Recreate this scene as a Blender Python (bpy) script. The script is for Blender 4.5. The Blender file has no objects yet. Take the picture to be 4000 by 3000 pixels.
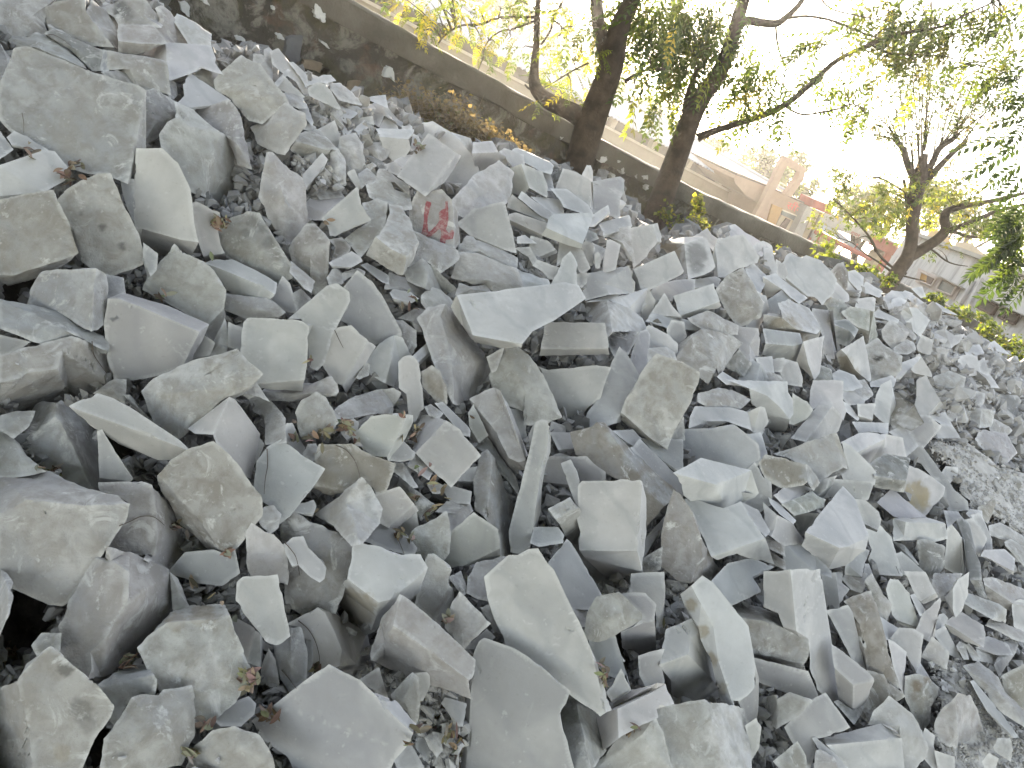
import bpy, bmesh, math, random
import numpy as np
from mathutils import Vector, Matrix, noise as mnoise
from mathutils.bvhtree import BVHTree
from mathutils.geometry import tessellate_polygon

random.seed(7)
RNG = np.random.default_rng(7)
SC = bpy.context.scene
COL = SC.collection

# ------------------------------------------------------------------ camera
W, H, FPX = 4000.0, 3000.0, 3000.0          # photograph size and focal length in its pixels
EYE = Vector((0.0, 0.0, 1.65))
PITCH, ROLL = math.radians(18.8), math.radians(27.0)
FWD = Vector((0, math.cos(PITCH), -math.sin(PITCH)))
RIGHT = Vector((1, 0, 0))
UP0 = Vector((0, math.sin(PITCH), math.cos(PITCH)))
CR, SR = math.cos(ROLL), math.sin(ROLL)

def ray(x, y):
    """Direction through a point of the photograph, scaled to depth 1 along the optical axis."""
    dx, dy = x - W / 2, y - H / 2
    u, v = dx * CR + dy * SR, dx * SR - dy * CR
    return FWD + RIGHT * (u / FPX) + UP0 * (v / FPX)

def project(p):
    q = p - EYE
    d = q.dot(FWD)
    u, v = q.dot(RIGHT) / d * FPX, q.dot(UP0) / d * FPX
    return (u * CR + v * SR + W / 2, u * SR - v * CR + H / 2, d)

def at(x, y, Y):
    """Point seen at (x, y) standing Y metres in front of the photographer."""
    d = ray(x, y)
    return EYE + d * (Y / d.y)

cam_d = bpy.data.cameras.new('camera')
cam = bpy.data.objects.new('camera', cam_d)
COL.objects.link(cam)
cam_d.sensor_width = 36.0
cam_d.lens = 36.0 * FPX / W
cam_d.clip_start, cam_d.clip_end = 0.05, 3000
cx = RIGHT * CR + UP0 * SR
cy = RIGHT * (-SR) + UP0 * CR
cz = -FWD
cam.matrix_world = Matrix(((cx.x, cy.x, cz.x, EYE.x), (cx.y, cy.y, cz.y, EYE.y), (cx.z, cy.z, cz.z, EYE.z), (0, 0, 0, 1)))
SC.camera = cam

# ------------------------------------------------------------------ small helpers
def tag(o, label=None, cat=None, group=None, kind=None):
    if label: o['label'] = label
    if cat: o['category'] = cat
    if group: o['group'] = group
    if kind: o['kind'] = kind
    return o

def empty(name, loc):
    o = bpy.data.objects.new(name, None)
    o.location = loc
    o.empty_display_size = 0.1
    COL.objects.link(o)
    return o

def link_mesh(name, verts, faces, mat=None, parent=None, origin=None, smooth=False, sharp=None):
    """One mesh object from world-space vertices."""
    verts = np.asarray(verts, dtype=np.float64).reshape(-1, 3)
    base = Vector((0, 0, 0))
    if origin is not None:
        base = Vector(origin)
    elif parent is not None:
        base = Vector(parent.location)
        pp = parent.parent
        while pp is not None:
            base += Vector(pp.location); pp = pp.parent
    me = bpy.data.meshes.new(name)
    me.from_pydata((verts - np.array(base)).tolist(), [], [tuple(int(i) for i in f) for f in faces])
    me.update()
    if smooth:
        me.polygons.foreach_set('use_smooth', [True] * len(me.polygons))
        if sharp: me.set_sharp_from_angle(angle=sharp)
    o = bpy.data.objects.new(name, me)
    if mat: me.materials.append(mat)
    if parent is not None:
        o.parent = parent
    else:
        o.location = base
    COL.objects.link(o)
    return o

class MB:
    """Collects shapes; build() links them as one mesh."""
    def __init__(s): s.v, s.f, s.n = [], [], 0
    def add(s, v, f):
        s.v.append(np.asarray(v, float).reshape(-1, 3)); s.f += [tuple(i + s.n for i in q) for q in f]; s.n += len(s.v[-1])
    def tube(s, pts, rad, seg=8, wob=0.0):
        pts = [Vector(p) for p in pts]
        rings = []
        t = (pts[1] - pts[0]).normalized()
        a = t.orthogonal().normalized()
        for i, p in enumerate(pts):
            t = (pts[min(i + 1, len(pts) - 1)] - pts[max(i - 1, 0)]).normalized()
            a = (a - t * a.dot(t)).normalized()
            b = t.cross(a)
            r = rad[i]
            ring = []
            for k in range(seg):
                an = 2 * math.pi * k / seg
                rr = r * (1 + wob * mnoise.noise(Vector((p.x * 4 + math.cos(an) * 1.3, p.y * 4 + math.sin(an) * 1.3, p.z * 2.5))))
                ring.append(p + a * (math.cos(an) * rr) + b * (math.sin(an) * rr))
            rings.append(ring)
        v = [c for r in rings for c in r]
        f = []
        for i in range(len(pts) - 1):
            for k in range(seg):
                k2 = (k + 1) % seg
                f.append((i * seg + k, i * seg + k2, (i + 1) * seg + k2, (i + 1) * seg + k))
        f.append(tuple(range(seg))[::-1]); f.append(tuple((len(pts) - 1) * seg + k for k in range(seg)))
        s.add(v, f)
    def prism(s, front, push):
        """A polygon of points pushed back along a vector: a solid with real thickness."""
        n = len(front); push = Vector(push)
        front = [Vector(p) for p in front]
        v = front + [p + push for p in front]
        tri = tessellate_polygon([front])
        f = [tuple(t) for t in tri] + [tuple(i + n for i in t)[::-1] for t in tri]
        f += [(i, (i + 1) % n, (i + 1) % n + n, i + n) for i in range(n)]
        s.add(v, f)
    def box(s, o, a, b, c):
        o, a, b, c = Vector(o), Vector(a), Vector(b), Vector(c)
        v = [o, o + a, o + a + b, o + b, o + c, o + a + c, o + a + b + c, o + b + c]
        s.add(v, [(0, 1, 2, 3), (7, 6, 5, 4), (0, 4, 5, 1), (1, 5, 6, 2), (2, 6, 7, 3), (3, 7, 4, 0)])
    def build(s, name, mat=None, parent=None, origin=None, smooth=False, sharp=None, fix=True):
        v = np.concatenate(s.v)
        o = link_mesh(name, v, s.f, mat, parent, origin, smooth, sharp)
        if fix:
            bm = bmesh.new(); bm.from_mesh(o.data); bmesh.ops.recalc_face_normals(bm, faces=bm.faces); bm.to_mesh(o.data); bm.free()
        return o

def smooth_path(pts, n=4):
    """Catmull-Rom through (x, y, w...) tuples."""
    P = np.array(pts, float); out = []
    for i in range(len(P) - 1):
        p0, p1, p2, p3 = P[max(i - 1, 0)], P[i], P[i + 1], P[min(i + 2, len(P) - 1)]
        for k in range(n):
            t = k / n
            out.append(0.5 * (2 * p1 + (p2 - p0) * t + (2 * p0 - 5 * p1 + 4 * p2 - p3) * t * t + (3 * p1 - p0 - 3 * p2 + p3) * t ** 3))
    out.append(P[-1])
    return np.array(out)

# ------------------------------------------------------------------ materials
def new_mat(name):
    m = bpy.data.materials.new(name); m.use_nodes = True
    nt = m.node_tree; nt.nodes.clear()
    out = nt.nodes.new('ShaderNodeOutputMaterial')
    return m, nt, out

class NT:
    def __init__(s, nt): s.nt = nt
    def n(s, t, **kw):
        nd = s.nt.nodes.new(t)
        for k, v in kw.items():
            if k.startswith('i_'):
                nd.inputs[k[2:].replace('_', ' ')].default_value = v
            else: setattr(nd, k, v)
        return nd
    def l(s, a, b): s.nt.links.new(a, b)
    def noise(s, vec, scale, detail=4, rough=0.55, dist=0.0):
        nd = s.n('ShaderNodeTexNoise'); nd.inputs['Scale'].default_value = scale
        nd.inputs['Detail'].default_value = detail; nd.inputs['Roughness'].default_value = rough
        nd.inputs['Distortion'].default_value = dist
        s.l(vec, nd.inputs['Vector']); return nd.outputs['Fac']
    def ramp(s, fac, a, b, ca=(0, 0, 0, 1), cb=(1, 1, 1, 1)):
        nd = s.n('ShaderNodeValToRGB'); e = nd.color_ramp.elements
        e[0].position, e[1].position = a, b; e[0].color, e[1].color = ca, cb
        s.l(fac, nd.inputs['Fac']); return nd.outputs['Color']
    def mix(s, fac, a, b, mode='MIX'):
        nd = s.n('ShaderNodeMix', data_type='RGBA', blend_type=mode)
        for sock, val in ((nd.inputs[0], fac), (nd.inputs[6], a), (nd.inputs[7], b)):
            if hasattr(val, 'is_linked') or hasattr(val, 'links'): s.l(val, sock)
            else: sock.default_value = val if not isinstance(val, (tuple, list)) or len(val) == 4 else (*val, 1)
        return nd.outputs[2]
    def math(s, op, a, b=0.0):
        nd = s.n('ShaderNodeMath', operation=op)
        for sock, val in ((nd.inputs[0], a), (nd.inputs[1], b)):
            if hasattr(val, 'links'): s.l(val, sock)
            else: sock.default_value = val
        return nd.outputs[0]

def simple_mat(name, col, var=0.25, scale=6.0, rough=0.85, bump=0.15, bscale=None, col2=None, space='Object'):
    m, nt, out = new_mat(name); t = NT(nt)
    tc = t.n('ShaderNodeTexCoord').outputs[space]
    a = t.noise(tc, scale, 5); b = t.noise(tc, scale * 6.3, 3)
    c2 = col2 or tuple(c * (1 - var) for c in col)
    c1 = col if col2 else tuple(min(1, c * (1 + var * .5)) for c in col)
    base = t.mix(t.ramp(a, .35, .65), c2, c1)
    base = t.mix(t.math('MULTIPLY', t.ramp(b, .45, .75), .35), base, tuple(c * .7 for c in col))
    bs = t.n('ShaderNodeBsdfPrincipled'); t.l(base, bs.inputs['Base Color']); bs.inputs['Roughness'].default_value = rough
    if bump:
        bp = t.n('ShaderNodeBump'); bp.inputs['Strength'].default_value = bump; bp.inputs['Distance'].default_value = .02
        t.l(t.noise(tc, bscale or scale * 8, 5), bp.inputs['Height']); t.l(bp.outputs[0], bs.inputs['Normal'])
    t.l(bs.outputs[0], out.inputs[0])
    return m

def marble_material():
    m, nt, out = new_mat('marble'); t = NT(nt)
    tc = t.n('ShaderNodeTexCoord').outputs['Object']
    oi = t.n('ShaderNodeObjectInfo')
    off = t.n('ShaderNodeVectorMath', operation='SCALE'); off.inputs[0].default_value = (37.0, 19.0, 53.0)
    t.l(oi.outputs['Random'], off.inputs['Scale'])
    ad = t.n('ShaderNodeVectorMath', operation='ADD'); t.l(tc, ad.inputs[0]); t.l(off.outputs[0], ad.inputs[1])
    v = ad.outputs[0]
    at_ = t.n('ShaderNodeAttribute', attribute_name='tint')
    rg_ = t.n('ShaderNodeAttribute', attribute_name='rough').outputs['Fac']
    tint = at_.outputs['Color']
    big = t.noise(v, 4.5, 3, .5, .6)
    mid = t.noise(v, 17, 5, .62, .3)
    fine = t.noise(v, 70, 5, .75)
    c = t.mix(t.ramp(big, .38, .66), t.mix(1.0, tint, (.76, .77, .79), 'MULTIPLY'), tint)
    k = t.math('ADD', t.math('MULTIPLY', rg_, .8), .06)
    c = t.mix(t.math('MULTIPLY', t.ramp(mid, .40, .62), k), c, t.mix(1.0, tint, (.62, .60, .57), 'MULTIPLY'))
    # pale bruises and powder
    powder = t.ramp(t.noise(v, 9, 6, .7, 1.2), .58, .66)
    c = t.mix(t.math('MULTIPLY', powder, t.math('MULTIPLY', rg_, .8)), c, (.58, .58, .57))
    # tan weathering
    tan = t.ramp(t.noise(v, 3.2, 4, .6, .8), .50, .68)
    c = t.mix(t.math('MULTIPLY', tan, t.math('ADD', t.math('MULTIPLY', rg_, .26), .04)), c, (.36, .34, .305))
    # grey veins
    wv = t.n('ShaderNodeTexWave', wave_type='BANDS', bands_direction='DIAGONAL'); wv.inputs['Scale'].default_value = 1.7
    wv.inputs['Distortion'].default_value = 7; wv.inputs['Detail'].default_value = 4; wv.inputs['Detail Scale'].default_value = 1.6
    t.l(v, wv.inputs['Vector'])
    vein = t.ramp(wv.outputs['Fac'], .0, .10, (1, 1, 1, 1), (0, 0, 0, 1))
    c = t.mix(t.math('MULTIPLY', vein, .24), c, (.27, .28, .29))
    # dark specks and dirt
    spk = t.ramp(fine, .60, .70)
    c = t.mix(t.math('MULTIPLY', spk, .34), c, (.19, .185, .17))
    c = t.mix(t.math('MULTIPLY', t.ramp(t.noise(v, 45, 3), .66, .72), .28), c, (.64, .64, .63))
    pt = t.n('ShaderNodeNewGeometry').outputs['Pointiness']          # chipped edges with their bright highlights painted in
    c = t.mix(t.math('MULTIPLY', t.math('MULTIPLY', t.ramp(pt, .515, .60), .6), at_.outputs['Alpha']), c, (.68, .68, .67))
    bs = t.n('ShaderNodeBsdfPrincipled'); t.l(c, bs.inputs['Base Color'])
    t.l(t.math('ADD', t.math('MULTIPLY', rg_, .2), .66), bs.inputs['Roughness'])
    bs.inputs['Specular IOR Level'].default_value = .3
    bp = t.n('ShaderNodeBump'); bp.inputs['Distance'].default_value = .012
    t.l(t.math('ADD', t.math('MULTIPLY', rg_, .75), .16), bp.inputs['Strength'])
    hgt = t.math('ADD', t.math('MULTIPLY', mid, .7), t.math('MULTIPLY', fine, .35))
    t.l(hgt, bp.inputs['Height']); t.l(bp.outputs[0], bs.inputs['Normal'])
    t.l(bs.outputs[0], out.inputs[0])
    return m
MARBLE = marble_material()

TONES = {'w': (0.560, 0.556, 0.552), 'p': (0.504, 0.496, 0.484), 'g': (0.428, 0.424, 0.420), 'b': (0.424, 0.428, 0.436),
         't': (0.444, 0.436, 0.416), 'n': (0.320, 0.300, 0.268), 'd': (0.272, 0.276, 0.272), 'y': (0.416, 0.428, 0.404)}
TONE_WORD = {'w': 'white', 'p': 'pale', 'g': 'grey', 'b': 'bluish grey', 't': 'tan', 'n': 'brown', 'd': 'dark', 'y': 'greenish'}

# ------------------------------------------------------------------ the heap as a surface
def plane_depth(x, y):
    q = .278 - 7.2e-5 * x + 8.27e-5 * y
    return .85 / np.maximum(q, .05)

def heap_depth(x, y):
    d = plane_depth(x, y)
    return d * (1 + .020 * math.sin(x / 310 + 1) * math.cos(y / 270) + .012 * math.sin((x + y) / 140.0))

_a = EYE + ray(1500, 1500) * float(plane_depth(1500, 1500))
_b = EYE + ray(2500, 1500) * float(plane_depth(2500, 1500))
_c = EYE + ray(1500, 2500) * float(plane_depth(1500, 2500))
HEAP_N = (_b - _a).cross(_c - _a).normalized()
if HEAP_N.z < 0: HEAP_N = -HEAP_N
ORI = {'u': Vector((0, -.35, 1)), 'f': Vector((0, -1, .45)), 'l': Vector((-.9, -.45, .4)), 'r': Vector((.9, -.45, .4)), '-': HEAP_N}
ROCK_TEXT = """
#A 0 0
pr - 0: 0,0 470,0 400,60 375,200 430,300 60,310 40,290 0,170
tr f 1 @chunk overhanging the top edge|tan angular chunk with a paler chipped corner near the top of the heap@: 380,60 640,0 740,10 740,110 880,280 980,400 800,390 650,370 620,320 430,240 375,150 / 740,110 790,10 870,70 1000,160 1020,300 1030,440 980,400 880,280
gr f 1 @black-stained top block|pale block with a sooty black stain at the highest corner of the heap@: 900,60 960,50 1030,10 1100,0 1190,0 1230,130 1370,230 1030,210 1000,150 870,70 / 1190,0 1250,0 1390,200 1370,230 1230,130
pr u 0: 1030,220 1320,230 1430,370 1400,380 1210,375 1035,355 / 1035,355 1210,375 1400,380 1200,470 1035,455
pr r 0: 1340,80 1400,55 1470,110 1640,390 1460,370 1330,235 1390,190 1360,130
wr - 0: 1500,170 1540,130 1690,200 1810,290 1810,380 1740,390 1640,390 1540,230
ws u 1: 1440,375 1810,400 1850,510 1840,540 1910,640 1740,590 1620,640 1470,690 1450,540 / 1440,375 1450,540 1200,480 1240,450
tr f 1: 940,450 1430,540 1460,820 1300,770 1220,790 1060,610 940,610
gr - 0: 880,625 1020,610 1130,660 1170,750 1000,720
gr f 3 @biggest speckled slab|very big flat grey slab with speckled face leaning near the top left@: 150,450 250,435 340,460 520,525 750,610 960,690 1160,750 1230,800 1190,1000 1130,1330 1080,1560 950,1510 750,1480 530,1400 400,1290 220,1180 130,1140 20,1010 10,860 40,710 / 1230,800 1235,1100 1225,1280 1170,1380 1150,1550 1080,1560 1130,1330 1190,1000
tr u 0: 60,310 240,320 310,280 420,330 740,590 520,525 340,460 250,435 150,450 110,400
dr f 0: 400,300 480,260 620,330 890,440 870,600 790,600 600,420
bs f 0: 890,440 940,450 940,615 870,600
pr - 0: 0,380 60,470 110,520 75,650 0,700
ws - 1: 1640,640 1980,870 1870,910 1650,950 1540,890 1600,830 1590,740
pr - 0: 1500,690 1620,640 1740,590 1900,630 1870,760 1930,840 1640,640
gr - 0: 1465,690 1520,720 1530,820 1500,850 1460,830
gr fr 1: 1240,800 1330,770 1500,880 1530,1010 1450,1090 1380,1170 1235,1240
pr fr 2 @long wedge dropping from the speckled slab|long two-faced pale wedge pointing downhill beside the biggest speckled slab@: 1390,1170 1460,1080 1530,1040 1620,1100 1720,1200 1780,1500 1800,1700 1640,1650 1530,1430 1410,1280 / 1720,1200 1890,1150 1960,1170 2010,1280 2045,1450 2040,1640 1930,1830 1870,1830 1800,1700 1780,1500 / 1530,1040 1520,900 1680,970 1890,1150 1720,1200 1620,1100
ps f 1 @smooth squared slab|smooth cream slab with squared sides and a thick lower edge@: 1190,1310 1400,1310 1530,1430 1640,1650 1665,1930 1700,2080 1560,2060 1240,1970 1180,2000 1160,1659 / 1180,2000 1240,1970 1560,2060 1700,2080 1640,2200 1410,2235 1220,2100
bs f 0: 1040,1540 1160,1560 1165,1700 1180,1980 1080,1740
gr f 0: 1665,970 1850,915 1980,880 2070,980 2100,1180 2170,1450 2050,1420 2010,1280 1890,1150
tr f 2 @rounded tan boulder under the crest|rounded tan boulder just under the crest with another chunk hanging below it@: 1870,700 1920,640 2090,500 2212,560 2300,650 2450,830 2480,900 2350,980 2260,1060 2150,1030 1960,820 1880,780
pr f 1: 2260,1060 2330,980 2460,900 2620,990 2640,1080 2560,1180 2460,1330 2390,1310 2212,1230 2180,1100
ps u 1: 0,1440 380,1310 460,1320 600,1490 540,1560 330,1659 0,1740
gs - 0: 0,1140 110,1290 0,1370
ps - 0: 70,1190 130,1140 220,1180 400,1290 330,1310 120,1270
#B 1 0
wr - 0: 70,440 110,420 130,440 145,700 60,600 30,560 75,530
wr - 0: 0,470 60,480 75,520 0,570
ps fr 0: 130,460 200,430 230,470 310,570 460,800 420,830 370,760 340,700 200,610 150,560
ps r 0: 290,550 330,545 430,640 445,710 430,750 380,660
ps u 1: 160,720 270,600 290,620 190,750
ws f 0: 210,730 240,660 410,830 380,850 330,820 200,770
wr u 0: 240,810 300,800 400,850 430,900 430,930 360,930 280,900
ws - 0: 360,930 440,910 490,1050 480,1080 420,1010
ps u 0: 440,720 580,650 640,650 680,700 600,720 550,710 430,750
ps f 1: 460,770 540,720 600,740 650,800 720,930 690,945 600,890 470,830
wr u 0: 650,730 740,720 750,740 830,800 910,900 880,900 790,880 720,860 660,780
ws u 1 @corner-up block against the wall|pale block with one corner pointing up against the mossy wall@: 920,870 1000,835 1110,825 1130,930 1040,890 960,860
ws - 0: 920,880 1010,910 1030,940 920,920
gs l 0: 1020,1000 1010,910 1050,890 1100,950 1190,1040 1110,1000 1070,1090 1020,1060 / 1010,905 1060,885 1130,930 1260,1080 1240,1110 1190,1040 1100,950 1050,890
ws - 0: 1070,1110 1130,1000 1200,1060 1230,1120
ws f 2 @half-round white block|white block with a rounded lower edge in the small rubble@: 1080,1185 1310,1205 1330,1280 1280,1350 1190,1390 1110,1290 / 1050,1120 1355,1130 1350,1160 1310,1205 1080,1185
ws u 0: 690,960 830,940 870,980 780,1060 730,1020
ps f 0: 800,1060 860,1030 1000,1005 1010,1080 960,1060 850,1090
ws u 1: 850,1120 930,1050 980,1080 900,1180 880,1140
ws - 0: 715,1060 740,1040 790,1130 840,1100 800,1160 760,1160
ps fr 0: 540,1130 680,1055 720,1170 730,1280 700,1290 620,1210
wr f 1: 730,1190 860,1160 920,1260 940,1400 955,1470 890,1490 800,1500 770,1380 720,1290
wr f 2: 640,1330 700,1290 770,1380 775,1590 740,1600 680,1540 650,1430
wr - 0: 400,1110 430,1040 510,1100 500,1120 460,1130
pr u 1 @chunk with the dark underside|pale chunk with a dark hollow underside above dry leaves@: 380,1160 520,1120 600,1190 710,1300 640,1290 590,1290 350,1220 / 350,1220 590,1290 640,1290 600,1340 450,1400 310,1290
ps ur 2: 570,1330 610,1390 580,1460 450,1640 420,1580 410,1510
ps fr 1: 790,1500 850,1470 910,1610 880,1640 830,1560
pr u 1: 890,1510 960,1460 1000,1490 1060,1560 1040,1570 960,1580 920,1620
wr f 0: 920,1270 970,1240 1090,1230 1160,1290 1120,1370 1070,1390 980,1320
dr u 0: 935,1310 1110,1410 1140,1460 1080,1470 940,1350
ps - 0: 1120,1430 1210,1400 1260,1500 1240,1520 1150,1480
pr u 1: 1060,1470 1110,1460 1230,1550 1310,1600 1310,1680 1160,1560 970,1590 1040,1540
bs f 6 @blue-grey sawn block|big blue-grey sawn block with a rough right end leaning below the wall@: 1490,1170 1530,1190 1720,1330 1580,1530 1470,1659 1430,1650 1240,1520 1360,1350 / 1720,1330 1755,1350 1720,1430 1620,1570 1480,1680 1470,1659 1580,1530
ws f -5 @tall white slab under the weeds|tall white slab standing behind the blue-grey block under dry weeds@: 1400,1110 1450,1060 1530,1060 1660,1140 1760,1210 1880,1380 1930,1500 1830,1600 1680,1659 1640,1600 1630,1560 1755,1380 1750,1340 1530,1180 1490,1170 1440,1230 1400,1180
ps l 0: 1360,1160 1400,1180 1430,1250 1340,1300
ps r 0: 1690,1150 1850,1200 1885,1290 1860,1330 1830,1290 1760,1210
ps u 0: 1890,1240 2040,1230 2090,1320 1880,1330 / 1880,1330 2090,1320 2165,1370 2150,1440 2080,1400 1960,1490 1900,1420
ps - 0: 2110,1320 2150,1290 2300,1340 2310,1440 2212,1480 2165,1370
ps - 0: 1200,1390 1300,1340 1360,1350 1290,1450 1210,1450
pr - 0: 1270,1090 1340,1090 1340,1125 1270,1120
tr u 1: 960,1600 1080,1560 1160,1560 1190,1640 1320,1680 1330,1800 1260,1810 1130,1750 1040,1730 990,1700
pr u 0: 500,1640 620,1590 720,1640 740,1700 560,1720
#C 2 0
ws u 1: 20,1300 50,1285 340,1410 350,1430 330,1500 260,1480 10,1350
ps r 1: 85,1430 250,1490 300,1620 290,1700 150,1620 / 0,1470 85,1430 150,1620 100,1680 0,1659
gs l 0: 250,1490 330,1500 355,1600 365,1640 310,1640
ps f 1 @block at the foot of the thick tree|squared pale block at the foot of the thickest tree trunk@: 450,1470 540,1490 660,1560 690,1580 690,1800 640,1760 540,1690 400,1700 390,1640
ps r 0: 610,1510 650,1435 680,1440 695,1480 695,1580 660,1560
gs f 0: 695,1580 930,1540 965,1570 955,1660 925,1740 930,1860 900,1880 850,1850 700,1830 690,1659
#E 0 1
tr f 2 @square tan block above the black hole|square tan block with a rounded bottom edge over a black hole@: 0,100 80,60 450,10 490,100 570,260 660,520 640,540 130,705 0,700 / 0,700 130,705 640,540 560,610 330,730 80,795 0,740
pr f 1 @spotted pale block|pale block with two grey spots on its face@: 600,-10 690,-70 850,-145 950,-140 1010,0 1050,90 1180,360 1245,590 1210,620 900,720 730,600 640,300 490,100 / 490,100 640,300 730,600 690,580 660,520 570,260
br f 1 @rounded bluish stone|rounded bluish stone with one flat side face beside the black hole@: 380,690 640,685 820,680 800,800 780,1190 740,1180 550,1050 360,1040 250,990 270,870 330,740 / 820,680 900,720 920,830 910,1100 830,1180 780,1190 800,800
tr f 1: 1520,480 1620,550 1770,620 1880,740 1950,850 1930,1000 1800,1130 1780,1160 1600,1040 1260,850 1340,690 / 1930,1000 1945,1060 1910,1150 1840,1300 1760,1200 1800,1130
gs f 3 @slab with a sloped rim|smooth grey slab with a sloping rim along two edges@: 950,940 1050,940 1200,1000 1700,1210 1560,1500 1400,1560 1180,1610 1000,1600 940,1400 920,1150 / 950,940 1070,890 1450,1000 1780,1150 1700,1210 1200,1000 1050,940 / 1700,1210 1780,1150 1720,1290 1610,1500 1560,1500
gr u 0: 0,920 100,950 560,1060 740,1190 910,1260 940,1390 800,1300 640,1270 380,1310 0,1180
tr u 2 @stepped block on the left edge|large tan stepped block cut by the left edge with a pebble on top@: 0,1430 610,1260 690,1290 530,1380 490,1530 250,1560 210,1600 0,1650 / 0,1650 210,1600 250,1560 490,1530 530,1380 690,1290 870,1340 940,1400 940,1670 600,1790 170,1895 0,1800
gr f 2 @grey-veined oval stone|oval pale stone with dark grey speckled veins@: 1890,310 1980,240 2150,185 2240,200 2300,300 2440,530 2520,650 2510,730 2390,780 2200,670 1970,570 1900,450
ps fr 0: 1660,120 1700,100 1890,190 1870,300 1900,450 1960,570 1780,600 1720,430 1680,280
ps u 1: 1780,620 1820,600 2000,585 2220,690 2375,780 2360,880 2250,810 1970,690 / 1780,620 1970,690 2250,810 2360,880 2310,920 2030,880 1930,820 1880,740
gr f 0: 1940,1010 1930,880 2300,920 2380,970 2455,1040 2400,1080 2150,1100
tr f 0: 1850,1290 1940,1110 1975,1240 1960,1400 1820,1410
gs f 0: 1980,1140 2130,1200 2090,1390 1970,1350
gr - 0: 910,720 1060,750 1080,880 1000,930 920,960
bs f 0: 1240,450 1360,540 1350,670 1280,740 1240,600
gs f 0: 0,1240 250,1300 100,1400 0,1410
pr f 2 @block with a chipped lower edge|big pale block with a chipped lower edge below the sloping-rimmed slab@: 1240,1720 1350,1620 1650,1480 2030,1365 2080,1420 2212,1580 2140,1680 1900,1800 1650,2040 1580,2110 1530,2130 1350,1990 1270,1800
ps f 0: 1710,1210 1850,1310 1800,1430 1650,1460
#F 1 1
pr fr 2 @pale blade-shaped stone|pale blade-shaped stone with a pointed bottom end@: 100,-320 150,-330 240,-220 400,-110 425,0 430,140 410,350 380,390 280,465 230,420 120,240 30,40 60,-140
ps u 0: 430,100 560,0 620,-50 700,-20 760,60 600,180 580,230 440,230
ps f 2 @smooth kite-shaped piece|smooth kite-shaped cream piece with a concave edge@: 870,0 900,120 980,240 960,260 760,330 690,380 650,370 630,290 580,230 620,190 760,70
tr fl 1: 920,100 1040,70 1130,100 1110,290 1040,400 910,550 830,460 770,400 980,250 930,180 / 1130,100 1160,190 1130,280 1040,430 910,560 910,550 1040,400 1110,290
pr u 2 @block with the dark shaded front|brick-like pale block with a dark shaded front face near the red mark@: 1050,390 1120,300 1160,190 1150,120 1260,140 1340,280 1350,330 1400,420 1300,550 1160,480 / 1050,390 1160,480 1300,550 1270,700 1230,700 960,540 / 1300,550 1400,420 1380,530 1270,700
gr f 1 @red-painted block|grey block marked with a red painted figure@: 1330,180 1350,100 1420,-20 1480,10 1600,0 1680,80 1700,300 1690,490 1600,450 1400,360 1340,260 / 1680,80 1730,200 1750,440 1690,490 1700,300
gr u 1: 1370,350 1620,450 1735,510 1740,580 1590,700 1480,600 1330,640 1400,520 1400,420
pr fl 2: 1285,690 1440,590 1480,740 1470,840 1320,770 / 1440,590 1500,630 1720,830 1695,890 1600,850 1470,840 1480,740
pr f 1 @crumbly broad block|broad crumbly pale block sitting behind the long white slab@: 1700,740 1770,540 1900,530 2120,630 2240,660 2300,820 2220,850 2050,860 1980,800 1870,800 1770,770
pr u 0: 1740,480 1830,390 1880,390 1890,420 2080,470 2250,560 2240,660 2120,630 1900,530 1770,540
ts f 1 @sandy triangular slab|sandy triangular slab beside the red-painted block@: 1750,280 1900,150 2140,100 2200,330 2212,520 2100,480 1900,410
wr u 0: 1705,70 1790,-20 1880,-130 2090,-260 2212,-160 2180,60 2140,100 1900,150 1810,210 1740,180
gr f 1: 310,450 440,290 510,285 600,370 635,420 620,600 600,820 520,870 470,850 500,770 320,610 290,500
pr u 2: 310,610 500,770 470,860 420,830 300,700
bs f 0: 100,920 160,880 230,740 290,800 350,1000 340,1040 240,1020
ts fl 2 @tongue-shaped smooth slab|tongue-shaped smooth beige slab standing on end@: 290,1100 480,940 610,830 690,810 790,880 800,950 720,1110 670,1200 590,1460 530,1520 430,1480 440,1160 400,1100
bs f 1 @five-sided grey slab|five-sided smooth grey slab with a torn lower corner@: 760,850 880,700 1000,790 1080,900 1240,1200 1240,1250 1030,1330 990,1290 860,1210 800,1150 730,1100 800,950 800,880
ps f 2 @upright square white block|upright square white block with rounded top corners@: -100,1150 -60,1105 300,1120 380,1130 440,1180 420,1500 390,1700 0,1680 -130,1610 -120,1400
ps f 2 @slab with a pale side strip|flat slab with a pale strip along its right side and a twig on it@: 580,1480 640,1280 690,1190 820,1170 960,1290 750,1660 690,1650 / 960,1290 1020,1340 960,1440 780,1720 750,1660
ps fl 1: 960,1460 1090,1300 1190,1250 1170,1450 1120,1640 1000,1570 / 1190,1250 1260,1270 1330,1420 1240,1480 1230,1659 1120,1640 1170,1450
ps f 1: 1235,1480 1280,1430 1350,1425 1410,1500 1430,1659 1445,1860 1370,1970 1320,1920 1300,1740 1240,1659
nr f 1 @brown leaf-shaped stone|small brown leaf-shaped stone standing on its point@: 1440,1560 1520,1510 1590,1560 1640,1659 1645,1820 1590,1830 1450,1680
pr f 2 @ridged long boulder|long ridged boulder sloping under the long white slab@: 1405,1110 1500,1010 1600,1090 1650,1260 1690,1500 1700,1800 1640,1680 1560,1530 1500,1380 1450,1200 / 1500,1010 1640,990 1700,1050 1800,1200 1990,1450 2040,1560 1990,1659 1850,1875 1700,1800 1690,1500 1650,1260 1600,1090
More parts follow.
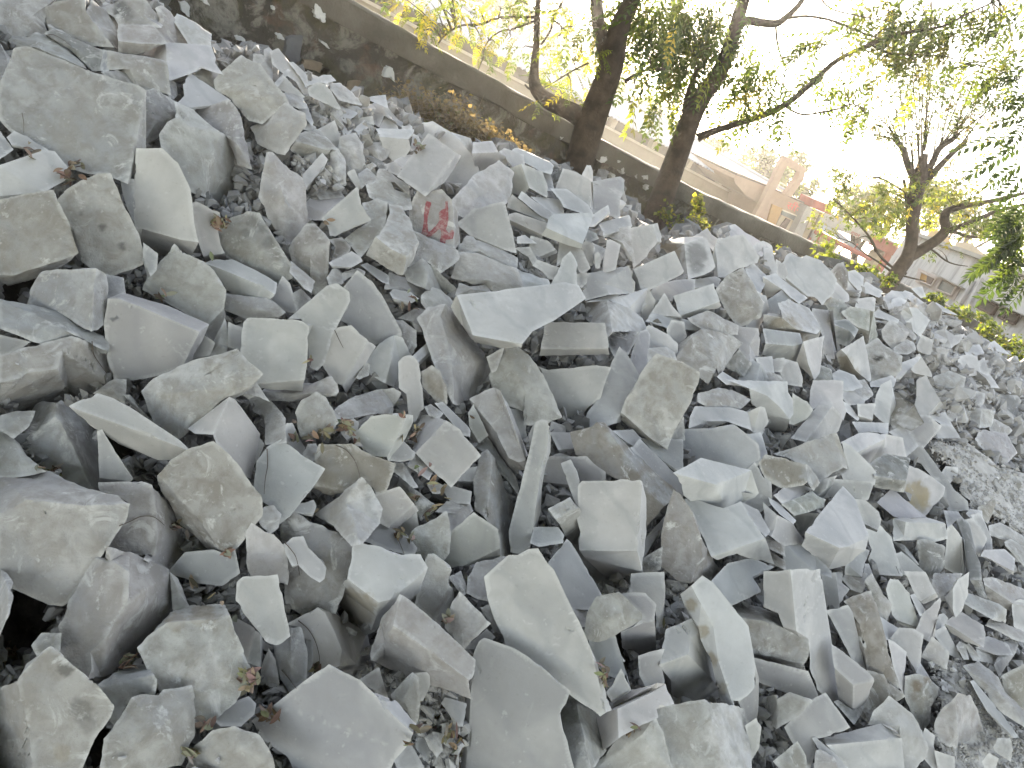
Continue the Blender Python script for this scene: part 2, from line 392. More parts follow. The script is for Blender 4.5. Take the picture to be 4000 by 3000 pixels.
ws u 4 @long white slab|long smooth white slab tapering to a point in the middle of the heap@: 1760,900 2212,845 2650,795 2760,820 2820,930 2560,1110 2380,1200 2300,1300 2212,1290 1890,1230 / 1760,900 1890,1230 2212,1290 2300,1300 2290,1340 2120,1335 1890,1280 1820,1170 1700,1000
pr - 1: 1430,900 1520,830 1590,850 1690,930 1690,1030 1600,1000 1490,1020 1440,960
ps u 1: 1165,870 1200,845 1330,870 1395,920 1310,970 1200,940
gr u 0: 1120,840 1160,700 1280,740 1460,850 1420,910 1330,870 1180,840
pr - 0: 1730,890 1760,790 1850,820 1970,800 2020,860 1750,890
ps u 1: 640,610 820,520 880,550 910,600 800,660 670,650
nr f 0: 660,590 690,480 640,420 740,400 810,470 810,510 740,550
pr - 0: 620,740 680,655 720,690 750,780 700,800 640,800
tr u 0: 750,700 880,660 940,690 930,720 870,690 760,770
gs u 0: 920,640 970,620 1140,720 1140,790 1080,770
gr - 0: 320,880 390,840 480,940 350,1020
gr - 0: 870,1600 950,1480 980,1500 970,1580 900,1610
gr f 0: 1190,1110 1270,1120 1380,1200 1380,1330 1330,1410 1240,1250
gs - 0: 1360,1420 1480,1310 1510,1400 1410,1490
gr - 0: 1240,1090 1380,1010 1480,1030 1400,1100 1430,1200 1390,1200 1330,1110
gr f 0: 2000,1430 2140,1350 2080,1540 2040,1560
#G 2 1
ps fr 0: 0,80 10,30 60,70 280,250 220,230 0,150
ps fr 1: 70,60 100,10 350,190 350,210 300,260 250,210
ps u 0: 180,50 330,60 420,75 440,120 445,190 380,200 350,190
ps u 2: 345,-20 480,0 650,110 700,200 680,215 570,170 450,130 430,80
ws u 3 @tilted white tile-shaped slab|tilted white slab with a ragged front edge under the trees@: 330,230 370,200 670,190 680,230 600,440 310,310 / 310,310 600,440 590,475 480,450 270,370
ps f 1: 0,200 40,185 300,270 240,400 0,270
gs f 0: 170,390 310,430 385,520 220,590 160,480
gs f 0: 20,490 150,480 220,600 180,630 140,560
ps - 1: 50,390 110,375 200,440 50,440
ws u 2: 690,210 820,125 838,190 720,290 680,290
gs u 1: 760,280 1000,210 1025,300 880,350 800,390 790,340
ds f 0: 640,330 720,360 740,400 640,440
pr f 1: 810,380 860,340 1020,305 1030,420 1060,620 1000,570 960,500 900,440
ps f 2 @standing box on the crest|upright squared block standing on the crest before the yellow shrub@: 1025,320 1210,290 1250,430 1170,540 1060,640 1030,450 / 1210,290 1250,280 1285,390 1285,430 1250,430
ws f 2 @block with a smoky stain|white block with a smoky grey stain and a tan left face@: 1490,455 1640,405 1680,430 1740,640 1700,690 1520,740 1500,580 / 1250,450 1490,455 1500,580 1520,740 1470,700 1460,600 1390,525 1180,590 / 1280,430 1480,400 1640,405 1490,455 1250,450
ws f 3 @slanting brick-shaped block|brick-shaped white block slanting upward near the crest@: 1060,670 1390,525 1470,690 1440,720 1190,840 1120,830 1100,760 / 1060,670 1100,760 1120,830 1040,860
ps f 0: 1560,400 1690,320 1720,370 1800,420 1810,480 1730,500 1680,430 1640,405
ws f 2 @square slab near the crest|large square white slab with a dark left flank near the crest@: 1760,470 1790,410 1990,380 2120,560 2100,610 1950,660 1790,750 1780,600 / 1740,560 1760,470 1780,600 1790,750 1730,730
ws ul 0: 1850,380 1890,300 1935,285 2010,350 2100,400 2212,480 2140,550 2110,520 1990,380 1860,400
ws r 0: 2080,480 2170,430 2212,470 2260,600 2212,620 2120,590 2130,560
ts f 1: 400,640 420,440 540,450 610,520 665,650 620,690 560,690 530,600 510,530
gs f 0: 600,470 640,435 690,450 715,490 710,610 680,630 640,570
ws f 2: 820,430 845,420 930,465 890,660 770,695 800,540
gs f 1: 715,540 745,525 765,560 755,650 720,650
gs f 0: 700,445 800,490 810,510 770,580 710,500
ps f 2 @shark-fin stone|grey shark-fin stone pointing up behind the long white slab@: 500,525 520,550 550,640 555,800 330,805 400,690 440,580
wr - 0: 60,690 190,740 300,750 325,810 0,830 0,610
gs f 0: 190,640 230,595 410,660 370,750 320,750 270,690
gs f 0: 555,720 640,705 640,780 600,820 560,790
gs fl 2: 620,770 660,710 800,790 840,880 650,930 630,850 / 660,710 1000,645 1035,700 1020,745 800,790 / 800,790 1020,745 1050,780 1040,870 850,885 840,880
ws u 1: 850,935 1175,840 1010,1010 / 1175,840 1230,950 1190,1090 1155,1135 1100,1080 1010,1010
ps u 0: 650,950 900,878 935,885 850,935
tr l 2 @half tan half white boulder|boulder with a tan left face and a smooth white right face@: 630,950 820,945 850,1100 865,1200 830,1240 790,1200 790,1140 680,1130 660,1050 625,980 / 820,945 900,960 1010,1010 1110,1090 1160,1200 1090,1200 865,1200 850,1100
ps f 3 @flat brick with a ruled line|flat rectangular block with a thin ruled line along its lower edge@: 300,1130 785,1140 800,1200 820,1350 265,1350 285,1240 / 265,1350 820,1350 825,1395 255,1405
dr u 2 @black-streaked small stone|small white stone streaked with black beside the flat brick@: 820,1270 870,1205 1090,1210 1050,1320 1000,1400 930,1370 890,1420 830,1300
bs f 1: 1020,1440 1100,1220 1160,1195 1190,1230 1170,1500 1100,1620 1060,1560
bs f 2 @bluish pointed slab|bluish smooth slab rising to a sharp point@: 925,1360 1000,1440 1100,1610 1040,1740 950,1970 810,2010 630,2040 640,1930 740,1790 780,1659 840,1530
bs f 0 @curved grey slab|smooth bluish slab with a curved top edge and pointed bottom@: 240,1520 330,1550 740,1510 835,1530 780,1659 750,1780 680,1830 590,1940 510,2010 420,1910 340,1740 300,1659
tr f 2 @granular tan slab|rough granular tan slab below the long white slab@: -180,1590 -120,1440 -60,1360 60,1350 160,1430 240,1560 340,1740 415,1930 300,1985 110,1995 100,1880 -20,1840 -160,1700
pr f 4 @rough paving-like block|rough-faced rectangular paving-like block with one corner pointing down@: 1090,1640 1180,1480 1250,1430 1450,1480 1610,1570 1590,1659 1540,1800 1400,2050 1340,2205 1200,2110 1000,1930 960,1900 990,1800 / 960,1900 1000,1930 1200,2110 1340,2205 1290,2190 1060,2060 950,1950
tr f 2 @tan pyramid|rough tan pyramid with a smooth white right side@: 1420,1465 1560,1270 1610,1250 1780,1370 1760,1500 1690,1640 1610,1580 1450,1480 / 1640,1195 1870,1240 1975,1310 1850,1470 1780,1590 1760,1500 1780,1370 1610,1250 / 1460,1310 1640,1195 1610,1250 1560,1270 1430,1430
ws f 1: 1170,1170 1200,1160 1350,1240 1420,1310 1425,1420 1250,1350 1190,1350
wr u 1: 1180,1360 1330,1345 1400,1390 1410,1460 1250,1430 1180,1480
ws u 0: 1170,1120 1210,1060 1440,1090 1610,1130 1690,1190 1560,1190 1350,1180 1310,1160
gs f 1: 1345,1180 1380,1115 1480,1130 1500,1240 1430,1350 1345,1240
ps f 1: 1210,1050 1320,885 1370,970 1470,1090 1300,1070
ws f 3 @white brick with pitted face|white brick-shaped block with a pitted face@: 1405,905 1730,805 1790,980 1480,1090 1440,1010
ts u 0: 1210,860 1270,790 1500,760 1570,760 1560,860 1400,910 1380,960 1230,960
ps u 0: 1560,760 1760,735 1790,760 1770,830 1730,805 1570,850
tr f 3 @hairy tan block|large tan rough block with fibrous scratches standing near the crest@: 1770,850 1850,740 2000,665 2060,760 2165,970 2140,1080 1960,1165 1850,1010
pr u 2: 1530,1090 1700,1030 1940,1150 1940,1230 1700,1215 1560,1130
gs fl 1: 1880,1240 1930,1170 2120,1190 2050,1320 2060,1460 1980,1370 / 2120,1190 2135,1250 2120,1440 2060,1460 2050,1320
ws r 0: 2110,870 2190,910 2212,1010 2130,1170 2030,1180 2030,1130 2140,1080 2165,970
ws u 1: 2020,670 2090,630 2205,740 2140,870 2110,860 2060,760
dr f 0: 1860,1480 1960,1370 2060,1480 2000,1590 1860,1510
ws u 1: 1780,1600 1820,1555 2020,1659 1850,1660
gs l 1: 1970,1610 2080,1460 2100,1659 2000,1680 / 2080,1460 2140,1500 2230,1640 2200,1720 2100,1659
ps - 0: 2110,1440 2212,1430 2260,1560 2212,1600 2140,1500
#H 3 1
ws f 1 @broad white slab on the crest|broad white slab with a notched top edge on the crest@: 130,640 170,560 200,535 260,570 330,560 450,600 540,700 580,760 560,850 460,960 400,900 310,890 180,800
ws l 0: 0,490 15,500 75,640 75,710 40,740 0,700
gs r 0: 75,590 150,640 190,790 80,710
nr f 0 @brown-rimmed oval stone|brown-rimmed oval stone standing on the crest@: 545,690 600,630 650,615 690,700 690,860 640,840 580,760
ws - 0: 690,700 750,685 820,740 815,820 790,870 760,820 700,770
ws f 0: 695,780 790,900 760,940 690,900
ps u 0: 535,910 590,790 690,890 690,940 620,950
ws u 1: 830,830 850,780 980,860 970,890 950,905 820,855
ws u 2: 0,740 70,715 150,780 325,910 260,960 180,900 120,840 / 0,740 120,840 30,900 0,910
gs f 0: 0,960 130,850 180,870 190,950 95,980 110,1090 0,1080
wr u 3 @bright white block with tan front|bright white block with a rough tan front below the crest@: 95,970 180,940 350,1010 440,1180 400,1220 240,1180 130,1090 / 0,1060 130,1090 240,1180 400,1220 440,1180 430,1260 300,1300 280,1230 0,1180
gs u 2: 0,1190 265,1230 290,1310 210,1330 0,1310 / 0,1310 210,1330 290,1310 270,1390 240,1470 0,1400
gs f 2 @tall smooth grey panel|tall smooth grey panel standing upright below the crest@: 380,1060 390,1020 555,1040 595,1425 470,1420 480,1260 440,1170 430,1130
ws r 3 @white shield-shaped slab|white shield-shaped slab with a dark left side@: 310,1305 480,1255 465,1380 440,1560 400,1610 350,1480 / 250,1470 310,1305 350,1480 400,1610
yr f 0: 465,980 560,925 640,940 680,1000 640,1040 660,1100 560,1100 550,1040 470,1020
yr f 2 @greenish block|greenish white block with a tan lower corner@: 640,1045 720,1000 880,1030 870,1200 760,1160 680,1090 / 880,1030 905,1040 940,1230 910,1290 850,1330 870,1200 / 760,1160 870,1200 850,1330 760,1230
ds u 1: 580,1120 680,1110 770,1190 740,1250 700,1200 570,1150 / 570,1150 700,1200 740,1250 680,1320 590,1290
ws f 1: 780,930 900,915 920,930 910,1040 880,1030 760,1010
ws u 1: 920,1050 960,1020 1120,1100 1110,1130 930,1080
ws r 2 @white cube on its corner|white cube balanced on its corner near the far end@: 1220,1005 1285,1010 1385,1110 1310,1240 1240,1180 1190,1130 1250,1080 / 1220,1005 1250,1080 1190,1130 1130,1110 1170,1020
pr f 2: 990,1200 1050,1120 1100,1130 1150,1200 1210,1210 1170,1290 1080,1350 1000,1260
tr u 1: 930,1120 1050,1100 1130,1110 1280,1240 1250,1280 1210,1210 1150,1200 1050,1120
ws r 2 @white wedge with tan left face|white wedge with a rough tan left face@: 640,1370 820,1260 850,1400 880,1590 880,1640 760,1540 690,1420 / 600,1400 640,1370 690,1420 760,1540 870,1640 640,1560
gr f 2 @rough greenish boulder|large rough grey boulder with a dark slit in it@: 850,1330 950,1270 1000,1330 1150,1420 1140,1530 1100,1580 890,1620 880,1560 860,1430
gr - 1: 1090,1350 1200,1280 1250,1300 1270,1360 1200,1400 1110,1390
ws u 1: 1110,1600 1160,1480 1290,1430 1310,1440 1230,1530 1150,1610
ps f 0: 1280,1440 1310,1410 1410,1570 1400,1610 1290,1580 1240,1530
ps f 0: 1290,1340 1330,1250 1420,1290 1400,1400 1380,1420 1310,1390
ts l 1 @split stone in the far rubble|split stone with a gap down its middle in the far rubble@: 1440,1210 1530,1190 1580,1340 1530,1330 1450,1250 / 1530,1190 1600,1240 1690,1230 1640,1300 1580,1340
ps f 1: 1645,1430 1740,1410 1800,1430 1830,1570 1740,1580 1660,1500
gs u 0: 1690,1340 1820,1320 1860,1390 1720,1410
gs f 0: 1800,1480 1870,1440 1910,1580 1840,1560
ps u 1: 1770,1600 1820,1565 1920,1590 1990,1659 1900,1680
ps u 0: 1860,1330 1960,1290 2080,1400 2000,1380
ws u 0: 970,890 1010,905 1070,855 1190,870 1240,880 1190,930 1060,960 1000,950
ws u 0: 1210,920 1240,880 1390,990 1330,1010
ws - 0: 1080,930 1130,915 1190,940 1150,1000 1060,1000
gs - 0: 990,960 1070,960 1050,1010 1000,1000
gs f 0: 1250,840 1330,825 1360,900 1320,910
ps u 0: 1390,990 1460,960 1630,1060 1560,1050
pr f 0: 1440,1600 1560,1550 1700,1600 1680,1690 1440,1680
gs f 0: 0,1450 130,1440 110,1550 0,1540
gs f 1: 110,1550 140,1450 250,1480 290,1600 290,1659 150,1650
tr - 1: 0,1550 100,1590 150,1659 0,1690
yr u 0: 410,1600 460,1510 540,1540 570,1640 540,1700 420,1659
ws u 1: 565,1580 620,1545 740,1590 810,1659 700,1720 600,1720
ws u 0: 890,1640 1060,1590 1100,1620 1080,1680 900,1680
#I 0 2
gr u 0: 0,280 150,240 300,235 240,370 120,460 0,390
br f 1 @faceted tooth-like rock|tall faceted pale rock shaped like a tooth@: 220,430 330,410 480,290 560,400 700,700 800,910 660,880 350,710 260,560 / 220,430 310,190 390,160 490,180 480,290 330,410 / 490,180 530,155 610,200 810,380 865,540 870,930 800,910 700,700 560,400 480,290
ps u 4 @plank-like slab over the hole|plank-like slab bridging a deep black hole@: 620,200 850,90 970,130 1200,260 1530,480 1640,580 1280,440 1090,370 720,240 / 620,200 720,240 1090,370 1280,440 1640,580 1560,640 1350,640 1000,490 800,360
gs f 0: 850,430 890,415 1000,600 1140,810 1100,850 870,860
pr u 1: 0,400 120,480 200,600 380,750 250,780 0,810
tr f 3 @massive block cut by the left edge|massive pale block cut by the left edge with leaf scraps on top@: 0,1150 250,1010 700,1060 1105,1040 1070,1180 900,1420 800,1560 700,1690 600,1850 540,1895 400,1880 110,1750 0,1580 / 0,810 250,760 430,780 650,880 850,940 1000,980 1105,1040 700,1060 250,1010 0,1150
gr f 1: 870,870 1240,855 1310,890 1330,1050 1350,1300 1330,1480 1000,1440 900,1420 1070,1180 1110,1030 870,940 / 1310,890 1380,980 1480,1040 1560,1250 1620,1400 1600,1500 1420,1600 1240,1500 1330,1480 1350,1300 1330,1050
tr f 3 @tilted tan cube|big tilted tan cube with a smooth dark lower face@: 1640,580 1840,520 1990,640 2160,880 2212,960 2212,1130 2020,1420 1920,1470 1700,1120 1370,790 1480,680 / 1370,790 1700,1120 1920,1470 1850,1450 1560,1190 1480,1030 1370,860
ps r 1: 1980,130 2030,150 2212,430 2220,500 2160,800 2100,780 1870,500 1850,440 1900,300 / 1640,390 1980,130 1900,300 1850,440 1700,430
bs f 0: 1490,1600 1610,1460 1850,1440 1920,1470 2015,1430 2055,1630 1910,1740 1700,1710 1500,1640
gr f 0: 815,80 950,0 1000,-40 1080,0 1075,170 960,110 880,90
dr f 0: 1080,105 1130,105 1310,310 1240,290
#J 1 2
pr f 0: 50,60 380,50 640,-60 690,10 705,70 680,95 590,115 440,130 300,150 130,140
pr l 1: 70,285 190,220 240,290 255,490 80,510 / -60,130 0,50 110,140 190,220 70,285 0,230
tr f 2 @pear-shaped stone|pear-shaped tan stone sitting above dry leaves@: 350,250 400,150 520,85 600,130 660,230 695,330 640,420 400,460 370,370
pr u 2: 680,230 850,110 1080,55 1010,260 870,290 720,300 / 1080,55 1170,45 1245,80 1185,180 1170,260 1010,260
gr - 0: 870,380 880,320 1010,260 980,330 930,350
ps f 3 @block with a creased left side|pale block with a creased left side between two leaf heaps@: 850,440 1000,290 1170,265 1290,275 1240,400 1130,620 1020,610 860,490 / 1290,275 1340,280 1345,330 1270,490 1140,650 1130,620 1240,400
ps - 1: 720,360 840,310 880,340 870,420 800,490 750,430
ps u 1: 1150,660 1270,500 1370,600 1350,650 1250,670
ps f 3 @diamond-shaped grey slab|diamond-shaped grey slab standing on one corner@: 1390,590 1640,325 1750,400 1920,610 1680,870 1530,740 / 1370,560 1440,280 1470,280 1640,325 1560,410 1390,590
gs u 1: 1560,180 1620,170 1840,380 1840,450 1780,430
gr u 1: 1460,200 1510,180 1610,250 1570,300 1500,270
ts f 0: 1835,260 1880,190 2000,440 1900,520 1850,400
gr u 0: 1880,540 2000,470 2212,800 2290,1000 2212,900 2060,720 1960,600
tr l 1 @spear-shaped tall stone|tall spear-shaped stone with a tan left face@: 1940,610 2000,590 2040,680 2010,1000 1980,1150 1890,1100 1890,850 / 2000,590 2060,660 2120,800 2190,1000 2212,1060 2200,1490 2100,1480 2090,1290 1980,1150 2010,1000 2040,680
gs f 1 @dull grey five-sided slab|dull grey five-sided slab at the foot of the spear-shaped stone@: 1640,1510 1690,1290 1880,1130 2080,1270 2095,1480 1840,1560 1690,1580
pr u 1: 1560,1110 1650,1025 1830,1030 1860,1100 1700,1310 1680,1310 1670,1200 1640,1100
pr f 2: 1350,1280 1400,1240 1550,1170 1640,1105 1680,1280 1665,1450 1620,1520 1480,1540 1380,1420
bs u 1: 940,1350 1070,1200 1130,1230 1290,1300 1380,1410 1350,1480 1100,1420
ts f 2 @tilted square tile|tilted square beige tile-like piece@: 1020,970 1240,900 1390,1090 1190,1255 1070,1190 1070,1060
pr f 0: 1230,890 1250,800 1350,900 1550,1040 1520,1100 1420,1180 1340,1030
pr u 0: 1200,690 1270,690 1390,880 1350,890 1250,800 1180,750
ps f 0: 1250,1220 1380,1110 1400,1240 1330,1300 1270,1310
ps - 1: 1410,710 1470,690 1530,740 1490,820 1430,780
pr u 0: 1370,620 1410,630 1470,700 1400,760 1310,700
ps u 1: 1610,900 1640,870 1850,930 1840,1030 1690,1020
pr u 1: 1490,880 1520,830 1610,880 1600,940 1530,940
gs f 0: 1820,740 1910,720 1900,860 1740,850
nr f 1 @brownish broad boulder|broad brownish boulder with a leaf-littered top@: 520,620 560,530 830,535 930,600 1190,690 1170,760 1110,930 1020,950 1000,900 910,820 780,920 520,870 / 520,870 780,920 740,940 660,960 490,880
bs f 2 @blue-grey sheet with thin twig|flat blue-grey slab with a thin twig across its left side@: 20,680 110,560 220,500 440,660 580,740 480,890 290,1130 210,1190 190,1080 70,1010 0,950
pr - 1: 415,600 450,530 510,525 555,590 490,660 430,640
ws r 0: 255,390 270,350 320,350 370,470 415,540 410,630 330,560 260,490
pr l 3 @chunk with a white broken face|chunk with a bright white broken face and a grey flank@: 520,1130 700,1000 910,820 780,1040 850,1180 890,1370 830,1390 680,1220 / 910,820 990,900 1030,990 1080,1080 1060,1200 910,1370 890,1370 850,1180 780,1040
gr f 0 @big grey rock under the flake|big grey rock with a light flake lying on its left flank@: 230,1280 260,1170 310,1110 500,1210 700,1290 830,1400 830,1560 780,1659 700,1900 680,1960 580,1950 430,1990 270,1890
ps u 2 @light rounded flake|light rounded flake lying on a big grey rock@: 250,1390 330,1340 410,1330 450,1420 530,1500 600,1590 580,1670 540,1700 440,1640 370,1560 320,1570 270,1470
pr f 1: -80,1300 0,1210 80,1290 130,1300 240,1390 280,1620 260,1720 200,1700 0,1659 -70,1600
pr - 2: 25,1170 70,1070 150,1060 210,1130 190,1230 120,1290 50,1220
bs u 0: 310,1100 350,1050 490,1010 510,1060 480,1140 340,1110
ps - 0: 0,400 70,520 30,640 0,690
ps - 1: -40,960 0,950 60,1040 0,1120 -30,1060
ws u 4 @white-topped block|thick block with a flat bright white top and tan front@: 850,1400 900,1390 1100,1430 1240,1480 1400,1490 1460,1600 1330,1720 1150,1860 1060,1880 800,1659 830,1560 / 800,1659 1060,1880 1040,2000 990,2130 900,2110 800,2060 715,1960 730,1760 / 1460,1600 1425,1700 1380,1900 1260,1840 1150,1960 1030,2120 990,2130 1040,2000 1060,1880 1150,1860 1330,1720
gr u 0: 1840,1659 1900,1550 2180,1495 2250,1500 2100,1600 2000,1659 2020,1860 1960,1860 1830,1800
pr f 0: -150,60 0,-30 110,150 0,50 -60,130
#K 2 2
gs f 4 @upright grey post-like bar|long narrow grey bar standing upright like a post@: 160,560 200,350 250,325 300,340 315,420 290,660 240,800 160,1370 80,1440 0,1430 0,1250 60,950 / 300,340 330,410 325,600 280,740 255,900 245,1100 135,1480 90,1500 80,1440 160,1370 240,800 290,660 315,420
pr ul 3 @sloping bar with a tan lower edge|sloping pale bar with a tan lower edge beside the upright post-like bar@: -362,140 -152,50 0,480 110,650 40,660 0,620 -132,420 -312,190 / -152,50 -100,80 28,330 120,600 110,650 0,480 / -362,140 -312,190 -132,420 0,620 40,660 110,650 100,720 0,760 -150,540 -290,300
gs f 0: 0,220 90,230 110,300 130,490 105,530 0,300
nr f 3 @long brown-faced beam|long beam with a brown left face and a grey top@: 525,430 700,395 740,355 820,400 960,590 1100,790 1200,950 1300,1040 1150,1210 1140,1000 1110,860 1000,855 800,760 720,690 650,640 570,620 / 740,355 800,350 860,400 1040,590 1200,740 1395,910 1380,970 1300,1040 1200,950 1100,790 960,590 820,400
gs u 1: 1040,570 1120,495 1420,790 1500,870 1460,980 1400,920 1200,740
ps f 4 @upright box with a squared face|large upright box-like block with a squared front face@: 585,900 620,855 880,860 930,845 1090,850 1110,900 1070,1430 600,1425 590,1320 605,1270 580,1180 / 600,1425 1070,1430 1110,1600 1090,1640 960,1670 830,1670 640,1480 / 1090,850 1110,860 1145,1000 1145,1300 1110,1600 1070,1430 1110,900
gs f 0: 270,900 310,640 640,635 690,690 795,760 790,850 600,860 540,880
ps fl 2: 430,700 510,670 545,730 590,860 580,1070 560,1050 500,900
tr u 1: 330,1100 510,1010 580,1095 390,1180 / 390,1180 580,1095 590,1260 600,1400 640,1480 830,1660 895,1720 880,1770 790,1825 700,1700 660,1640 520,1400
gs u 0: 200,1240 390,1245 440,1310 430,1370 240,1400 170,1370
tr f 3 @dark pointed stone|rough dark pointed stone like a tall triangle@: 1400,935 1450,970 1540,1100 1620,1330 1640,1490 1560,1600 1540,1690 1430,1670 1290,1560 1300,1290 1330,1150 / 1620,1330 1790,1620 1740,1690 1540,1690 1560,1600 1640,1490
gs u 0: 1140,1350 1310,1160 1300,1260 1160,1500 1130,1480
dr f 0: 1120,1520 1290,1420 1280,1600 1110,1630
ws u 5 @sharp rhombic box|sharp-edged rhombic box with a smooth flat top@: 1415,775 1640,655 2050,755 1770,875 / 1415,775 1770,875 1840,1080 1600,1040 1500,960 1480,870 / 1770,875 2050,755 2110,940 2080,975 1970,1020 1840,1080
ws u 2 @tilted square plate|tilted square plate under the rhombic box with an arched front edge@: 1510,1010 1560,1000 1830,1085 1970,1030 2170,1330 1730,1480 1600,1190 / 1730,1480 2170,1330 2212,1540 2060,1500 1940,1460 1780,1510
ps u 1: 1980,1030 2130,1100 2212,1270 2180,1330 2100,1230
bs f 1 @smooth hexagonal plate|smooth bluish plate with an angled top behind the rhombic box@: 1480,400 1740,390 1910,355 2110,520 2140,680 2030,740 1640,655 1510,710
ws f 0: 2030,440 2150,430 2200,600 2140,690 2120,540
ps u 2 @lying bar with a blunt end|thick lying bar with a blunt right end above the smooth hexagonal plate@: 1560,290 1600,200 1900,210 2030,240 2050,390 1850,320 1700,320 1550,380 / 2030,240 2130,200 2170,210 2200,320 2150,430 2070,410 2050,390
pr u 0: 1620,80 1780,35 1900,60 2050,130 1980,210 1700,200 1620,150
ps f 0: 2040,750 2100,690 2180,820 2212,850 2212,1030 2130,1100 1980,1020 2110,940
gs f 0: 1400,420 1480,290 1490,480 1380,490
gs u 0: 1130,480 1380,480 1470,490 1470,730 1420,760 1280,640
gs u 0: 880,410 1040,400 1110,470 1040,560 960,480
ps - 0: 330,420 350,330 460,370 450,430
gs u 0: 340,430 550,430 560,580 420,590
tr - 0: 330,630 400,600 490,620 500,640 420,650
bs u 1: 1740,1699 1870,1559 2060,1514 2212,1589 2070,1669 2145,1789 1890,1909 1800,1809
#L 3 2
ws r 1: -340,0 160,0 165,80 230,180 220,240 180,300 100,200 -2,110 -150,50 / -150,50 -2,110 100,200 180,300 160,370 100,440 -2,420 -30,250 -130,170
ts f 1: 220,95 330,160 380,230 330,300 250,350 190,340 200,270
ws f 0: 370,230 380,60 400,0 560,-20 640,0 640,150 665,230 640,300 560,190 460,180
gs ul 2 @grey loaf-shaped block|loaf-shaped block with a grey left side and white right side@: 215,460 440,190 550,200 340,490 / 550,200 640,290 600,400 560,440 340,490
ps u 1: 640,110 680,30 830,140 820,165 700,180
wr u 0: 720,-20 830,0 905,90 830,140 690,30
ws - 0: 660,160 700,180 780,290 770,310 680,240
ws f 1: 780,185 920,180 890,330 790,300
ws f 1 @tall thin-edged white stone|tall white stone with a thin lit right edge@: 930,130 980,20 1060,0 1075,90 1060,200 1035,360 920,250 / 1060,0 1105,190 1100,240 1060,330 1035,360 1060,200 1075,90
nr l 2 @half brown half cream stone|stone with a brown left half and cream right half@: 1060,330 1100,80 1210,200 1180,260 1150,360 1090,375 / 1100,80 1170,140 1260,190 1330,330 1230,395 1150,360 1180,260 1210,200
ps f 0: 1290,0 1370,-60 1400,10 1500,175 1400,270 1310,270 1270,190 1290,110
ts fl 2: 1230,400 1320,280 1380,280 1450,400 1340,545 1300,520 / 1380,280 1490,370 1440,440 1350,550 1340,545 1450,400
gs f 0: 1050,420 1180,360 1290,530 1180,640 1150,500
ws - 0: 740,330 1030,340 1025,430 880,410 790,420
ws u 2 @crisp white box|crisp white box with a flat top at the right of the heap@: 645,510 820,420 1020,440 1010,480 780,590 / 780,590 1010,480 1000,640 870,695 / 1020,440 1150,470 1180,630 1010,610 1010,480
tr f 2 @brown-grey panel with a white edge|brown-grey flat panel with a rough white right edge@: 80,605 540,440 570,500 640,720 430,830 330,700 120,620 / 540,440 590,430 690,740 640,720 570,500
tr u 1: 430,830 640,720 690,745 600,800 440,840
nr f 3 @dark brown stained stone|dark brown stained stone with a grey right end@: -70,690 -5,620 120,640 300,700 330,840 300,870 130,900 -5,830 / 300,700 340,710 440,850 380,920 330,840
ws f 0: 645,510 720,550 870,690 920,760 910,860 670,840 640,770 690,740
dr u 3 @dark slate-like stone|dark slate-coloured stone with a paler front edge@: 880,700 1010,610 1180,640 1220,650 1180,830 930,790 / 930,790 1180,830 1165,920 930,880
ps f 1 @slab with a yellow stain|grey slab with a large yellowish stain@: 1200,710 1300,740 1400,800 1520,890 1500,960 1350,1130 1180,1000 1170,890
ts f 2: 500,960 580,830 900,855 850,1005 740,985 600,970 480,985
ds l 2: 385,935 430,840 520,820 500,900 420,980 / 520,820 585,800 560,860 470,985 420,980 500,900
ps u 1: 60,960 180,870 260,860 370,910 200,1010 130,1030
yr u 2 @green-tinged curved slab|green-tinged slab with a curved lower side@: 130,1040 320,960 360,930 420,970 490,1000 480,1060 240,1130
ws u 4 @white kite-shaped block|big white kite-shaped block with two shaded lower faces@: 645,905 745,1010 820,1210 860,1320 680,1400 620,1410 340,1280 / 340,1280 620,1410 525,1590 310,1390 / 620,1410 680,1400 860,1320 830,1430 680,1550 525,1590
ds f 0: 220,1150 250,1110 440,1130 330,1280 280,1310
ws u 1: 15,990 100,1040 230,1170 210,1200 100,1120 30,1040
ps r 1: 80,1140 200,1200 305,1365 130,1390 30,1310 60,1250 / 0,1040 80,1140 60,1250 30,1310 0,1290
nr u 1: 0,1320 130,1400 140,1480 0,1400
nr u 0: 0,1420 140,1530 140,1600 30,1550 0,1530
bs f 2 @block with a sloping white top|block with a shaded grey front and sloping white top@: 140,1370 270,1500 420,1620 150,1620 / 130,1360 290,1325 400,1480 540,1610 540,1659 420,1620 270,1500 140,1370
ps f 0: 740,990 850,1020 950,1110 970,1170 940,1290 830,1230 800,1120
ws f 1: 840,1250 940,1290 965,1230 1060,1330 1150,1640 930,1630 870,1510 900,1430 860,1330
ws u 1: 960,1030 1075,920 1270,1080 1380,1165 1170,1165 1090,1140
ps f 3 @lying box with a dark end|lying box-shaped block with a dark streaked left end@: 1200,1200 1530,1210 1540,1330 1430,1360 1330,1340 1100,1350 1185,1310 / 1095,1165 1380,1165 1530,1210 1200,1200 / 1095,1165 1200,1200 1185,1310 1100,1350
dr f 1 @ribbed dark post|dark ribbed stone standing like a post under the lying box@: 1300,1360 1350,1345 1520,1400 1520,1550 1460,1659 1320,1659
ps f 1: 1535,1500 1550,1260 1590,1230 1690,1350 1700,1659 1530,1580
ds l 2: 1630,1180 1680,1180 1830,1550 1840,1659 1720,1659 1690,1340
ts f 1: 1690,1190 1770,1170 1830,1240 1890,1330 1820,1480 1800,1440
gs f 0: 1760,1150 1830,1130 1930,1340 1935,1430 1860,1430 1890,1330
ps u 1: 1850,1490 1880,1440 2040,1435 2120,1510 2110,1640 1900,1500
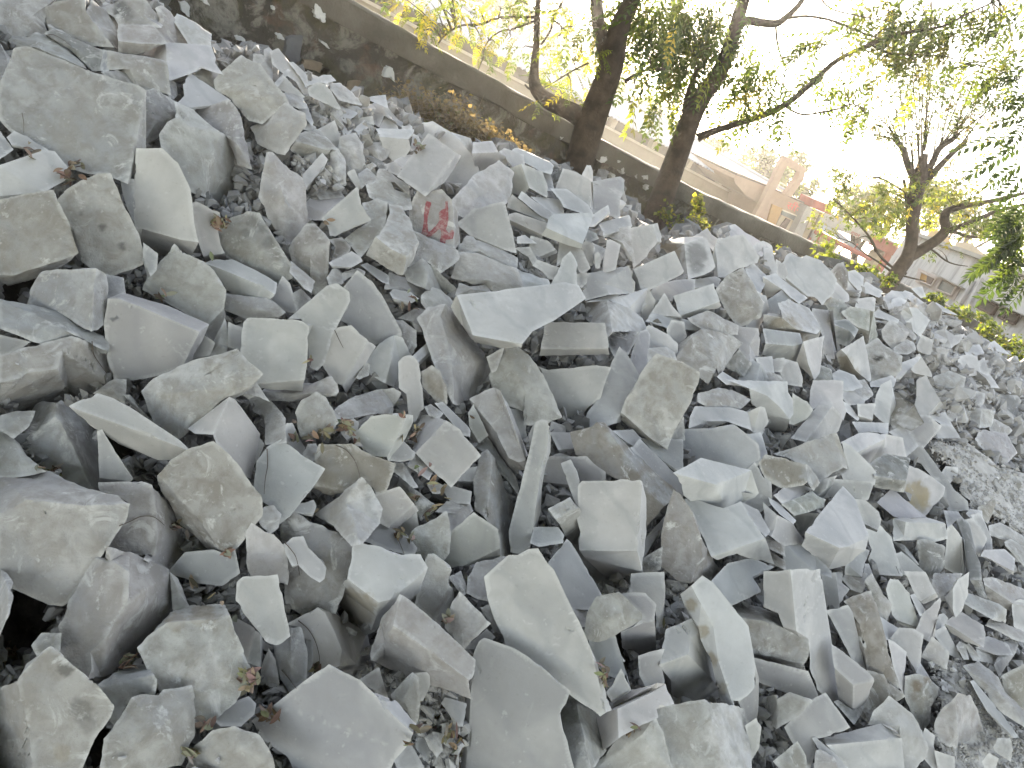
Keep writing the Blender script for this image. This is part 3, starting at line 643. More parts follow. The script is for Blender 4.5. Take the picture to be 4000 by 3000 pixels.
tr u 1: 1920,1230 2010,1205 2212,1330 2212,1420 2150,1380 1930,1310
tr u 2: 2050,1370 2100,1345 2212,1430 2212,1580 2060,1400
nr f 2 @brown tooth-shaped stub|small dark brown tooth-shaped stub catching the sun@: 1810,1070 1890,1040 1940,990 1975,1010 1900,1200 1850,1150
wr u 1: 1720,1120 1750,1085 1840,1100 1845,1140 1770,1170
gs u 0: 1530,1100 1640,1110 1690,1180 1620,1180 1560,1240
gs fl 1: 1300,540 1355,570 1450,700 1600,900 1710,1000 1720,1080 1550,1080 1500,960 1520,890 1400,790 1330,700 1220,650
ts - 1: 1495,790 1540,720 1630,730 1630,790 1560,860 1520,830
pr u 0: 1740,670 1830,610 1975,740 1880,830 1800,760
gr f 1 @largest rock of the far rubble|grey rock much larger than the broken rubble round it@: 1800,480 1850,400 2050,430 2140,590 2030,700 1900,610
tr l 2 @yellowish cube in the rubble|yellowish cube in the far rubble@: 1725,205 1840,215 1830,375 1740,300 / 1840,215 1955,240 1920,360 1830,375
tr u 0: 1845,210 1880,140 1970,130 1955,230
dr f 0: 1990,100 2150,110 2185,150 2160,220 2210,370 2040,300 1990,250
gr f 1: 1920,380 1960,310 2090,380 2100,400 2040,460 1930,410
gr f 1: 1765,150 1800,70 1870,90 1860,170 1820,200
pr - 0: 1545,260 1580,200 1660,240 1620,320 1570,310
ps f 0: 1440,440 1500,350 1600,380 1670,490 1480,490
ps - 0: 1390,280 1530,250 1600,380 1490,340
gs f 0: 1105,1480 1160,1460 1230,1520 1340,1620 1340,1670 1180,1670
ps - 0: 680,1550 830,1440 870,1450 830,1560 800,1659 670,1659
ps - 0: 840,1560 870,1560 920,1659 830,1670
dr l 0: 1080,1360 1180,1400 1300,1560 1200,1520
#M 0 3
tr fl 3 @great boulder by the deep hole|great rounded boulder with a grey left face beside the deep black hole@: 740,0 840,-150 960,-110 1100,0 1090,230 930,500 790,640 800,780 770,885 560,720 505,620 540,430 610,210 / 960,-110 900,-230 1100,-180 1350,-100 1470,0 1485,260 1290,480 1210,700 1100,720 880,845 770,885 800,780 790,640 930,500 1090,230 1100,0
pr l 1: 0,-60 60,0 115,60 90,130 115,180 70,340 0,500
pr f 2 @rock with flaking white crust|rock with a flaking white crust and a tan top@: 1205,620 1290,530 1450,420 1780,390 1970,350 2060,600 2165,870 2020,1080 1800,1270 1680,1270 1640,960 1480,970 1400,990 1320,860 1260,740 / 1290,530 1520,310 1680,265 1930,270 1970,350 1780,390 1450,420
tr f 2 @dirt-smudged corner boulder|large dirt-smudged boulder in the bottom corner@: 440,630 540,720 770,900 970,1120 930,1220 800,1400 680,1690 300,1690 230,1200 160,900 / 0,990 160,900 230,1200 300,1690 0,1690 / 160,900 240,780 440,630
tr fr 1 @gritty boulder at the bottom|gritty pale boulder with crumbs on it at the bottom edge@: 1150,1060 1200,1035 1370,1040 1410,990 1640,960 1670,1060 1660,1400 1560,1620 1440,1640 1200,1690 880,1690 920,1400 1050,1230
br f 0: 860,940 930,950 1240,880 1320,860 1340,900 1320,1030 1200,1035 1090,1110 1010,1290 930,1200 970,1120 880,1000 / 850,930 1000,850 1160,770 1240,780 1320,860 1240,880 930,950
tr f 3 @dome-shaped bottom stone|dome-shaped tan stone with a small chip on top at the bottom edge@: 1700,1470 1850,1340 2020,1300 2212,1380 2350,1560 2360,1690 1600,1690
ps u 2 @egg-shaped pebble|smooth egg-shaped pale stone among dry leaves@: 1860,1240 1960,1120 2140,1050 2200,1110 2190,1190 2080,1290 1920,1290
ps f 0: 1990,390 2030,365 2190,450 2200,480 2130,750 2070,580
ps f 3 @clean cream slab by the leaves|clean cream slab with rounded corners beside a leaf heap@: 2050,220 2060,70 2110,25 2390,10 2430,180 2460,350 2500,510 2380,590 2290,550 2212,480 2120,330
ps f 0: 2200,480 2265,520 2260,780 2130,740
gr f 0: 280,600 360,500 520,500 510,640 330,690
gr f 0: 1470,0 1540,30 1640,280 1500,300
#N 1 3
ps f 1 @fan-shaped block|fan-shaped smooth block with a rough top edge@: 285,430 540,290 600,330 680,490 740,640 720,770 560,830 500,800 490,560 400,540 380,450 / 540,290 690,340 830,430 945,490 970,620 1015,760 990,800 860,755 720,770 740,640 680,490 600,330 / 720,770 860,755 990,800 870,880 780,860 660,810
tr u 3 @long wedge with a smooth dark front|long wedge with a tan top and smooth shaded front@: 1250,190 1300,210 1600,450 1870,720 1860,870 1820,890 1470,630 1200,440 / 1200,440 1470,630 1820,890 1840,1045 1600,950 1330,870 1040,740 1120,590 / 1250,190 1200,440 1120,590 1020,730 1010,640 1110,380
gr f 1: 1385,250 1480,-180 1530,-180 1690,-60 1660,70 1600,210 1540,390 / 1660,90 1710,130 1700,230 1580,420 1540,390 1600,210
gr f 2 @saddle-shaped grey block|saddle-shaped grey block beside the large leaning slab@: 1760,150 2015,410 1900,520 1790,625 1640,440 1700,230
gr - 0: 1670,20 1770,0 1830,130 1790,160 1740,110
tr f 0: 1945,280 2050,250 2100,380 2150,500 2060,470
gs f 0: 1810,620 1990,465 2060,530 1930,630
br f 1: 155,590 280,540 300,460 380,450 410,540 440,680 430,900 310,1030 260,950 200,870 160,700
ps f 0: 420,545 490,550 490,750 440,880
gr f 0: 60,760 110,640 160,720 200,930 120,940 30,930
bs f 4 @veined triangular slab|huge triangular slab crossed by a pale vein at the bottom@: 630,775 900,920 1040,1050 1160,1200 1330,1350 1300,1440 1180,1570 1130,1690 340,1690 280,1540 80,1400 0,1250 180,1120 400,950 540,850 / 1040,1050 1150,1070 1250,1160 1365,1280 1330,1350 1160,1200
gs u 1: 1200,1600 1310,1420 1460,1680 1240,1690
gr fr 1: 890,910 1060,800 1130,1050 1050,1050 970,960
gr f 2 @upright almond-shaped stone|almond-shaped grey stone standing upright among leaves@: 1180,1030 1350,835 1395,890 1415,1100 1395,1250 1370,1285 1300,1160 1200,1090
gs f 1: 1380,850 1490,840 1500,940 1440,1070 1410,1070 1400,900
ps u 1: 1610,1110 1640,1060 1810,1110 1780,1290 1720,1290 1660,1170
pr - 1: 1465,1400 1530,1355 1600,1370 1610,1490 1560,1560 1500,1480
ps - 1: 1610,1290 1660,1280 1710,1370 1680,1480 1620,1440
gr - 0: 1600,1210 1650,1195 1690,1270 1610,1270
gr - 0: 1370,1300 1420,1230 1480,1390 1400,1370
gs - 0: 1390,1400 1450,1400 1510,1520 1440,1600 1380,1500
pr - 0: 1540,1600 1590,1560 1630,1650 1560,1670
pr - 0: 1640,1580 1690,1590 1740,1660 1650,1670
gr - 0: 1470,1590 1530,1520 1540,1560 1500,1620
gs f 2 @huge smooth dark slab|huge smooth dark grey slab at the bottom with a thick left edge@: 1890,700 1940,590 1985,560 2212,645 2440,780 2690,1000 2640,1140 2620,1180 2680,1480 2740,1690 1830,1690 1860,1300 / 1890,700 1860,1300 1830,1690 1770,1690 1800,1150 1850,950
#O 2 3
ps f 5 @large leaning slab|very large pale leaning slab tapering to a point over the dark slab@: -215,30 0,-150 60,-150 150,-200 230,-205 310,-80 360,0 500,270 570,400 700,700 840,1130 740,1190 640,1110 500,1010 380,920 270,850 230,790 0,645 -60,520 -130,380 -190,200
gs f 1: 320,-100 480,-300 520,-260 670,0 770,165 700,270 510,280 380,30
tr f 4 @floating five-sided plate|tan five-sided plate resting over other stones@: 740,190 920,150 1110,330 1100,380 1000,440 880,510 760,560 640,530 660,330
gs f 1: 930,160 1150,165 1240,260 1225,390 1050,440 1110,380 1110,330 / 950,480 1050,440 1225,390 1240,650 1100,700 1060,720 960,600
gs f 0: 1040,0 1310,-20 1320,150 1290,420 1240,430 1240,260 1150,165 1030,150
bs f 0: 680,560 890,520 960,760 1020,1000 980,850 900,880 800,840 690,700
gr - 0: 510,280 580,290 660,320 650,430 580,430
ps f 1: 860,960 940,815 1020,990 870,1090 820,1000
gs f 0: 1100,700 1190,670 1310,640 1280,760 1310,900 1300,940 1160,950 1110,850
ts u 1 @three-faced block behind the white slab|three-faced block with tan top tucked behind the leaning white slab@: 1280,770 1340,480 1550,390 1540,560 1520,685 / 1280,770 1520,685 1780,960 1880,1100 1570,1100 1380,890 / 1550,390 1640,470 1760,900 1780,960 1520,685 1540,560 / 1250,810 1280,770 1380,890 1570,1100 1400,1110 1310,910
ws f 5 @leaning white slab with tan edge|leaning white slab with a tan broken left edge@: 1560,110 1650,25 1740,80 1890,270 2030,440 2080,720 2090,940 1980,1060 1890,1050 1780,720 1740,440 1640,260 / 1470,180 1560,110 1640,260 1740,440 1780,720 1890,1050 1920,1110 1800,1050 1770,960 1730,750 1640,560 1620,450 1500,260
ps u 3 @hollow-fronted block|block with a smooth hollowed front and tan top rim@: 920,1150 1210,1010 1310,945 1380,1110 1240,1150 1250,1220 1100,1290 930,1390 / 740,1200 860,1150 860,1100 1000,1000 1240,940 1310,945 1210,1010 920,1150 / 740,1200 920,1150 930,1390 800,1500 790,1400
pr f 2 @peaked stone at the bottom|pale peaked stone cut by the bottom edge@: 690,1690 930,1400 1110,1270 1230,1225 1290,1330 1390,1690
tr f 4 @half tan half white bottom slab|big block half tan and half white at the bottom edge@: 1240,1180 1250,1140 1650,1090 1720,1270 1800,1560 1860,1690 1390,1690 1290,1330 / 1650,1090 1990,1150 2020,1300 2060,1690 1860,1690 1800,1560 1720,1270
tr l 1: 410,1160 480,1010 560,1120 630,1420 680,1690 540,1690 460,1440 / 480,1010 640,1110 740,1200 790,1420 800,1500 690,1650 680,1690 630,1420 560,1120
tr f 3 @tan box with a worn edge|tan weathered box with a pale lower edge@: 1990,370 2212,405 2555,545 2545,680 2520,760 2212,680 2070,660 2030,430 / 2070,660 2212,680 2520,760 2530,825 2212,740 2080,705 / 1890,265 1975,240 2310,330 2360,430 2555,545 2212,405 1990,370
gs f 1: 2085,710 2212,750 2550,830 2580,900 2660,1090 2600,1090 2360,1000 2130,915
gs r 1: 1960,1080 2100,950 2090,750 2130,900 2125,1130 2070,1310 2020,1270 1990,1150
gs f 1: 2020,1300 2110,1240 2150,1310 2130,1480 2065,1600 2050,1500
#P 3 3
ws r 4 @tallest white pillar-like slab|tall white pillar-like slab with a grey shaded left side@: 200,-30 450,-35 490,240 530,500 580,850 615,1090 560,1100 490,1030 420,960 360,790 345,540 250,480 / -20,-10 200,-30 250,480 140,440 100,330 -20,280
ps f 0: 460,0 580,-20 615,270 510,300 490,130
ps - 0: 585,0 650,0 640,60 700,110 610,240 600,130
ps ul 3 @bluish beam pointing downhill|bluish grey squared beam pointing downhill@: 555,600 680,690 840,820 900,885 735,940 580,800 / 580,800 735,940 730,1170 620,1080 600,930 / 735,940 900,885 905,910 840,1080 760,1160 730,1170
bs f 2: 510,310 690,265 730,330 845,825 740,740 650,570 590,450
nr f 3 @long dirty brown bar|long dirty brown-grey bar leaning like a fallen post@: 660,230 760,180 890,145 920,230 1000,500 1130,950 1000,940 860,820 790,590 730,330 690,265
nr f 1 @rusty brown rock|rusty brown crusted rock wedged under the dirty bar@: 860,820 1000,860 1030,930 1170,1010 1180,1040 1110,1080 1060,1050 870,1260 810,1200 900,920
ws fr 1: 1040,560 1100,590 1195,670 1180,850 1190,1000 1220,1130 1180,1020 1130,950 1080,760
pr f 1: 840,60 900,0 1000,170 1065,240 1050,320 1020,390 950,330 920,200
ps fr 1 @smooth hump-backed stone|smooth pale hump-backed stone@: 1030,130 1060,30 1130,50 1210,160 1300,400 1270,460 1130,400 1080,330
tr u 0: 650,30 680,0 850,0 830,100 800,140 720,110
gs f 1: 1060,550 1140,460 1270,470 1335,520 1310,740 1260,840 1200,680 1120,590
ws - 0: 970,360 1135,465 1060,550 1020,540
ps f 3: 1190,0 1360,0 1460,180 1340,235 1290,180
ps - 2: 1235,175 1270,165 1365,310 1310,335
ps f 2: 1285,460 1340,330 1480,205 1490,230 1450,400 1400,560 1330,520
ps - 0: 1440,470 1480,340 1520,330 1550,370 1500,450
ws r 3 @white knife-like blade|thin white knife-like blade standing upright@: 1600,110 1640,40 1730,0 1720,160 1640,400 1600,290 / 1530,180 1600,110 1600,290 1640,400 1570,290
gr u 1: 1420,130 1440,0 1670,0 1640,40 1530,150 1470,180
gr u 3 @grey bar over the dark gap|rough grey bar lying over a dark gap on the right@: 1660,150 1710,140 2000,250 1930,370 1900,350 1700,240 / 2000,250 2045,290 2040,395 1930,370
ps ul 2 @smooth flat slab over the gap|smooth flat slab with a thick front edge on the right slope@: 1650,330 1680,325 1850,430 1865,500 1850,605 1600,440 1530,410 / 1530,410 1600,440 1850,605 1700,560 1580,480
tr u 2: 1890,430 1930,375 2212,490 2212,580 2100,540 2000,480
gs u 1: 1790,620 1850,600 1880,530 2060,590 2110,680 1960,680
br u 1: 2040,570 2090,545 2160,600 2130,670 2000,850 1960,760 2000,690
tr u 1: 1630,610 1660,575 1700,590 1730,710 1690,710
tr u 1: 1710,600 1740,590 1830,690 1820,730 1770,720
pr u 0: 1810,640 1880,635 1960,690 1940,750 1840,730
gr u 2 @long grey bar at the right edge|long rough grey bar running out at the right edge@: 1700,790 1820,740 1990,880 2040,1000 2212,1190 2212,1310 2000,1160 1780,890
gs u 1: 1760,930 1790,920 2010,1180 2155,1380 2090,1395 1900,1180
nr f 1: 2020,870 2110,820 2212,760 2212,1180 2080,1050 2040,970
pr fl 3 @boulder alone on the dirt|grey faceted boulder sitting alone on the dirt slope@: 1480,1180 1620,1060 1630,1280 1640,1370 1560,1460 1460,1390 1450,1290 / 1620,1060 1640,1025 1740,1050 1800,1170 1855,1350 1800,1430 1640,1480 1560,1460 1640,1370 1630,1280
tr f 1 @crumbly brown-spotted rock|crumbly rock with brown spots above the dirt slope@: 1190,870 1280,850 1380,880 1470,970 1440,1080 1410,1130 1400,1260 1340,1370 1250,1200 1190,1050
pr f 3 @rough grey slab at lower right|large rough grey slab behind the bottom front block@: 930,1180 1050,1050 1100,1080 1250,1200 1340,1380 1380,1480 1330,1570 1250,1690 1160,1690 1140,1400 1040,1310 880,1290
ps f 4 @front block with a rounded rim|front block with a rounded white top rim at the bottom@: 530,1460 900,1425 1140,1400 1165,1690 720,1690 / 510,1400 970,1285 1050,1310 1120,1370 1140,1400 900,1425 530,1460
gs f 1: 155,1310 380,1085 490,1030 700,1320 510,1385 400,1410 420,1500 350,1690 300,1560 210,1420
gr f 1: 60,1600 250,1440 320,1560 330,1690 130,1690
ps u 2: 390,1410 420,1405 600,1560 710,1680 620,1690 440,1500
pr f 2: 400,1690 420,1510 450,1505 560,1560 640,1690
ps f 1: 1340,1380 1360,1325 1440,1390 1430,1500 1480,1640 1440,1680 1350,1570
ps f 1: 1450,1520 1605,1570 1605,1690 1480,1690
pr f 2 @lone block in the dirt|small pale block half sunk in the dirt slope@: 1960,1480 1990,1410 2085,1410 2110,1500 2090,1595 1970,1510
ps f 2 @round stone near the corner|small roundish stone on the dirt near the bottom right corner@: 1860,1600 1910,1540 1980,1580 1960,1650 1880,1655
dr u 0: 580,1090 620,1080 735,1175 830,1100 800,1190 740,1270
pr l 2: 80,1070 180,1010 370,1080 250,1210 80,1305 / 0,1040 80,1030 80,1070 80,1305 0,1240
pr f 1: 1330,700 1420,530 1560,660 1540,800 1430,750
gs f 0: 1430,500 1530,440 1670,720 1560,670
ps - 0: 1280,830 1320,760 1390,870 1370,890
ps - 1: 1505,900 1590,960 1560,1000 1510,980
pr u 1: 1870,30 1950,20 2212,120 2212,270 2110,230 1880,80 / 1880,80 2110,230 2110,300 1900,200
ps f 1: 2110,240 2180,210 2212,220 2212,480 2130,430
dr f 1: 1740,10 1830,0 1885,180 1820,160
"""
# ------------------------------------------------------------------ the stones: each one is a set of faces that share edges
def parse_rocks(text):
    rocks, ox, oy = [], 0, 0
    for line in text.strip().splitlines():
        if line.startswith('#'):
            _, cx_, cy_ = line.split(); ox, oy = int(cx_) * 1000, int(cy_) * 750
            continue
        head, body = line.split(':', 1)
        lab = None
        if '@' in head:
            head, lab, _ = head.split('@'); lab = lab.split('|')
        tone, ori, lift = head.split()
        def pt(q):
            x, y = (float(c) for c in q.split(','))
            k = (abs(math.sin(x * 12.9898 + y * 78.233 + ox + oy)) * 43758.5453) % 1
            if x == 0 and ox: x -= 4 + 34 * k
            if x == 2212: x += 4 + 34 * k
            if y == 0 and oy: y -= 4 + 30 * k
            if y == 1659: y += 4 + 30 * k
            return (ox + x / 2.212, oy + y / 2.212)
        polys = [[pt(q) for q in p.split()] for p in body.split('/')]
        rocks.append(dict(tone=tone[0], rough=tone[1], ori=ori, lift=int(lift), lab=lab, polys=polys))
    return rocks

def weld(polys, tol=7.0):
    pts, faces = [], []
    for p in polys:
        f = []
        for q in p:
            for i, r in enumerate(pts):
                if (r[0] - q[0]) ** 2 + (r[1] - q[1]) ** 2 < tol * tol:
                    break
            else:
                pts.append(q); i = len(pts) - 1
            if i not in f: f.append(i)
        if len(f) > 2: faces.append(f)
    # a vertex lying on another face's edge becomes part of that edge
    for f in faces:
        k = 0
        while k < len(f):
            a, b = pts[f[k]], pts[f[(k + 1) % len(f)]]
            L2 = (b[0] - a[0]) ** 2 + (b[1] - a[1]) ** 2
            best = None
            for i, q in enumerate(pts):
                if i in f: continue
                s = ((q[0] - a[0]) * (b[0] - a[0]) + (q[1] - a[1]) * (b[1] - a[1])) / max(L2, 1e-6)
                if 0.04 < s < 0.96:
                    d = math.hypot(a[0] + s * (b[0] - a[0]) - q[0], a[1] + s * (b[1] - a[1]) - q[1])
                    if d < 6.5 and (best is None or s < best[0]): best = (s, i)
            if best: f.insert(k + 1, best[1])
            else: k += 1
    return pts, faces

def area2(pts):
    return 0.5 * sum(pts[i][0] * pts[(i + 1) % len(pts)][1] - pts[(i + 1) % len(pts)][0] * pts[i][1] for i in range(len(pts)))

def face_towards(n, d, lo):
    """Tilt a normal until the face can be seen along ray d."""
    c = -d.normalized()
    n = n.normalized()
    for _ in range(12):
        if n.dot(c) >= lo: break
        n = (n + c * .15).normalized()
    return n

def make_rock_shape(r, rng):
    pts, faces = weld(r['polys'])
    if len(faces) == 1 and r['rough'] == 's' and r['area'] > 2600 and rng.random() < .62:
        # a sawn slab shows a strip of its thickness along one lower edge
        f = faces[0]; k = len(f)
        cc = (sum(pts[i][0] for i in f) / k, sum(pts[i][1] for i in f) / k); best = None
        for e in range(k):
            a_, b_ = pts[f[e]], pts[f[(e + 1) % k]]; L_ = math.hypot(b_[0] - a_[0], b_[1] - a_[1])
            o_ = ((a_[0] + b_[0]) / 2 - cc[0], (a_[1] + b_[1]) / 2 - cc[1]); sc_ = L_ * (o_[1] * .9 + abs(o_[0]) * .25) / max(math.hypot(*o_), 1)
            if best is None or sc_ > best[0]: best = (sc_, e, L_)
        e = best[1]; i0, i1, ip, inx = f[e], f[(e + 1) % k], f[e - 1], f[(e + 2) % k]
        if k > 3 and best[0] > 0:
            wd_ = math.sqrt(r['area']) * rng.uniform(.10, .22)
            def step(a, b):
                L_ = math.hypot(pts[b][0] - pts[a][0], pts[b][1] - pts[a][1]); t_ = min(.45, wd_ / max(L_, 1))
                return (pts[a][0] + (pts[b][0] - pts[a][0]) * t_, pts[a][1] + (pts[b][1] - pts[a][1]) * t_)
            pts += [step(i0, ip), step(i1, inx)]; n0_ = len(pts) - 2
            faces = [[n0_ if i == i0 else n0_ + 1 if i == i1 else i for i in f], [n0_, i0, i1, n0_ + 1]]
    allx = [p[0] for p in pts]; ally = [p[1] for p in pts]
    ctr = (sum(allx) / len(pts), sum(ally) / len(pts))
    D0 = heap_depth(*ctr) * (1 - .012 * r['lift'])
    ext = max(max(allx) - min(allx), max(ally) - min(ally))
    size = ext / FPX * D0
    grow = 1.035 + 10.0 / ext
    P = [(ctr[0] + (p[0] - ctr[0]) * grow, ctr[1] + (p[1] - ctr[1]) * grow) for p in pts]
    rays = [ray(*p) for p in P]
    if len(faces) == 1 and r['rough'] == 'r' and ext > 55:
        f = faces[0]; k = len(f)
        a0 = rng.integers(k)
        w = rng.uniform(.15, .85)
        q = (ctr[0] * .55 + P[f[a0]][0] * .45 * w + P[f[(a0 + k // 2) % k]][0] * .45 * (1 - w), ctr[1] * .55 + P[f[a0]][1] * .45 * w + P[f[(a0 + k // 2) % k]][1] * .45 * (1 - w))
        dome = (len(P), rng.uniform(.06, .15))
    else: dome = None
    X = [None] * len(P)
    n0 = Vector((0, 0, 0))
    for ch in r['ori']: n0 += ORI[ch].normalized()
    n0 = (n0.normalized() * .8 + HEAP_N * .35).normalized()
    n0 = (n0 + Vector(rng.normal(0, .13, 3))).normalized()
    done = []
    order = list(range(len(faces)))
    normals = {}
    while order:
        pick = None
        if not done: pick, share = order[0], []
        else:
            best = -1
            for k in order:
                for j in done:
                    s = [i for i in faces[k] if i in faces[j]]
                    if len(s) > best: best, pick, share, jj = len(s), k, s, j
        order.remove(pick)
        f = faces[pick]
        fc = (sum(P[i][0] for i in f) / len(f), sum(P[i][1] for i in f) / len(f))
        fr = ray(*fc)
        if len(share) >= 2:
            a, b = max(((X[i], X[j]) for i in share for j in share if i < j), key=lambda q: (q[0] - q[1]).length)
            e = (b - a).normalized()
            nj = normals[jj]
            m = e.cross(nj).normalized()
            # outward: away from the middle of the known face
            cj = Vector((0, 0, 0))
            for i in faces[jj]: cj += X[i]
            cj /= len(faces[jj])
            if m.dot((a + b) / 2 - cj) < 0: m = -m
            n = face_towards((m * 1.0 + nj * .12), fr, .33)
            p0 = (a + b) / 2 - EYE
        else:
            n = face_towards(n0, fr, .42); p0 = fr * D0
        normals[pick] = n
        for i in f:
            if X[i] is None:
                t = n.dot(p0) / min(n.dot(rays[i]), -1e-3) if n.dot(rays[i]) < 0 else D0
                t = min(max(t, D0 - .55 * size), D0 + .75 * size)
                X[i] = EYE + rays[i] * t
        done.append(pick)
    if dome:
        f = faces[0]
        t = min((q_ for q_ in [normals[0].dot(X[f[0]] - EYE) / normals[0].dot(ray(*q))]), default=D0)
        P.append(q); X.append(EYE + ray(*q) * (t - dome[1] * size))
        faces = [[f[i], f[(i + 1) % len(f)], dome[0]] for i in range(len(f))]
    # boundary and closed back
    edges = {}
    for f in faces:
        for k in range(len(f)):
            e = (f[k], f[(k + 1) % len(f)]); key = (min(e), max(e))
            edges.setdefault(key, []).append(e)
    bnd = [v[0] for v in edges.values() if len(v) == 1]
    V = [x.copy() for x in X]
    cen = sum((x for x in V), Vector((0, 0, 0))) / len(V)
    th = min(max(.42 * size * (0.55 if r['rough'] == 's' else .8), .035), .28)
    d = (cen - EYE).normalized()
    mark = {}
    def back(i):
        if i not in mark:
            q = V[i] + d * th
            c2 = cen + d * th
            V.append(c2 + (q - c2) * .72 + Vector(rng.normal(0, .05 * size, 3)))
            mark[i] = len(V) - 1
        return mark[i]
    F = [list(f) for f in faces]
    tip = None
    for a, b in bnd:
        F.append([b, a, back(a), back(b)])
    V.append(cen + d * th * 1.15); tip = len(V) - 1
    for a, b in bnd:
        F.append([back(b), back(a), tip])
    return V, F, len(X), size, D0, ctr, cen

def refine_rock(V, F, nfront, size, D0, r, rng):
    bm = bmesh.new()
    fl = bm.verts.layers.float.new('front')
    vs = [bm.verts.new(v) for v in V]
    for i, v in enumerate(vs): v[fl] = 1.0 if i < nfront else 0.0
    for f in F:
        try: bm.faces.new([vs[i] for i in f])
        except ValueError: pass
    bmesh.ops.recalc_face_normals(bm, faces=bm.faces)
    bmesh.ops.triangulate(bm, faces=bm.faces)
    L = max(D0 / 768 * 3.0, size / 50)
    for it in range(6):
        ed = [e for e in bm.edges if e.calc_length() > L * 1.5 and (e.verts[0][fl] > .3 or e.verts[1][fl] > .3)]
        if not ed: break
        bmesh.ops.subdivide_edges(bm, edges=ed, cuts=1, use_grid_fill=False)
        bmesh.ops.triangulate(bm, faces=[f for f in bm.faces if len(f.verts) > 3])
    bm.normal_update()
    bm.verts.ensure_lookup_table()
    co = np.array([v.co[:] for v in bm.verts]); no = np.array([v.normal[:] for v in bm.verts])
    ev = np.array([(e.verts[0].index, e.verts[1].index) for e in bm.edges])
    ang = np.array([e.calc_face_angle(0.0) if len(e.link_faces) == 2 else 0.0 for e in bm.edges])
    sharp = np.zeros(len(co)); np.maximum.at(sharp, ev[:, 0], ang); np.maximum.at(sharp, ev[:, 1], ang)
    sharp = np.clip((sharp - .25) / .6, 0, 1)
    seed = Vector(rng.uniform(-50, 50, 3))
    rough = r['rough'] == 'r'
    a1 = size * (.017 if rough else .0022); f1 = 2.6 / size
    a2 = min(size, .35) * (.011 if rough else .0018); f2 = 9.0 / size
    a3 = min(size, .3) * (.006 if rough else .001); f3 = 26.0 / size
    chip = np.zeros(len(co)); dis = np.zeros(len(co))
    for i, p in enumerate(co):
        q = Vector(p) + seed
        dis[i] = a1 * mnoise.noise(q * f1) + a2 * mnoise.noise(q * f2) + a3 * mnoise.noise(q * f3)
        chip[i] = mnoise.noise(q * (7 / size) + Vector((9, 2, 5)))
    # worn, chipped edges: pull sharp vertices towards their neighbours
    amt = sharp * np.clip(.22 + .9 * chip, .06, .8) * (.8 if rough else .5)
    for _ in range(1):
        acc = np.zeros_like(co); cnt = np.zeros(len(co))
        np.add.at(acc, ev[:, 0], co[ev[:, 1]]); np.add.at(acc, ev[:, 1], co[ev[:, 0]])
        np.add.at(cnt, ev[:, 0], 1); np.add.at(cnt, ev[:, 1], 1)
        co = co + (acc / np.maximum(cnt, 1)[:, None] - co) * (amt * .8)[:, None]
    co = co + no * (dis - sharp * np.clip(chip - .15, 0, 1) * size * .035)[:, None]
    faces = [tuple(v.index for v in f.verts) for f in bm.faces]
    bm.free()
    return co, faces

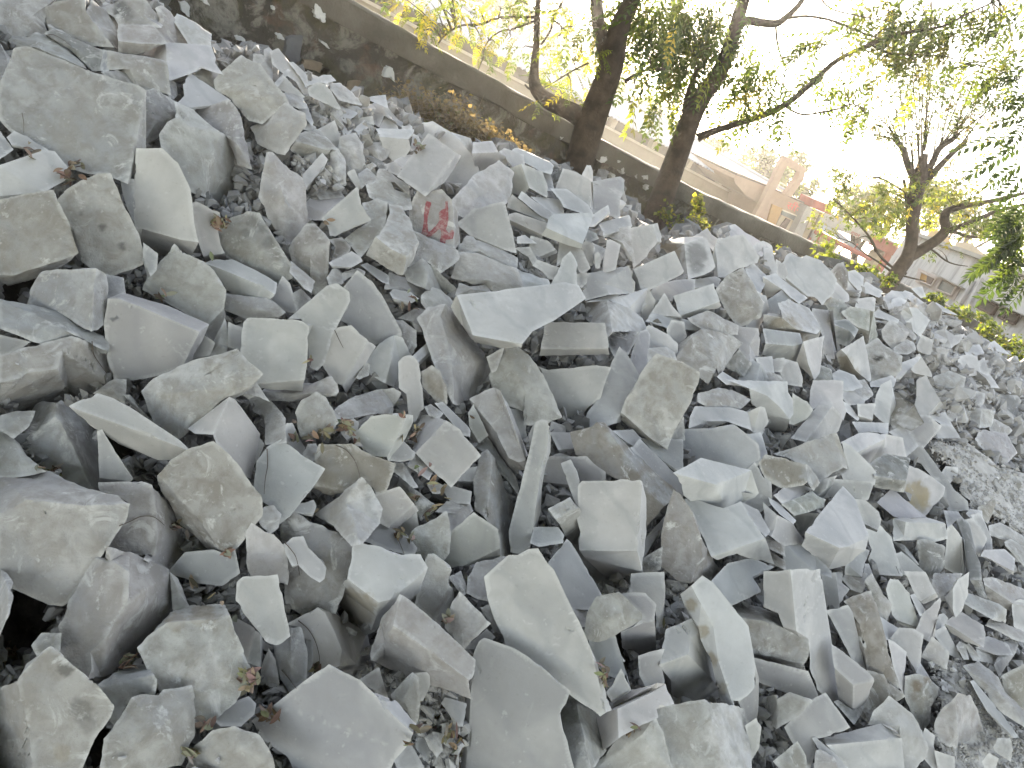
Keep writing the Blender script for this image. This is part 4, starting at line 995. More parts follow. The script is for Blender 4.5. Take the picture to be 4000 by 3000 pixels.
# stains, crusts, veins and two-coloured stones: (x, y, radius, colour, strength, landmark)
BLK, GRY, TAN, WHT, YEL, BRN, LGY = (.06, .062, .06), (.19, .19, .185), (.36, .325, .265), (.60, .595, .585), (.36, .30, .19), (.25, .20, .145), (.42, .425, .425)
STAINS = {'black-stained top block': [(475, 35, 34, BLK, .8), (500, 60, 22, GRY, .6)],
 'chunk overhanging the top edge': [(416, 113, 50, WHT, .7)], 'spotted pale block': [(398, 890, 13, GRY, .9), (475, 962, 14, GRY, .9), (320, 835, 9, GRY, .5)],
 'grey-veined oval stone': [(1027, 885, 26, GRY, .6), (1050, 945, 26, GRY, .6), (985, 865, 22, GRY, .6), (960, 910, 18, GRY, .5), (1080, 1000, 18, GRY, .5)],
 'block with a smoky stain': [(2716, 995, 46, GRY, .75), (2722, 1045, 26, GRY, .6), (2600, 985, 60, TAN, .9)],
 'dirt-smudged corner boulder': [(318, 2772, 46, GRY, .7), (253, 2616, 30, GRY, .75), (345, 2830, 34, GRY, .5), (240, 2940, 36, TAN, .6)],
 'slab with a yellow stain': [(3579, 1934, 52, YEL, .85), (3590, 1970, 40, YEL, .7)], 'rough greenish boulder': [(3422, 1401, 9, BLK, .9), (3432, 1401, 10, BLK, .9), (3443, 1400, 8, BLK, .9)],
 'black-streaked small stone': [(2395, 1305, 12, BLK, .8), (2420, 1298, 12, BLK, .7), (2385, 1340, 18, BLK, .7), (2445, 1300, 12, BLK, .8), (2410, 1330, 8, GRY, .7)],
 'veined triangular slab': [(1126 + 47.5 * k, 2770 + 16.8 * k, 9, WHT, .55) for k in range(11)],
 'crumbly brown-spotted rock': [(3583, 2679, 22, BRN, .8), (3624, 2657, 16, BRN, .8), (3570, 2725, 16, BRN, .6)],
 'rock with flaking white crust': [(810, 2575, 46, WHT, .9), (770, 2650, 46, WHT, .9), (690, 2610, 34, WHT, .9), (860, 2640, 40, WHT, .9), (830, 2720, 34, WHT, .8), (690, 2430, 40, TAN, .7), (790, 2400, 50, TAN, .7)],
 'chunk with a white broken face': [(1430, 1965, 62, WHT, .9), (1440, 2040, 40, WHT, .8)], 'half tan half white boulder': [(2450, 1250, 75, WHT, 1), (2500, 1275, 40, WHT, 1)],
 'half tan half white bottom slab': [(2840, 2860, 85, WHT, 1), (2880, 2980, 85, WHT, 1), (2850, 2780, 60, WHT, 1)], 'half brown half cream stone': [(3560, 1630, 45, WHT, 1), (3530, 1645, 26, WHT, .9)],
 'dark brown stained stone': [(3165, 1860, 36, LGY, 1)], 'white wedge with tan left face': [(3300, 1420, 34, TAN, .9), (3335, 1465, 26, TAN, .9)], 'bright white block with tan front': [(3060, 1290, 60, TAN, .9), (3120, 1325, 40, TAN, .8)],
 'leaning white slab with tan edge': [(2700, 2363, 26, TAN, .9), (2746, 2467, 26, TAN, .9), (2780, 2576, 26, TAN, .9), (2815, 2690, 26, TAN, .9)], 'white-topped block': [(1395, 2385, 75, TAN, .9), (1360, 2330, 40, TAN, .8)],
 'long brown-faced beam': [(2407, 1703, 40, LGY, 1), (2475, 1794, 44, LGY, 1), (2542, 1884, 44, LGY, 1), (2597, 1934, 36, LGY, 1)], 'spear-shaped tall stone': [(1945, 1955, 44, LGY, .9), (1965, 2060, 44, LGY, .9), (1930, 1850, 26, LGY, .9)],
 'tan pyramid': [(2835, 1370, 60, WHT, .9), (2860, 1340, 40, WHT, .9)], 'greenish block': [(3365, 1320, 34, TAN, .7)]}
def stain_cols(co, cols, name, seed):
    q = co - np.array(EYE); d = q @ np.array(FWD)
    u, v = q @ np.array(RIGHT) / d * FPX, q @ np.array(UP0) / d * FPX
    X_, Y_ = u * CR + v * SR + W / 2, u * SR - v * CR + H / 2
    for x, y, r, c, s_ in STAINS.get(name, ()):
        dist = np.hypot(X_ - x, Y_ - y) / r
        for i in np.nonzero(dist < 1.6)[0]:
            n_ = mnoise.fractal(Vector((X_[i] / 16, Y_[i] / 16, seed)), .6, 2.0, 3)
            w_ = s_ * min(max((1.12 - dist[i] + .32 * n_) / .28, 0), 1)
            cols[i, :3] = cols[i, :3] * (1 - w_) + np.array(c) * w_
    return cols

def add_tint(me, tone, rough, rng=None, cols=None, rgh=None):
    n = len(me.vertices)
    a = me.attributes.new('tint', 'FLOAT_COLOR', 'POINT')
    if cols is None:
        c = np.array(TONES[tone]) * rng.uniform(.93, 1.06) * rng.uniform(.985, 1.015, 3)
        cols = np.tile(np.append(c, 1.0), (n, 1))
        rgh = np.full(n, (1.0 if rough == 'r' else .13) * rng.uniform(.7, 1.2))
    a.data.foreach_set('color', np.asarray(cols, np.float32).ravel())
    b = me.attributes.new('rough', 'FLOAT', 'POINT')
    b.data.foreach_set('value', np.asarray(rgh, np.float32))

ROCKS = parse_rocks(ROCK_TEXT)
for k, r in enumerate(ROCKS):
    r['area'] = sum(abs(area2(p)) for p in r['polys'])
    xs = [q[0] for p in r['polys'] for q in p]; ys = [q[1] for p in r['polys'] for q in p]
    r['c'] = (sum(xs) / len(xs), sum(ys) / len(ys))
    pc = np.array([(q[0] - r['c'][0], q[1] - r['c'][1]) for p in r['polys'] for q in p])
    ew, evv = np.linalg.eigh(pc.T @ pc)
    r['asp'] = math.sqrt(max(ew[1], 1e-3) / max(ew[0], 1e-3))
    r['ang'] = math.degrees(math.atan2(evv[1, 1], evv[0, 1])) % 180
    nv = len(r['polys'][0]); nf = len(r['polys'])
    if r['lab']:
        lw = r['lab'][1]
        r['noun'] = next((w for w in ('slab', 'block', 'box', 'bar', 'beam', 'boulder', 'wedge', 'plate', 'piece', 'pyramid', 'cube', 'chunk', 'flake', 'blade', 'pebble', 'stub', 'rock', 'stone', 'panel') if w in lw.split()), 'stone')
    if r['lab']: r['noun'] = {'panel': 'slab', 'blade': 'stone', 'stub': 'stone', 'plate': 'slab', 'pyramid': 'stone', 'cube': 'block', 'box': 'block'}.get(r['noun'], r['noun'])
    elif r['asp'] > 2.5: r['noun'] = 'bar' if r['area'] > 7000 else 'splinter'
    elif nf >= 2: r['noun'] = 'block'
    elif r['rough'] == 's': r['noun'] = 'slab' if r['area'] > 5000 else 'piece'
    else: r['noun'] = 'chunk' if r['area'] > 4500 else 'stone'
rank = sorted(range(len(ROCKS)), key=lambda k: (ROCKS[k]['lab'] is None, -ROCKS[k]['area']))
keep = set(rank[:300])

# labels: landmarks carry their own; the rest are told by look and by the nearest landmarks
LM = [r for r in ROCKS if r['lab']]
def compass(r, m):
    dx, dy = r['c'][0] - m['c'][0], r['c'][1] - m['c'][1]
    a = math.degrees(math.atan2(dy, dx)) % 360
    return ['to the right of', 'below and right of', 'below', 'below and left of', 'to the left of', 'above and left of', 'above', 'above and right of'][int(((a + 22.5) % 360) // 45)]
def look(r):
    s = 'large ' if r['area'] > 26000 else 'small ' if r['area'] < 5200 else ''
    nv = len(r['polys'][0])
    if r['noun'] in ('bar', 'splinter'):
        a = (r['ang'] - 27) % 180
        sh = 'level ' if a < 22 or a > 158 else 'upright ' if 68 < a < 112 else 'slanting '
    elif len(r['polys']) > 1: sh = {2: 'two-faced ', 3: 'three-faced '}.get(len(r['polys']), 'many-faced ')
    else: sh = 'three-cornered ' if nv == 3 else 'four-cornered ' if nv == 4 else 'five-cornered ' if nv == 5 else 'narrow ' if r['asp'] > 1.8 else 'irregular '
    tx = 'rough ' if r['rough'] == 'r' else 'smooth '
    return s + tx + TONE_WORD[r['tone']] + ' ' + sh + r['noun']
used = {}
for r in LM: r['label'] = r['lab'][1]; used[r['label']] = r
for k in rank[:300]:
    r = ROCKS[k]
    if r['lab']: continue
    near = sorted(LM, key=lambda m: (m['c'][0] - r['c'][0]) ** 2 + (m['c'][1] - r['c'][1]) ** 2)
    for m in near[:6]:
        lb = '%s %s the %s' % (look(r), compass(r, m), m['lab'][0])
        if lb not in used and len(lb.split()) <= 16: break
    r['label'] = lb; used[lb] = r

rest_v, rest_f, rest_c, rest_r, nrest = [], [], [], [], 0
bvh_v, bvh_f, nb = [], [], 0
painted = None
for k, r in enumerate(ROCKS):
    rng = np.random.default_rng(1000 + k)
    V, F, nf, size, D0, ctr, cen = make_rock_shape(r, rng)
    co, faces = refine_rock(V, F, nf, size, D0, r, rng)
    bvh_v.append(co); bvh_f += [tuple(i + nb for i in f) for f in faces]; nb += len(co)
    if k in keep:
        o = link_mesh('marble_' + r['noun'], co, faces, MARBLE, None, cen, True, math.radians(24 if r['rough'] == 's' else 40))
        c_ = np.append(np.array(TONES[r['tone']]) * rng.uniform(.93, 1.06) * rng.uniform(.985, 1.015, 3), 1.0)
        c_ = np.tile(c_, (len(co), 1))
        if r['lab'] and r['lab'][0] in STAINS: c_ = stain_cols(co, c_, r['lab'][0], k)
        add_tint(o.data, None, None, None, c_, np.full(len(co), (1.0 if r['rough'] == 'r' else .13) * rng.uniform(.7, 1.2)))
        tag(o, r['label'], 'marble ' + r['noun'], 'broken marble stones of the heap', 'thing')
        if r['lab'] and r['lab'][0] == 'red-painted block': painted = o
    else:
        c = np.array(TONES[r['tone']]) * rng.uniform(.93, 1.06)
        rest_v.append(co); rest_f += [tuple(i + nrest for i in f) for f in faces]; nrest += len(co)
        rest_c.append(np.tile(np.append(c, 1.0), (len(co), 1))); rest_r.append(np.full(len(co), 1.0 if r['rough'] == 'r' else .13))
ROCK_BVH = BVHTree.FromPolygons(np.concatenate(bvh_v).tolist(), bvh_f)

# ------------------------------------------------------------------ bed of the heap and loose rubble between the stones
def in_poly(x, y, poly):
    c = False; n = len(poly); j = n - 1
    for i in range(n):
        if (poly[i][1] > y) != (poly[j][1] > y) and x < (poly[j][0] - poly[i][0]) * (y - poly[i][1]) / (poly[j][1] - poly[i][1]) + poly[i][0]: c = not c
        j = i
    return c
def Z(ox, oy, s): return [(ox + float(q.split(',')[0]) / 2.212, oy + float(q.split(',')[1]) / 2.212) for q in s.split()]
DIRT = [Z(3000, 2250, '1330,640 1560,720 1720,740 1760,900 2000,1200 2212,1330 2700,1500 2700,1900 1480,1900 1420,1480 1400,1380 1460,1200 1470,960'),
        Z(3000, 1500, '1340,470 1480,500 1700,480 1900,620 2000,700 2212,760 2700,900 2700,1350 2200,1330 1950,1180 1720,1080 1640,900 1540,700 1400,560')]
RUB = [Z(3000, 750, '900,840 1240,850 1400,930 1650,1040 1700,1150 2090,1400 2212,1480 2700,1600 2700,2500 1990,2000 1500,2000 1330,1700 1260,1400'),
       Z(1000, 0, '400,640 560,640 880,860 1000,860 1060,1110 1080,1300 980,1480 700,1640 420,1600 300,1300 480,1080'),
       Z(1000, 2250, '1180,820 1500,820 1820,1060 1780,1659 1320,1659 1300,1400 1360,1280'),
       Z(2000, 750, '0,380 160,380 420,560 330,800 0,840')]
HOLES = [(60, 1070, 110), (20, 1170, 90), (330, 1290, 40), (560, 1550, 40), (480, 1720, 95), (90, 2430, 130), (40, 2560, 70), (1480, 2500, 55), (400, 2880, 60), (370, 2960, 60), (2430, 2600, 55), (2420, 2500, 40), (2650, 2030, 60), (2960, 2200, 70), (2570, 2060, 40), (1640, 1340, 50), (2110, 1400, 40), (3850, 2430, 45), (3540, 2330, 35), (2280, 2570, 30), (1740, 1900, 35), (1440, 2130, 35), (2350, 1670, 40)]
def in_hole(x, y): return any((x - a) ** 2 + (y - b) ** 2 < c * c for a, b, c in HOLES)
def zone(x, y):
    if any(in_poly(x, y, p) for p in DIRT): return 2
    if any(in_poly(x, y, p) for p in RUB): return 1
    return 0
# crest line of the heap in the photograph (above it there is no heap)
CREST = [(-2400, -1750), (-600, -700), (0, -280), (470, -60), (640, 30), (720, 130), (870, 190), (960, 190), (1100, 220), (1300, 300), (1430, 390), (1500, 375), (1640, 480), (1720, 475), (1830, 560), (1950, 560), (2050, 590),
         (2160, 640), (2220, 660), (2420, 700), (2460, 830), (2520, 890), (2700, 905), (2800, 900), (2870, 885), (3000, 975), (3080, 990), (3200, 1020), (3340, 1070), (3440, 1130), (3500, 1140), (3640, 1190),
         (3760, 1250), (3850, 1330), (3950, 1390), (4100, 1440), (4600, 1700), (6000, 2500)]
def crest_y(x):
    for (x0, y0), (x1, y1) in zip(CREST, CREST[1:]):
        if x0 <= x <= x1: return y0 + (y1 - y0) * (x - x0) / (x1 - x0)
    return CREST[-1][1]
nx, ny = 200, 140
bed_v, bed_f = [], []
xs = np.linspace(-1900, 5600, nx)
for j in range(ny + 1):
    for i in range(nx):
        x = xs[i]; y0 = crest_y(x) + 22
        s = j / ny
        y = y0 + (4700 - y0) * s
        z = zone(x, y)
        d = float(plane_depth(x, y))
        if z == 0 and not (-60 < x < 4060 and y < 3060): z = 1
        k = {0: 1.20, 1: 1.03, 2: 1.0}[z]
        d = d * k + {0: .20, 1: .03, 2: .0}[z]
        d += .03 * mnoise.noise(Vector((x / 90, y / 90, 1))) + .012 * mnoise.noise(Vector((x / 22, y / 22, 4)))
        bed_v.append(EYE + ray(x, y) * d)
for j in range(ny):
    for i in range(nx - 1):
        a = j * nx + i; bed_f.append((a, a + 1, a + nx + 1, a + nx))
# back of the heap falls to the ground behind the crest
b0 = len(bed_v)
for i in range(nx):
    p = bed_v[i]; q = Vector((p.x, p.y, 0)).normalized()
    bed_v.append(Vector((p.x + q.x * .5, p.y + q.y * .5, max(p.z - .45, -.1))))
for i in range(nx):
    p = bed_v[i]; q = Vector((p.x, p.y, 0)).normalized()
    bed_v.append(Vector((p.x + q.x * 1.1, p.y + q.y * 1.1, -.3)))
for i in range(nx - 1):
    bed_f.append((i + 1, i, b0 + i, b0 + i + 1)); bed_f.append((b0 + i + 1, b0 + i, b0 + nx + i, b0 + nx + i + 1))
DIRT_M = simple_mat('dust_and_dirt', (.54, .53, .505), .25, 9, .95, .6, 60, (.40, .385, .36))
bed = link_mesh('heap_ground', bed_v, bed_f, DIRT_M, None, None, True)
bed.data.materials.append(simple_mat('bed_gap_shade', (.085, .075, .06), .4, 9, .95, .6, 60, (.04, .035, .028)))  # dark bed colour paints in the shade of the deep gaps
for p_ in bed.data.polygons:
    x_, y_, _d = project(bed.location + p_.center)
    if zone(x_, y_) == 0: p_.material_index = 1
tag(bed, kind='structure')
BED_BVH = BVHTree.FromPolygons([tuple(v) for v in bed_v], bed_f)

def hull_template(rng, flat):
    bm = bmesh.new()
    n = rng.integers(7, 11)
    for _ in range(n):
        p = rng.normal(0, 1, 3); p /= np.linalg.norm(p); p = np.sign(p) * np.abs(p) ** .6
        bm.verts.new((p[0], p[1] * rng.uniform(.6, 1), p[2] * flat))
    bmesh.ops.convex_hull(bm, input=list(bm.verts))
    bm.verts.ensure_lookup_table()
    bmesh.ops.delete(bm, geom=[v for v in bm.verts if not v.link_faces], context='VERTS')
    bmesh.ops.recalc_face_normals(bm, faces=bm.faces)
    bm.verts.index_update()
    v = np.array([q.co[:] for q in bm.verts]); f = [tuple(q.index for q in g.verts) for g in bm.faces]
    bm.free(); return v, f
TPL = [hull_template(RNG, fl) for fl in (.35, .5, .7, .9, .45, .6, .3, .8, .4, .55, .7, .5)]
def rot_rand(rng):
    q = rng.normal(0, 1, 4); q /= np.linalg.norm(q); w, x, y, z = q
    return np.array([[1 - 2 * (y * y + z * z), 2 * (x * y - z * w), 2 * (x * z + y * w)], [2 * (x * y + z * w), 1 - 2 * (x * x + z * z), 2 * (y * z - x * w)], [2 * (x * z - y * w), 2 * (y * z + x * w), 1 - 2 * (x * x + y * y)]])

cover = {}
GS = 20
for r in ROCKS:
    for p in r['polys']:
        x0, x1 = min(q[0] for q in p), max(q[0] for q in p); y0, y1 = min(q[1] for q in p), max(q[1] for q in p)
        for gx in range(int(x0 // GS), int(x1 // GS) + 1):
            for gy in range(int(y0 // GS), int(y1 // GS) + 1):
                if in_poly(gx * GS + GS / 2, gy * GS + GS / 2, p): cover[(gx, gy)] = 1
def put_stone(x, y, depth, s, rng, tone, dirt=1.0):  # dirt: darkening factor that puts gap shade into the stone colour
    global nrest
    v, f = TPL[rng.integers(len(TPL))]
    v = (v * s * rng.uniform(.75, 1.25, 3)) @ rot_rand(rng).T + np.array(EYE + ray(x, y) * depth)
    rest_v.append(v); rest_f.extend(tuple(i + nrest for i in q) for q in f); nrest += len(v)
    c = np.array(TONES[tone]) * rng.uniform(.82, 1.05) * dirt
    rest_c.append(np.tile(np.append(c, 0.0), (len(v), 1))); rest_r.append(np.full(len(v), rng.uniform(.2, 1)))
rng = np.random.default_rng(5)
for gx in range(-92, 278):
    for gy in range(-80, 232):
        x, y = gx * GS + rng.uniform(0, GS), gy * GS + rng.uniform(0, GS)
        if (gx, gy) in cover or y < crest_y(x) + 14: continue
        z = zone(x, y); d = float(plane_depth(x, y))
        inside = 0 <= x <= 4000 and 0 <= y <= 3000
        px = d / FPX
        tone = 'wppgggtbd'[rng.integers(9)]
        if z == 2:
            for _ in range(7):
                xx, yy = x + rng.uniform(-14, 14), y + rng.uniform(-14, 14)
                put_stone(xx, yy, float(plane_depth(xx, yy)) - .006, px * min(rng.exponential(3.6) + 2.0, 15), rng, 'wwppggtp'[rng.integers(8)])
            if rng.random() < .09: put_stone(x, y, d - .02, px * rng.uniform(10, 30), rng, 'pgtw'[rng.integers(4)])
        elif z == 1:
            for _ in range(3):
                xx, yy = x + rng.uniform(-12, 12), y + rng.uniform(-12, 12)
                put_stone(xx, yy, d * 1.01, px * min(6 + rng.exponential(9), 44), rng, 'wwppgtp'[rng.integers(7)])
        elif inside and not in_hole(x, y):
            # deeper stones that show in the gaps, colour darkened in place of shade
            
            if not in_hole(x, y):
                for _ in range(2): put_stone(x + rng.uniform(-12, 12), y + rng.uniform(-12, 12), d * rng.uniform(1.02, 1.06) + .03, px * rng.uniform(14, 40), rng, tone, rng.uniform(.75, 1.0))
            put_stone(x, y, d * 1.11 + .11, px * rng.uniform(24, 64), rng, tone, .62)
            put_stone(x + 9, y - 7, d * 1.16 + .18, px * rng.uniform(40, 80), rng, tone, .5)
            if rng.random() < .12: put_stone(x, y, d * 1.05 + .05, px * rng.uniform(5, 14), rng, tone)
        elif not inside:
            far_out = max(-x, x - 4000, -y, y - 3000)
            if far_out < 110:
                if rng.random() < .45: put_stone(x, y, d * 1.09 + .04, px * rng.uniform(24, 60), rng, 'wppggt'[rng.integers(6)])
            elif rng.random() < (.16 if far_out < 260 else .05):
                put_stone(x, y, d * 1.01, px * rng.uniform(40, 110 if far_out < 260 else 150), rng, 'wppggt'[rng.integers(6)])
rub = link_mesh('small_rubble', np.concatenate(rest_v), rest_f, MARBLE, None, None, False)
add_tint(rub.data, None, None, None, np.concatenate(rest_c), np.concatenate(rest_r))
tag(rub, 'small broken marble rubble and chips filling the heap between the big stones', 'rubble', kind='stuff')
# ------------------------------------------------------------------ ground sheet
gv, gf = [], []
for j, yy in enumerate((-40, -5, 2, 6, 12, 20, 40, 90, 300, 1500)):
    for i, xx in enumerate((-1500, -300, -80, -25, -8, 0, 8, 25, 80, 300, 1500)):
        gv.append((xx, yy, -.75 if yy < 7 else -.25))
for j in range(9):
    for i in range(10):
        a = j * 11 + i; gf.append((a, a + 1, a + 12, a + 11))
ground = link_mesh('ground', gv, gf, simple_mat('dry_earth', (.20, .165, .115), .4, .8, .95, .5, 14, (.10, .085, .05)))
tag(ground, kind='structure')

# ------------------------------------------------------------------ the boundary wall behind the heap
WO = Vector((-1.9, 6.75, 0)); WD = Vector((.738, .674, 0)).normalized(); WN = Vector((WD.y, -WD.x, 0))   # WN looks at the photographer
def on_plane(x, y, o, n):
    d = ray(x, y); return EYE + d * ((o - EYE).dot(n) / d.dot(n))
top_px = [(300, -640), (600, -455), (1000, -215), (1370, 0), (1700, 184), (2000, 349), (2334, 538), (2583, 669), (2732, 750), (3000, 872), (3267, 992), (3466, 1082), (3640, 1165), (3800, 1245), (3960, 1335), (4300, 1530)]
TOPS = []
for x, y in top_px:
    p = on_plane(x, y, WO, WN); TOPS.append(((p - WO).dot(WD), p.z))
def wall_top(s):
    if s <= TOPS[0][0]: return TOPS[0][1]
    for (s0, z0), (s1, z1) in zip(TOPS, TOPS[1:]):
        if s0 <= s <= s1: return z0 + (z1 - z0) * (s - s0) / (s1 - s0)
    return TOPS[-1][1]
COPE = .19
S0, S1 = TOPS[0][0] - 3, TOPS[-1][0] + 6

def wall_material():
    m, nt, out = new_mat('mossy_plaster'); t = NT(nt)
    v = t.n('ShaderNodeTexCoord').outputs['Object']
    big, mid, fine = t.noise(v, 1.3, 5, .6, .5), t.noise(v, 4.2, 6, .65, .8), t.noise(v, 22, 5, .65)
    c = t.mix(t.ramp(big, .36, .62), (.036, .032, .024), (.085, .074, .056))
    c = t.mix(t.ramp(mid, .49, .57), c, (.22, .205, .175))
    c = t.mix(t.math('MULTIPLY', t.ramp(t.noise(v, 2.3, 5, .6, 1.0), .50, .62), .75), c, (.065, .062, .022))
    c = t.mix(t.math('MULTIPLY', t.ramp(t.noise(v, 3.1, 4, .6, .4), .60, .68), .6), c, (.16, .095, .06))
    c = t.mix(t.math('MULTIPLY', t.ramp(fine, .52, .66), .55), c, (.05, .047, .035))
    vo = t.n('ShaderNodeTexVoronoi', feature='DISTANCE_TO_EDGE'); vo.inputs['Scale'].default_value = 3.2; t.l(v, vo.inputs['Vector'])
    c = t.mix(t.math('MULTIPLY', t.ramp(vo.outputs['Distance'], .0, .06, (1, 1, 1, 1), (0, 0, 0, 1)), .35), c, (.05, .045, .035))
    bs = t.n('ShaderNodeBsdfPrincipled'); t.l(c, bs.inputs['Base Color']); bs.inputs['Roughness'].default_value = .95
    bp = t.n('ShaderNodeBump'); bp.inputs['Strength'].default_value = 1.0; bp.inputs['Distance'].default_value = .06
    t.l(t.math('ADD', mid, t.math('MULTIPLY', fine, .5)), bp.inputs['Height']); t.l(bp.outputs[0], bs.inputs['Normal'])
    t.l(bs.outputs[0], out.inputs[0]); return m
WALL_M = wall_material()
COPE_M = simple_mat('weathered_cement', (.135, .122, .098), .35, 3.0, .92, .6, 30, (.075, .067, .05))
PATCH_M = simple_mat('old_whitewash', (.62, .62, .60), .15, 9, .9, .3)

wall = empty('boundary_wall', WO + WD * 6)
tag(wall, 'long mossy boundary wall with a cement coping and peeling whitewash behind the heap', 'wall', None, 'thing')
hole_px = Z(1000, 0, '585,543 672,582 640,645 560,640')
n_s, n_z = 330, 34
wv, wf = [], []
for j in range(n_z + 1):
    for i in range(n_s + 1):
        s = S0 + (S1 - S0) * i / n_s
        zt = wall_top(s) - COPE + .012 * math.sin(s * 9) + .018 * mnoise.noise(Vector((s * 3.3, 2, 0)))
        z = -.4 + (zt + .4) * j / n_z
        p = WO + WD * s; q = Vector((s * 1.2, z * 1.4, 3))
        p = p + WN * (.034 * mnoise.noise(q * 1.5) + .034 * mnoise.noise(q * 5)); p.z = z
        wv.append(p)
for j in range(n_z):
    for i in range(n_s):
        a = j * (n_s + 1) + i; quad = (a, a + 1, a + n_s + 2, a + n_s + 1)
        c = sum((wv[k] for k in quad), Vector()) / 4; pr = project(c)
        if not in_poly(pr[0], pr[1], hole_px): wf.append(quad)
n0 = len(wv)
for i in (0, n_s):                      # back and ends
    s = S0 + (S1 - S0) * i / n_s
    for z in (-.4, wall_top(s) - COPE):
        p = WO + WD * s - WN * .28; p.z = z; wv.append(p)
wf += [(n0 + 2, n0, n0 + 1, n0 + 3)]
link_mesh('wall_face', wv, wf, WALL_M, wall, None, True)
# coping: a slab with a worn lower lip
cv, cf = [], []
prof = [(-.26, -COPE), (.035, -COPE), (.045, -COPE + .02), (.04, -.02), (.02, 0), (-.25, .012)]
for i in range(n_s + 1):
    s = S0 + (S1 - S0) * i / n_s; zt = wall_top(s)
    for k, (o, dz) in enumerate(prof):
        q = Vector((s * 2.2, k * 1.7, 8))
        p = WO + WD * s + WN * (o + .010 * mnoise.noise(q)); p.z = zt + dz + .012 * mnoise.noise(q * 2) + (.022 * mnoise.noise(q * 1.3) if k in (1, 2) else 0)
        cv.append(p)
m = len(prof)
for i in range(n_s):
    for k in range(m):
        k2 = (k + 1) % m; cf.append((i * m + k, i * m + k2, (i + 1) * m + k2, (i + 1) * m + k))
cop = link_mesh('coping', cv, cf, COPE_M, wall, None, True, math.radians(40))
bm = bmesh.new(); bm.from_mesh(cop.data); bmesh.ops.recalc_face_normals(bm, faces=bm.faces); bm.to_mesh(cop.data); bm.free()

def wall_patch(name, poly, mat, off=.05, thick=.025):
    """A flake of plaster on the wall, with a ragged outline and real thickness."""
    o = WO + WN * off
    pts = []
    n = len(poly)
    for i in range(n):
        a, b = poly[i], poly[(i + 1) % n]
        for k in range(4):
            t = k / 4; pts.append((a[0] + (b[0] - a[0]) * t + random.uniform(-3.0, 3.0), a[1] + (b[1] - a[1]) * t + random.uniform(-3.0, 3.0)))
    P = [on_plane(x, y, o, WN) for x, y in pts]
    mb = MB(); mb.prism(P, -WN * (thick + .05)); return mb.build(name, mat, wall)
for s in ('515,35 560,60 580,110 605,130 600,200 575,195 560,170 520,150 500,110', '175,290 230,305 255,345 200,335', '560,350 600,370 640,425 600,400',
          '1120,610 1140,575 1190,600 1200,710 1170,665 1105,665', '140,55 165,60 160,85 145,80', '-660,20 -610,15 -575,40 -570,150 -640,90', '-470,0 -420,0 -400,50 -440,30', '-180,310 -95,330 -95,355 -165,345'):
    wall_patch('whitewash_patch', Z(1000, 0, s), PATCH_M)
for s in ('770,1360 820,1350 825,1380 790,1410 765,1395', '860,1520 890,1510 895,1545 865,1560', '950,1455 975,1450 970,1505 950,1500', '1125,1520 1180,1520 1170,1550 1140,1545', '1065,1515 1085,1510 1080,1540 1066,1538', '412,1180 447,1190 425,1212', '915,1390 940,1390 935,1405 918,1402', '1150,1610 1180,1600 1175,1640 1155,1640'):
    wall_patch('whitewash_patch', Z(2000, 0, s), PATCH_M)
BRICK_M = simple_mat('bare_tan_stone', (.30, .23, .16), .3, 5, .95, .5)
wall_patch('exposed_stone', Z(1000, 0, '412,512 578,552 552,628 400,585'), BRICK_M)
wall_patch('exposed_stone', Z(1000, 0, '810,715 910,700 880,760 830,790 790,770'), BRICK_M)
SLATE_M = simple_mat('bare_grey_stone', (.15, .15, .155), .3, 3, .9, .4)
wall_patch('exposed_stone', Z(1000, 0, '270,330 400,310 385,520 330,560 250,470'), SLATE_M)
# ------------------------------------------------------------------ the long shed behind the wall
CREAM = simple_mat('cream_paint', (.31, .25, .165), .12, 1.2, .9, .1)
CREAM2 = simple_mat('cream_ledge', (.50, .43, .32), .1, 2, .9, .1)
SHADE = simple_mat('clerestory_grille', (.075, .062, .048), .3, 3, .9, .1)
TIN = simple_mat('corrugated_tin', (.30, .30, .30), .12, .6, .45, .05)
PINK = simple_mat('pinkish_plaster', (.32, .22, .15), .15, 1.0, .9, .15)
ORANGE = simple_mat('ochre_paint', (.34, .19, .06), .12, 1.5, .85, .1)
RED = simple_mat('faded_red_paint', (.30, .075, .05), .2, 3, .8, .1)
GREYP = simple_mat('grey_paint', (.30, .285, .25), .15, 2, .85, .1)
GLASSY = simple_mat('dusty_window_glass', (.13, .135, .12), .25, 1.5, .35, 0)
DARKB = simple_mat('dark_brown_and_gap_shade', (.10, .065, .05), .3, 4, .8, .1)  # brown paint; on the two gap strips it stands for shade

SO = WO - WN * 12.0
def sp(s, z, off=0.0):
    p = SO + WD * s + WN * off; return Vector((p.x, p.y, z))
def s_of(x, y, off=0.0): return (on_plane(x, y, SO + WN * off, WN) - SO).dot(WD)
SA, SB = -8.0, 21.5
shed = empty('long_shed', sp(8, -.2))
tag(shed, 'long low cream shed with a corrugated tin roof beyond the wall', 'shed', None, 'thing')
mb = MB(); mb.box(sp(SA, -.3), WD * (SB - SA), -WN * .25, Vector((0, 0, 2.21)))
mb.box(sp(SA, -.3, -8), WD * (SB - SA), -WN * .25, Vector((0, 0, 2.5)))
mb.build('wall', CREAM, shed)
mb = MB(); mb.box(sp(SA, 1.91, .09), WD * (SB - SA), -WN * .2, Vector((0, 0, .07))); mb.build('ledge', CREAM2, shed)
mb = MB(); mb.box(sp(SA, 1.70, -.5), WD * (SB - SA), -WN * .2, Vector((0, 0, .72))); mb.build('clerestory', SHADE, shed)
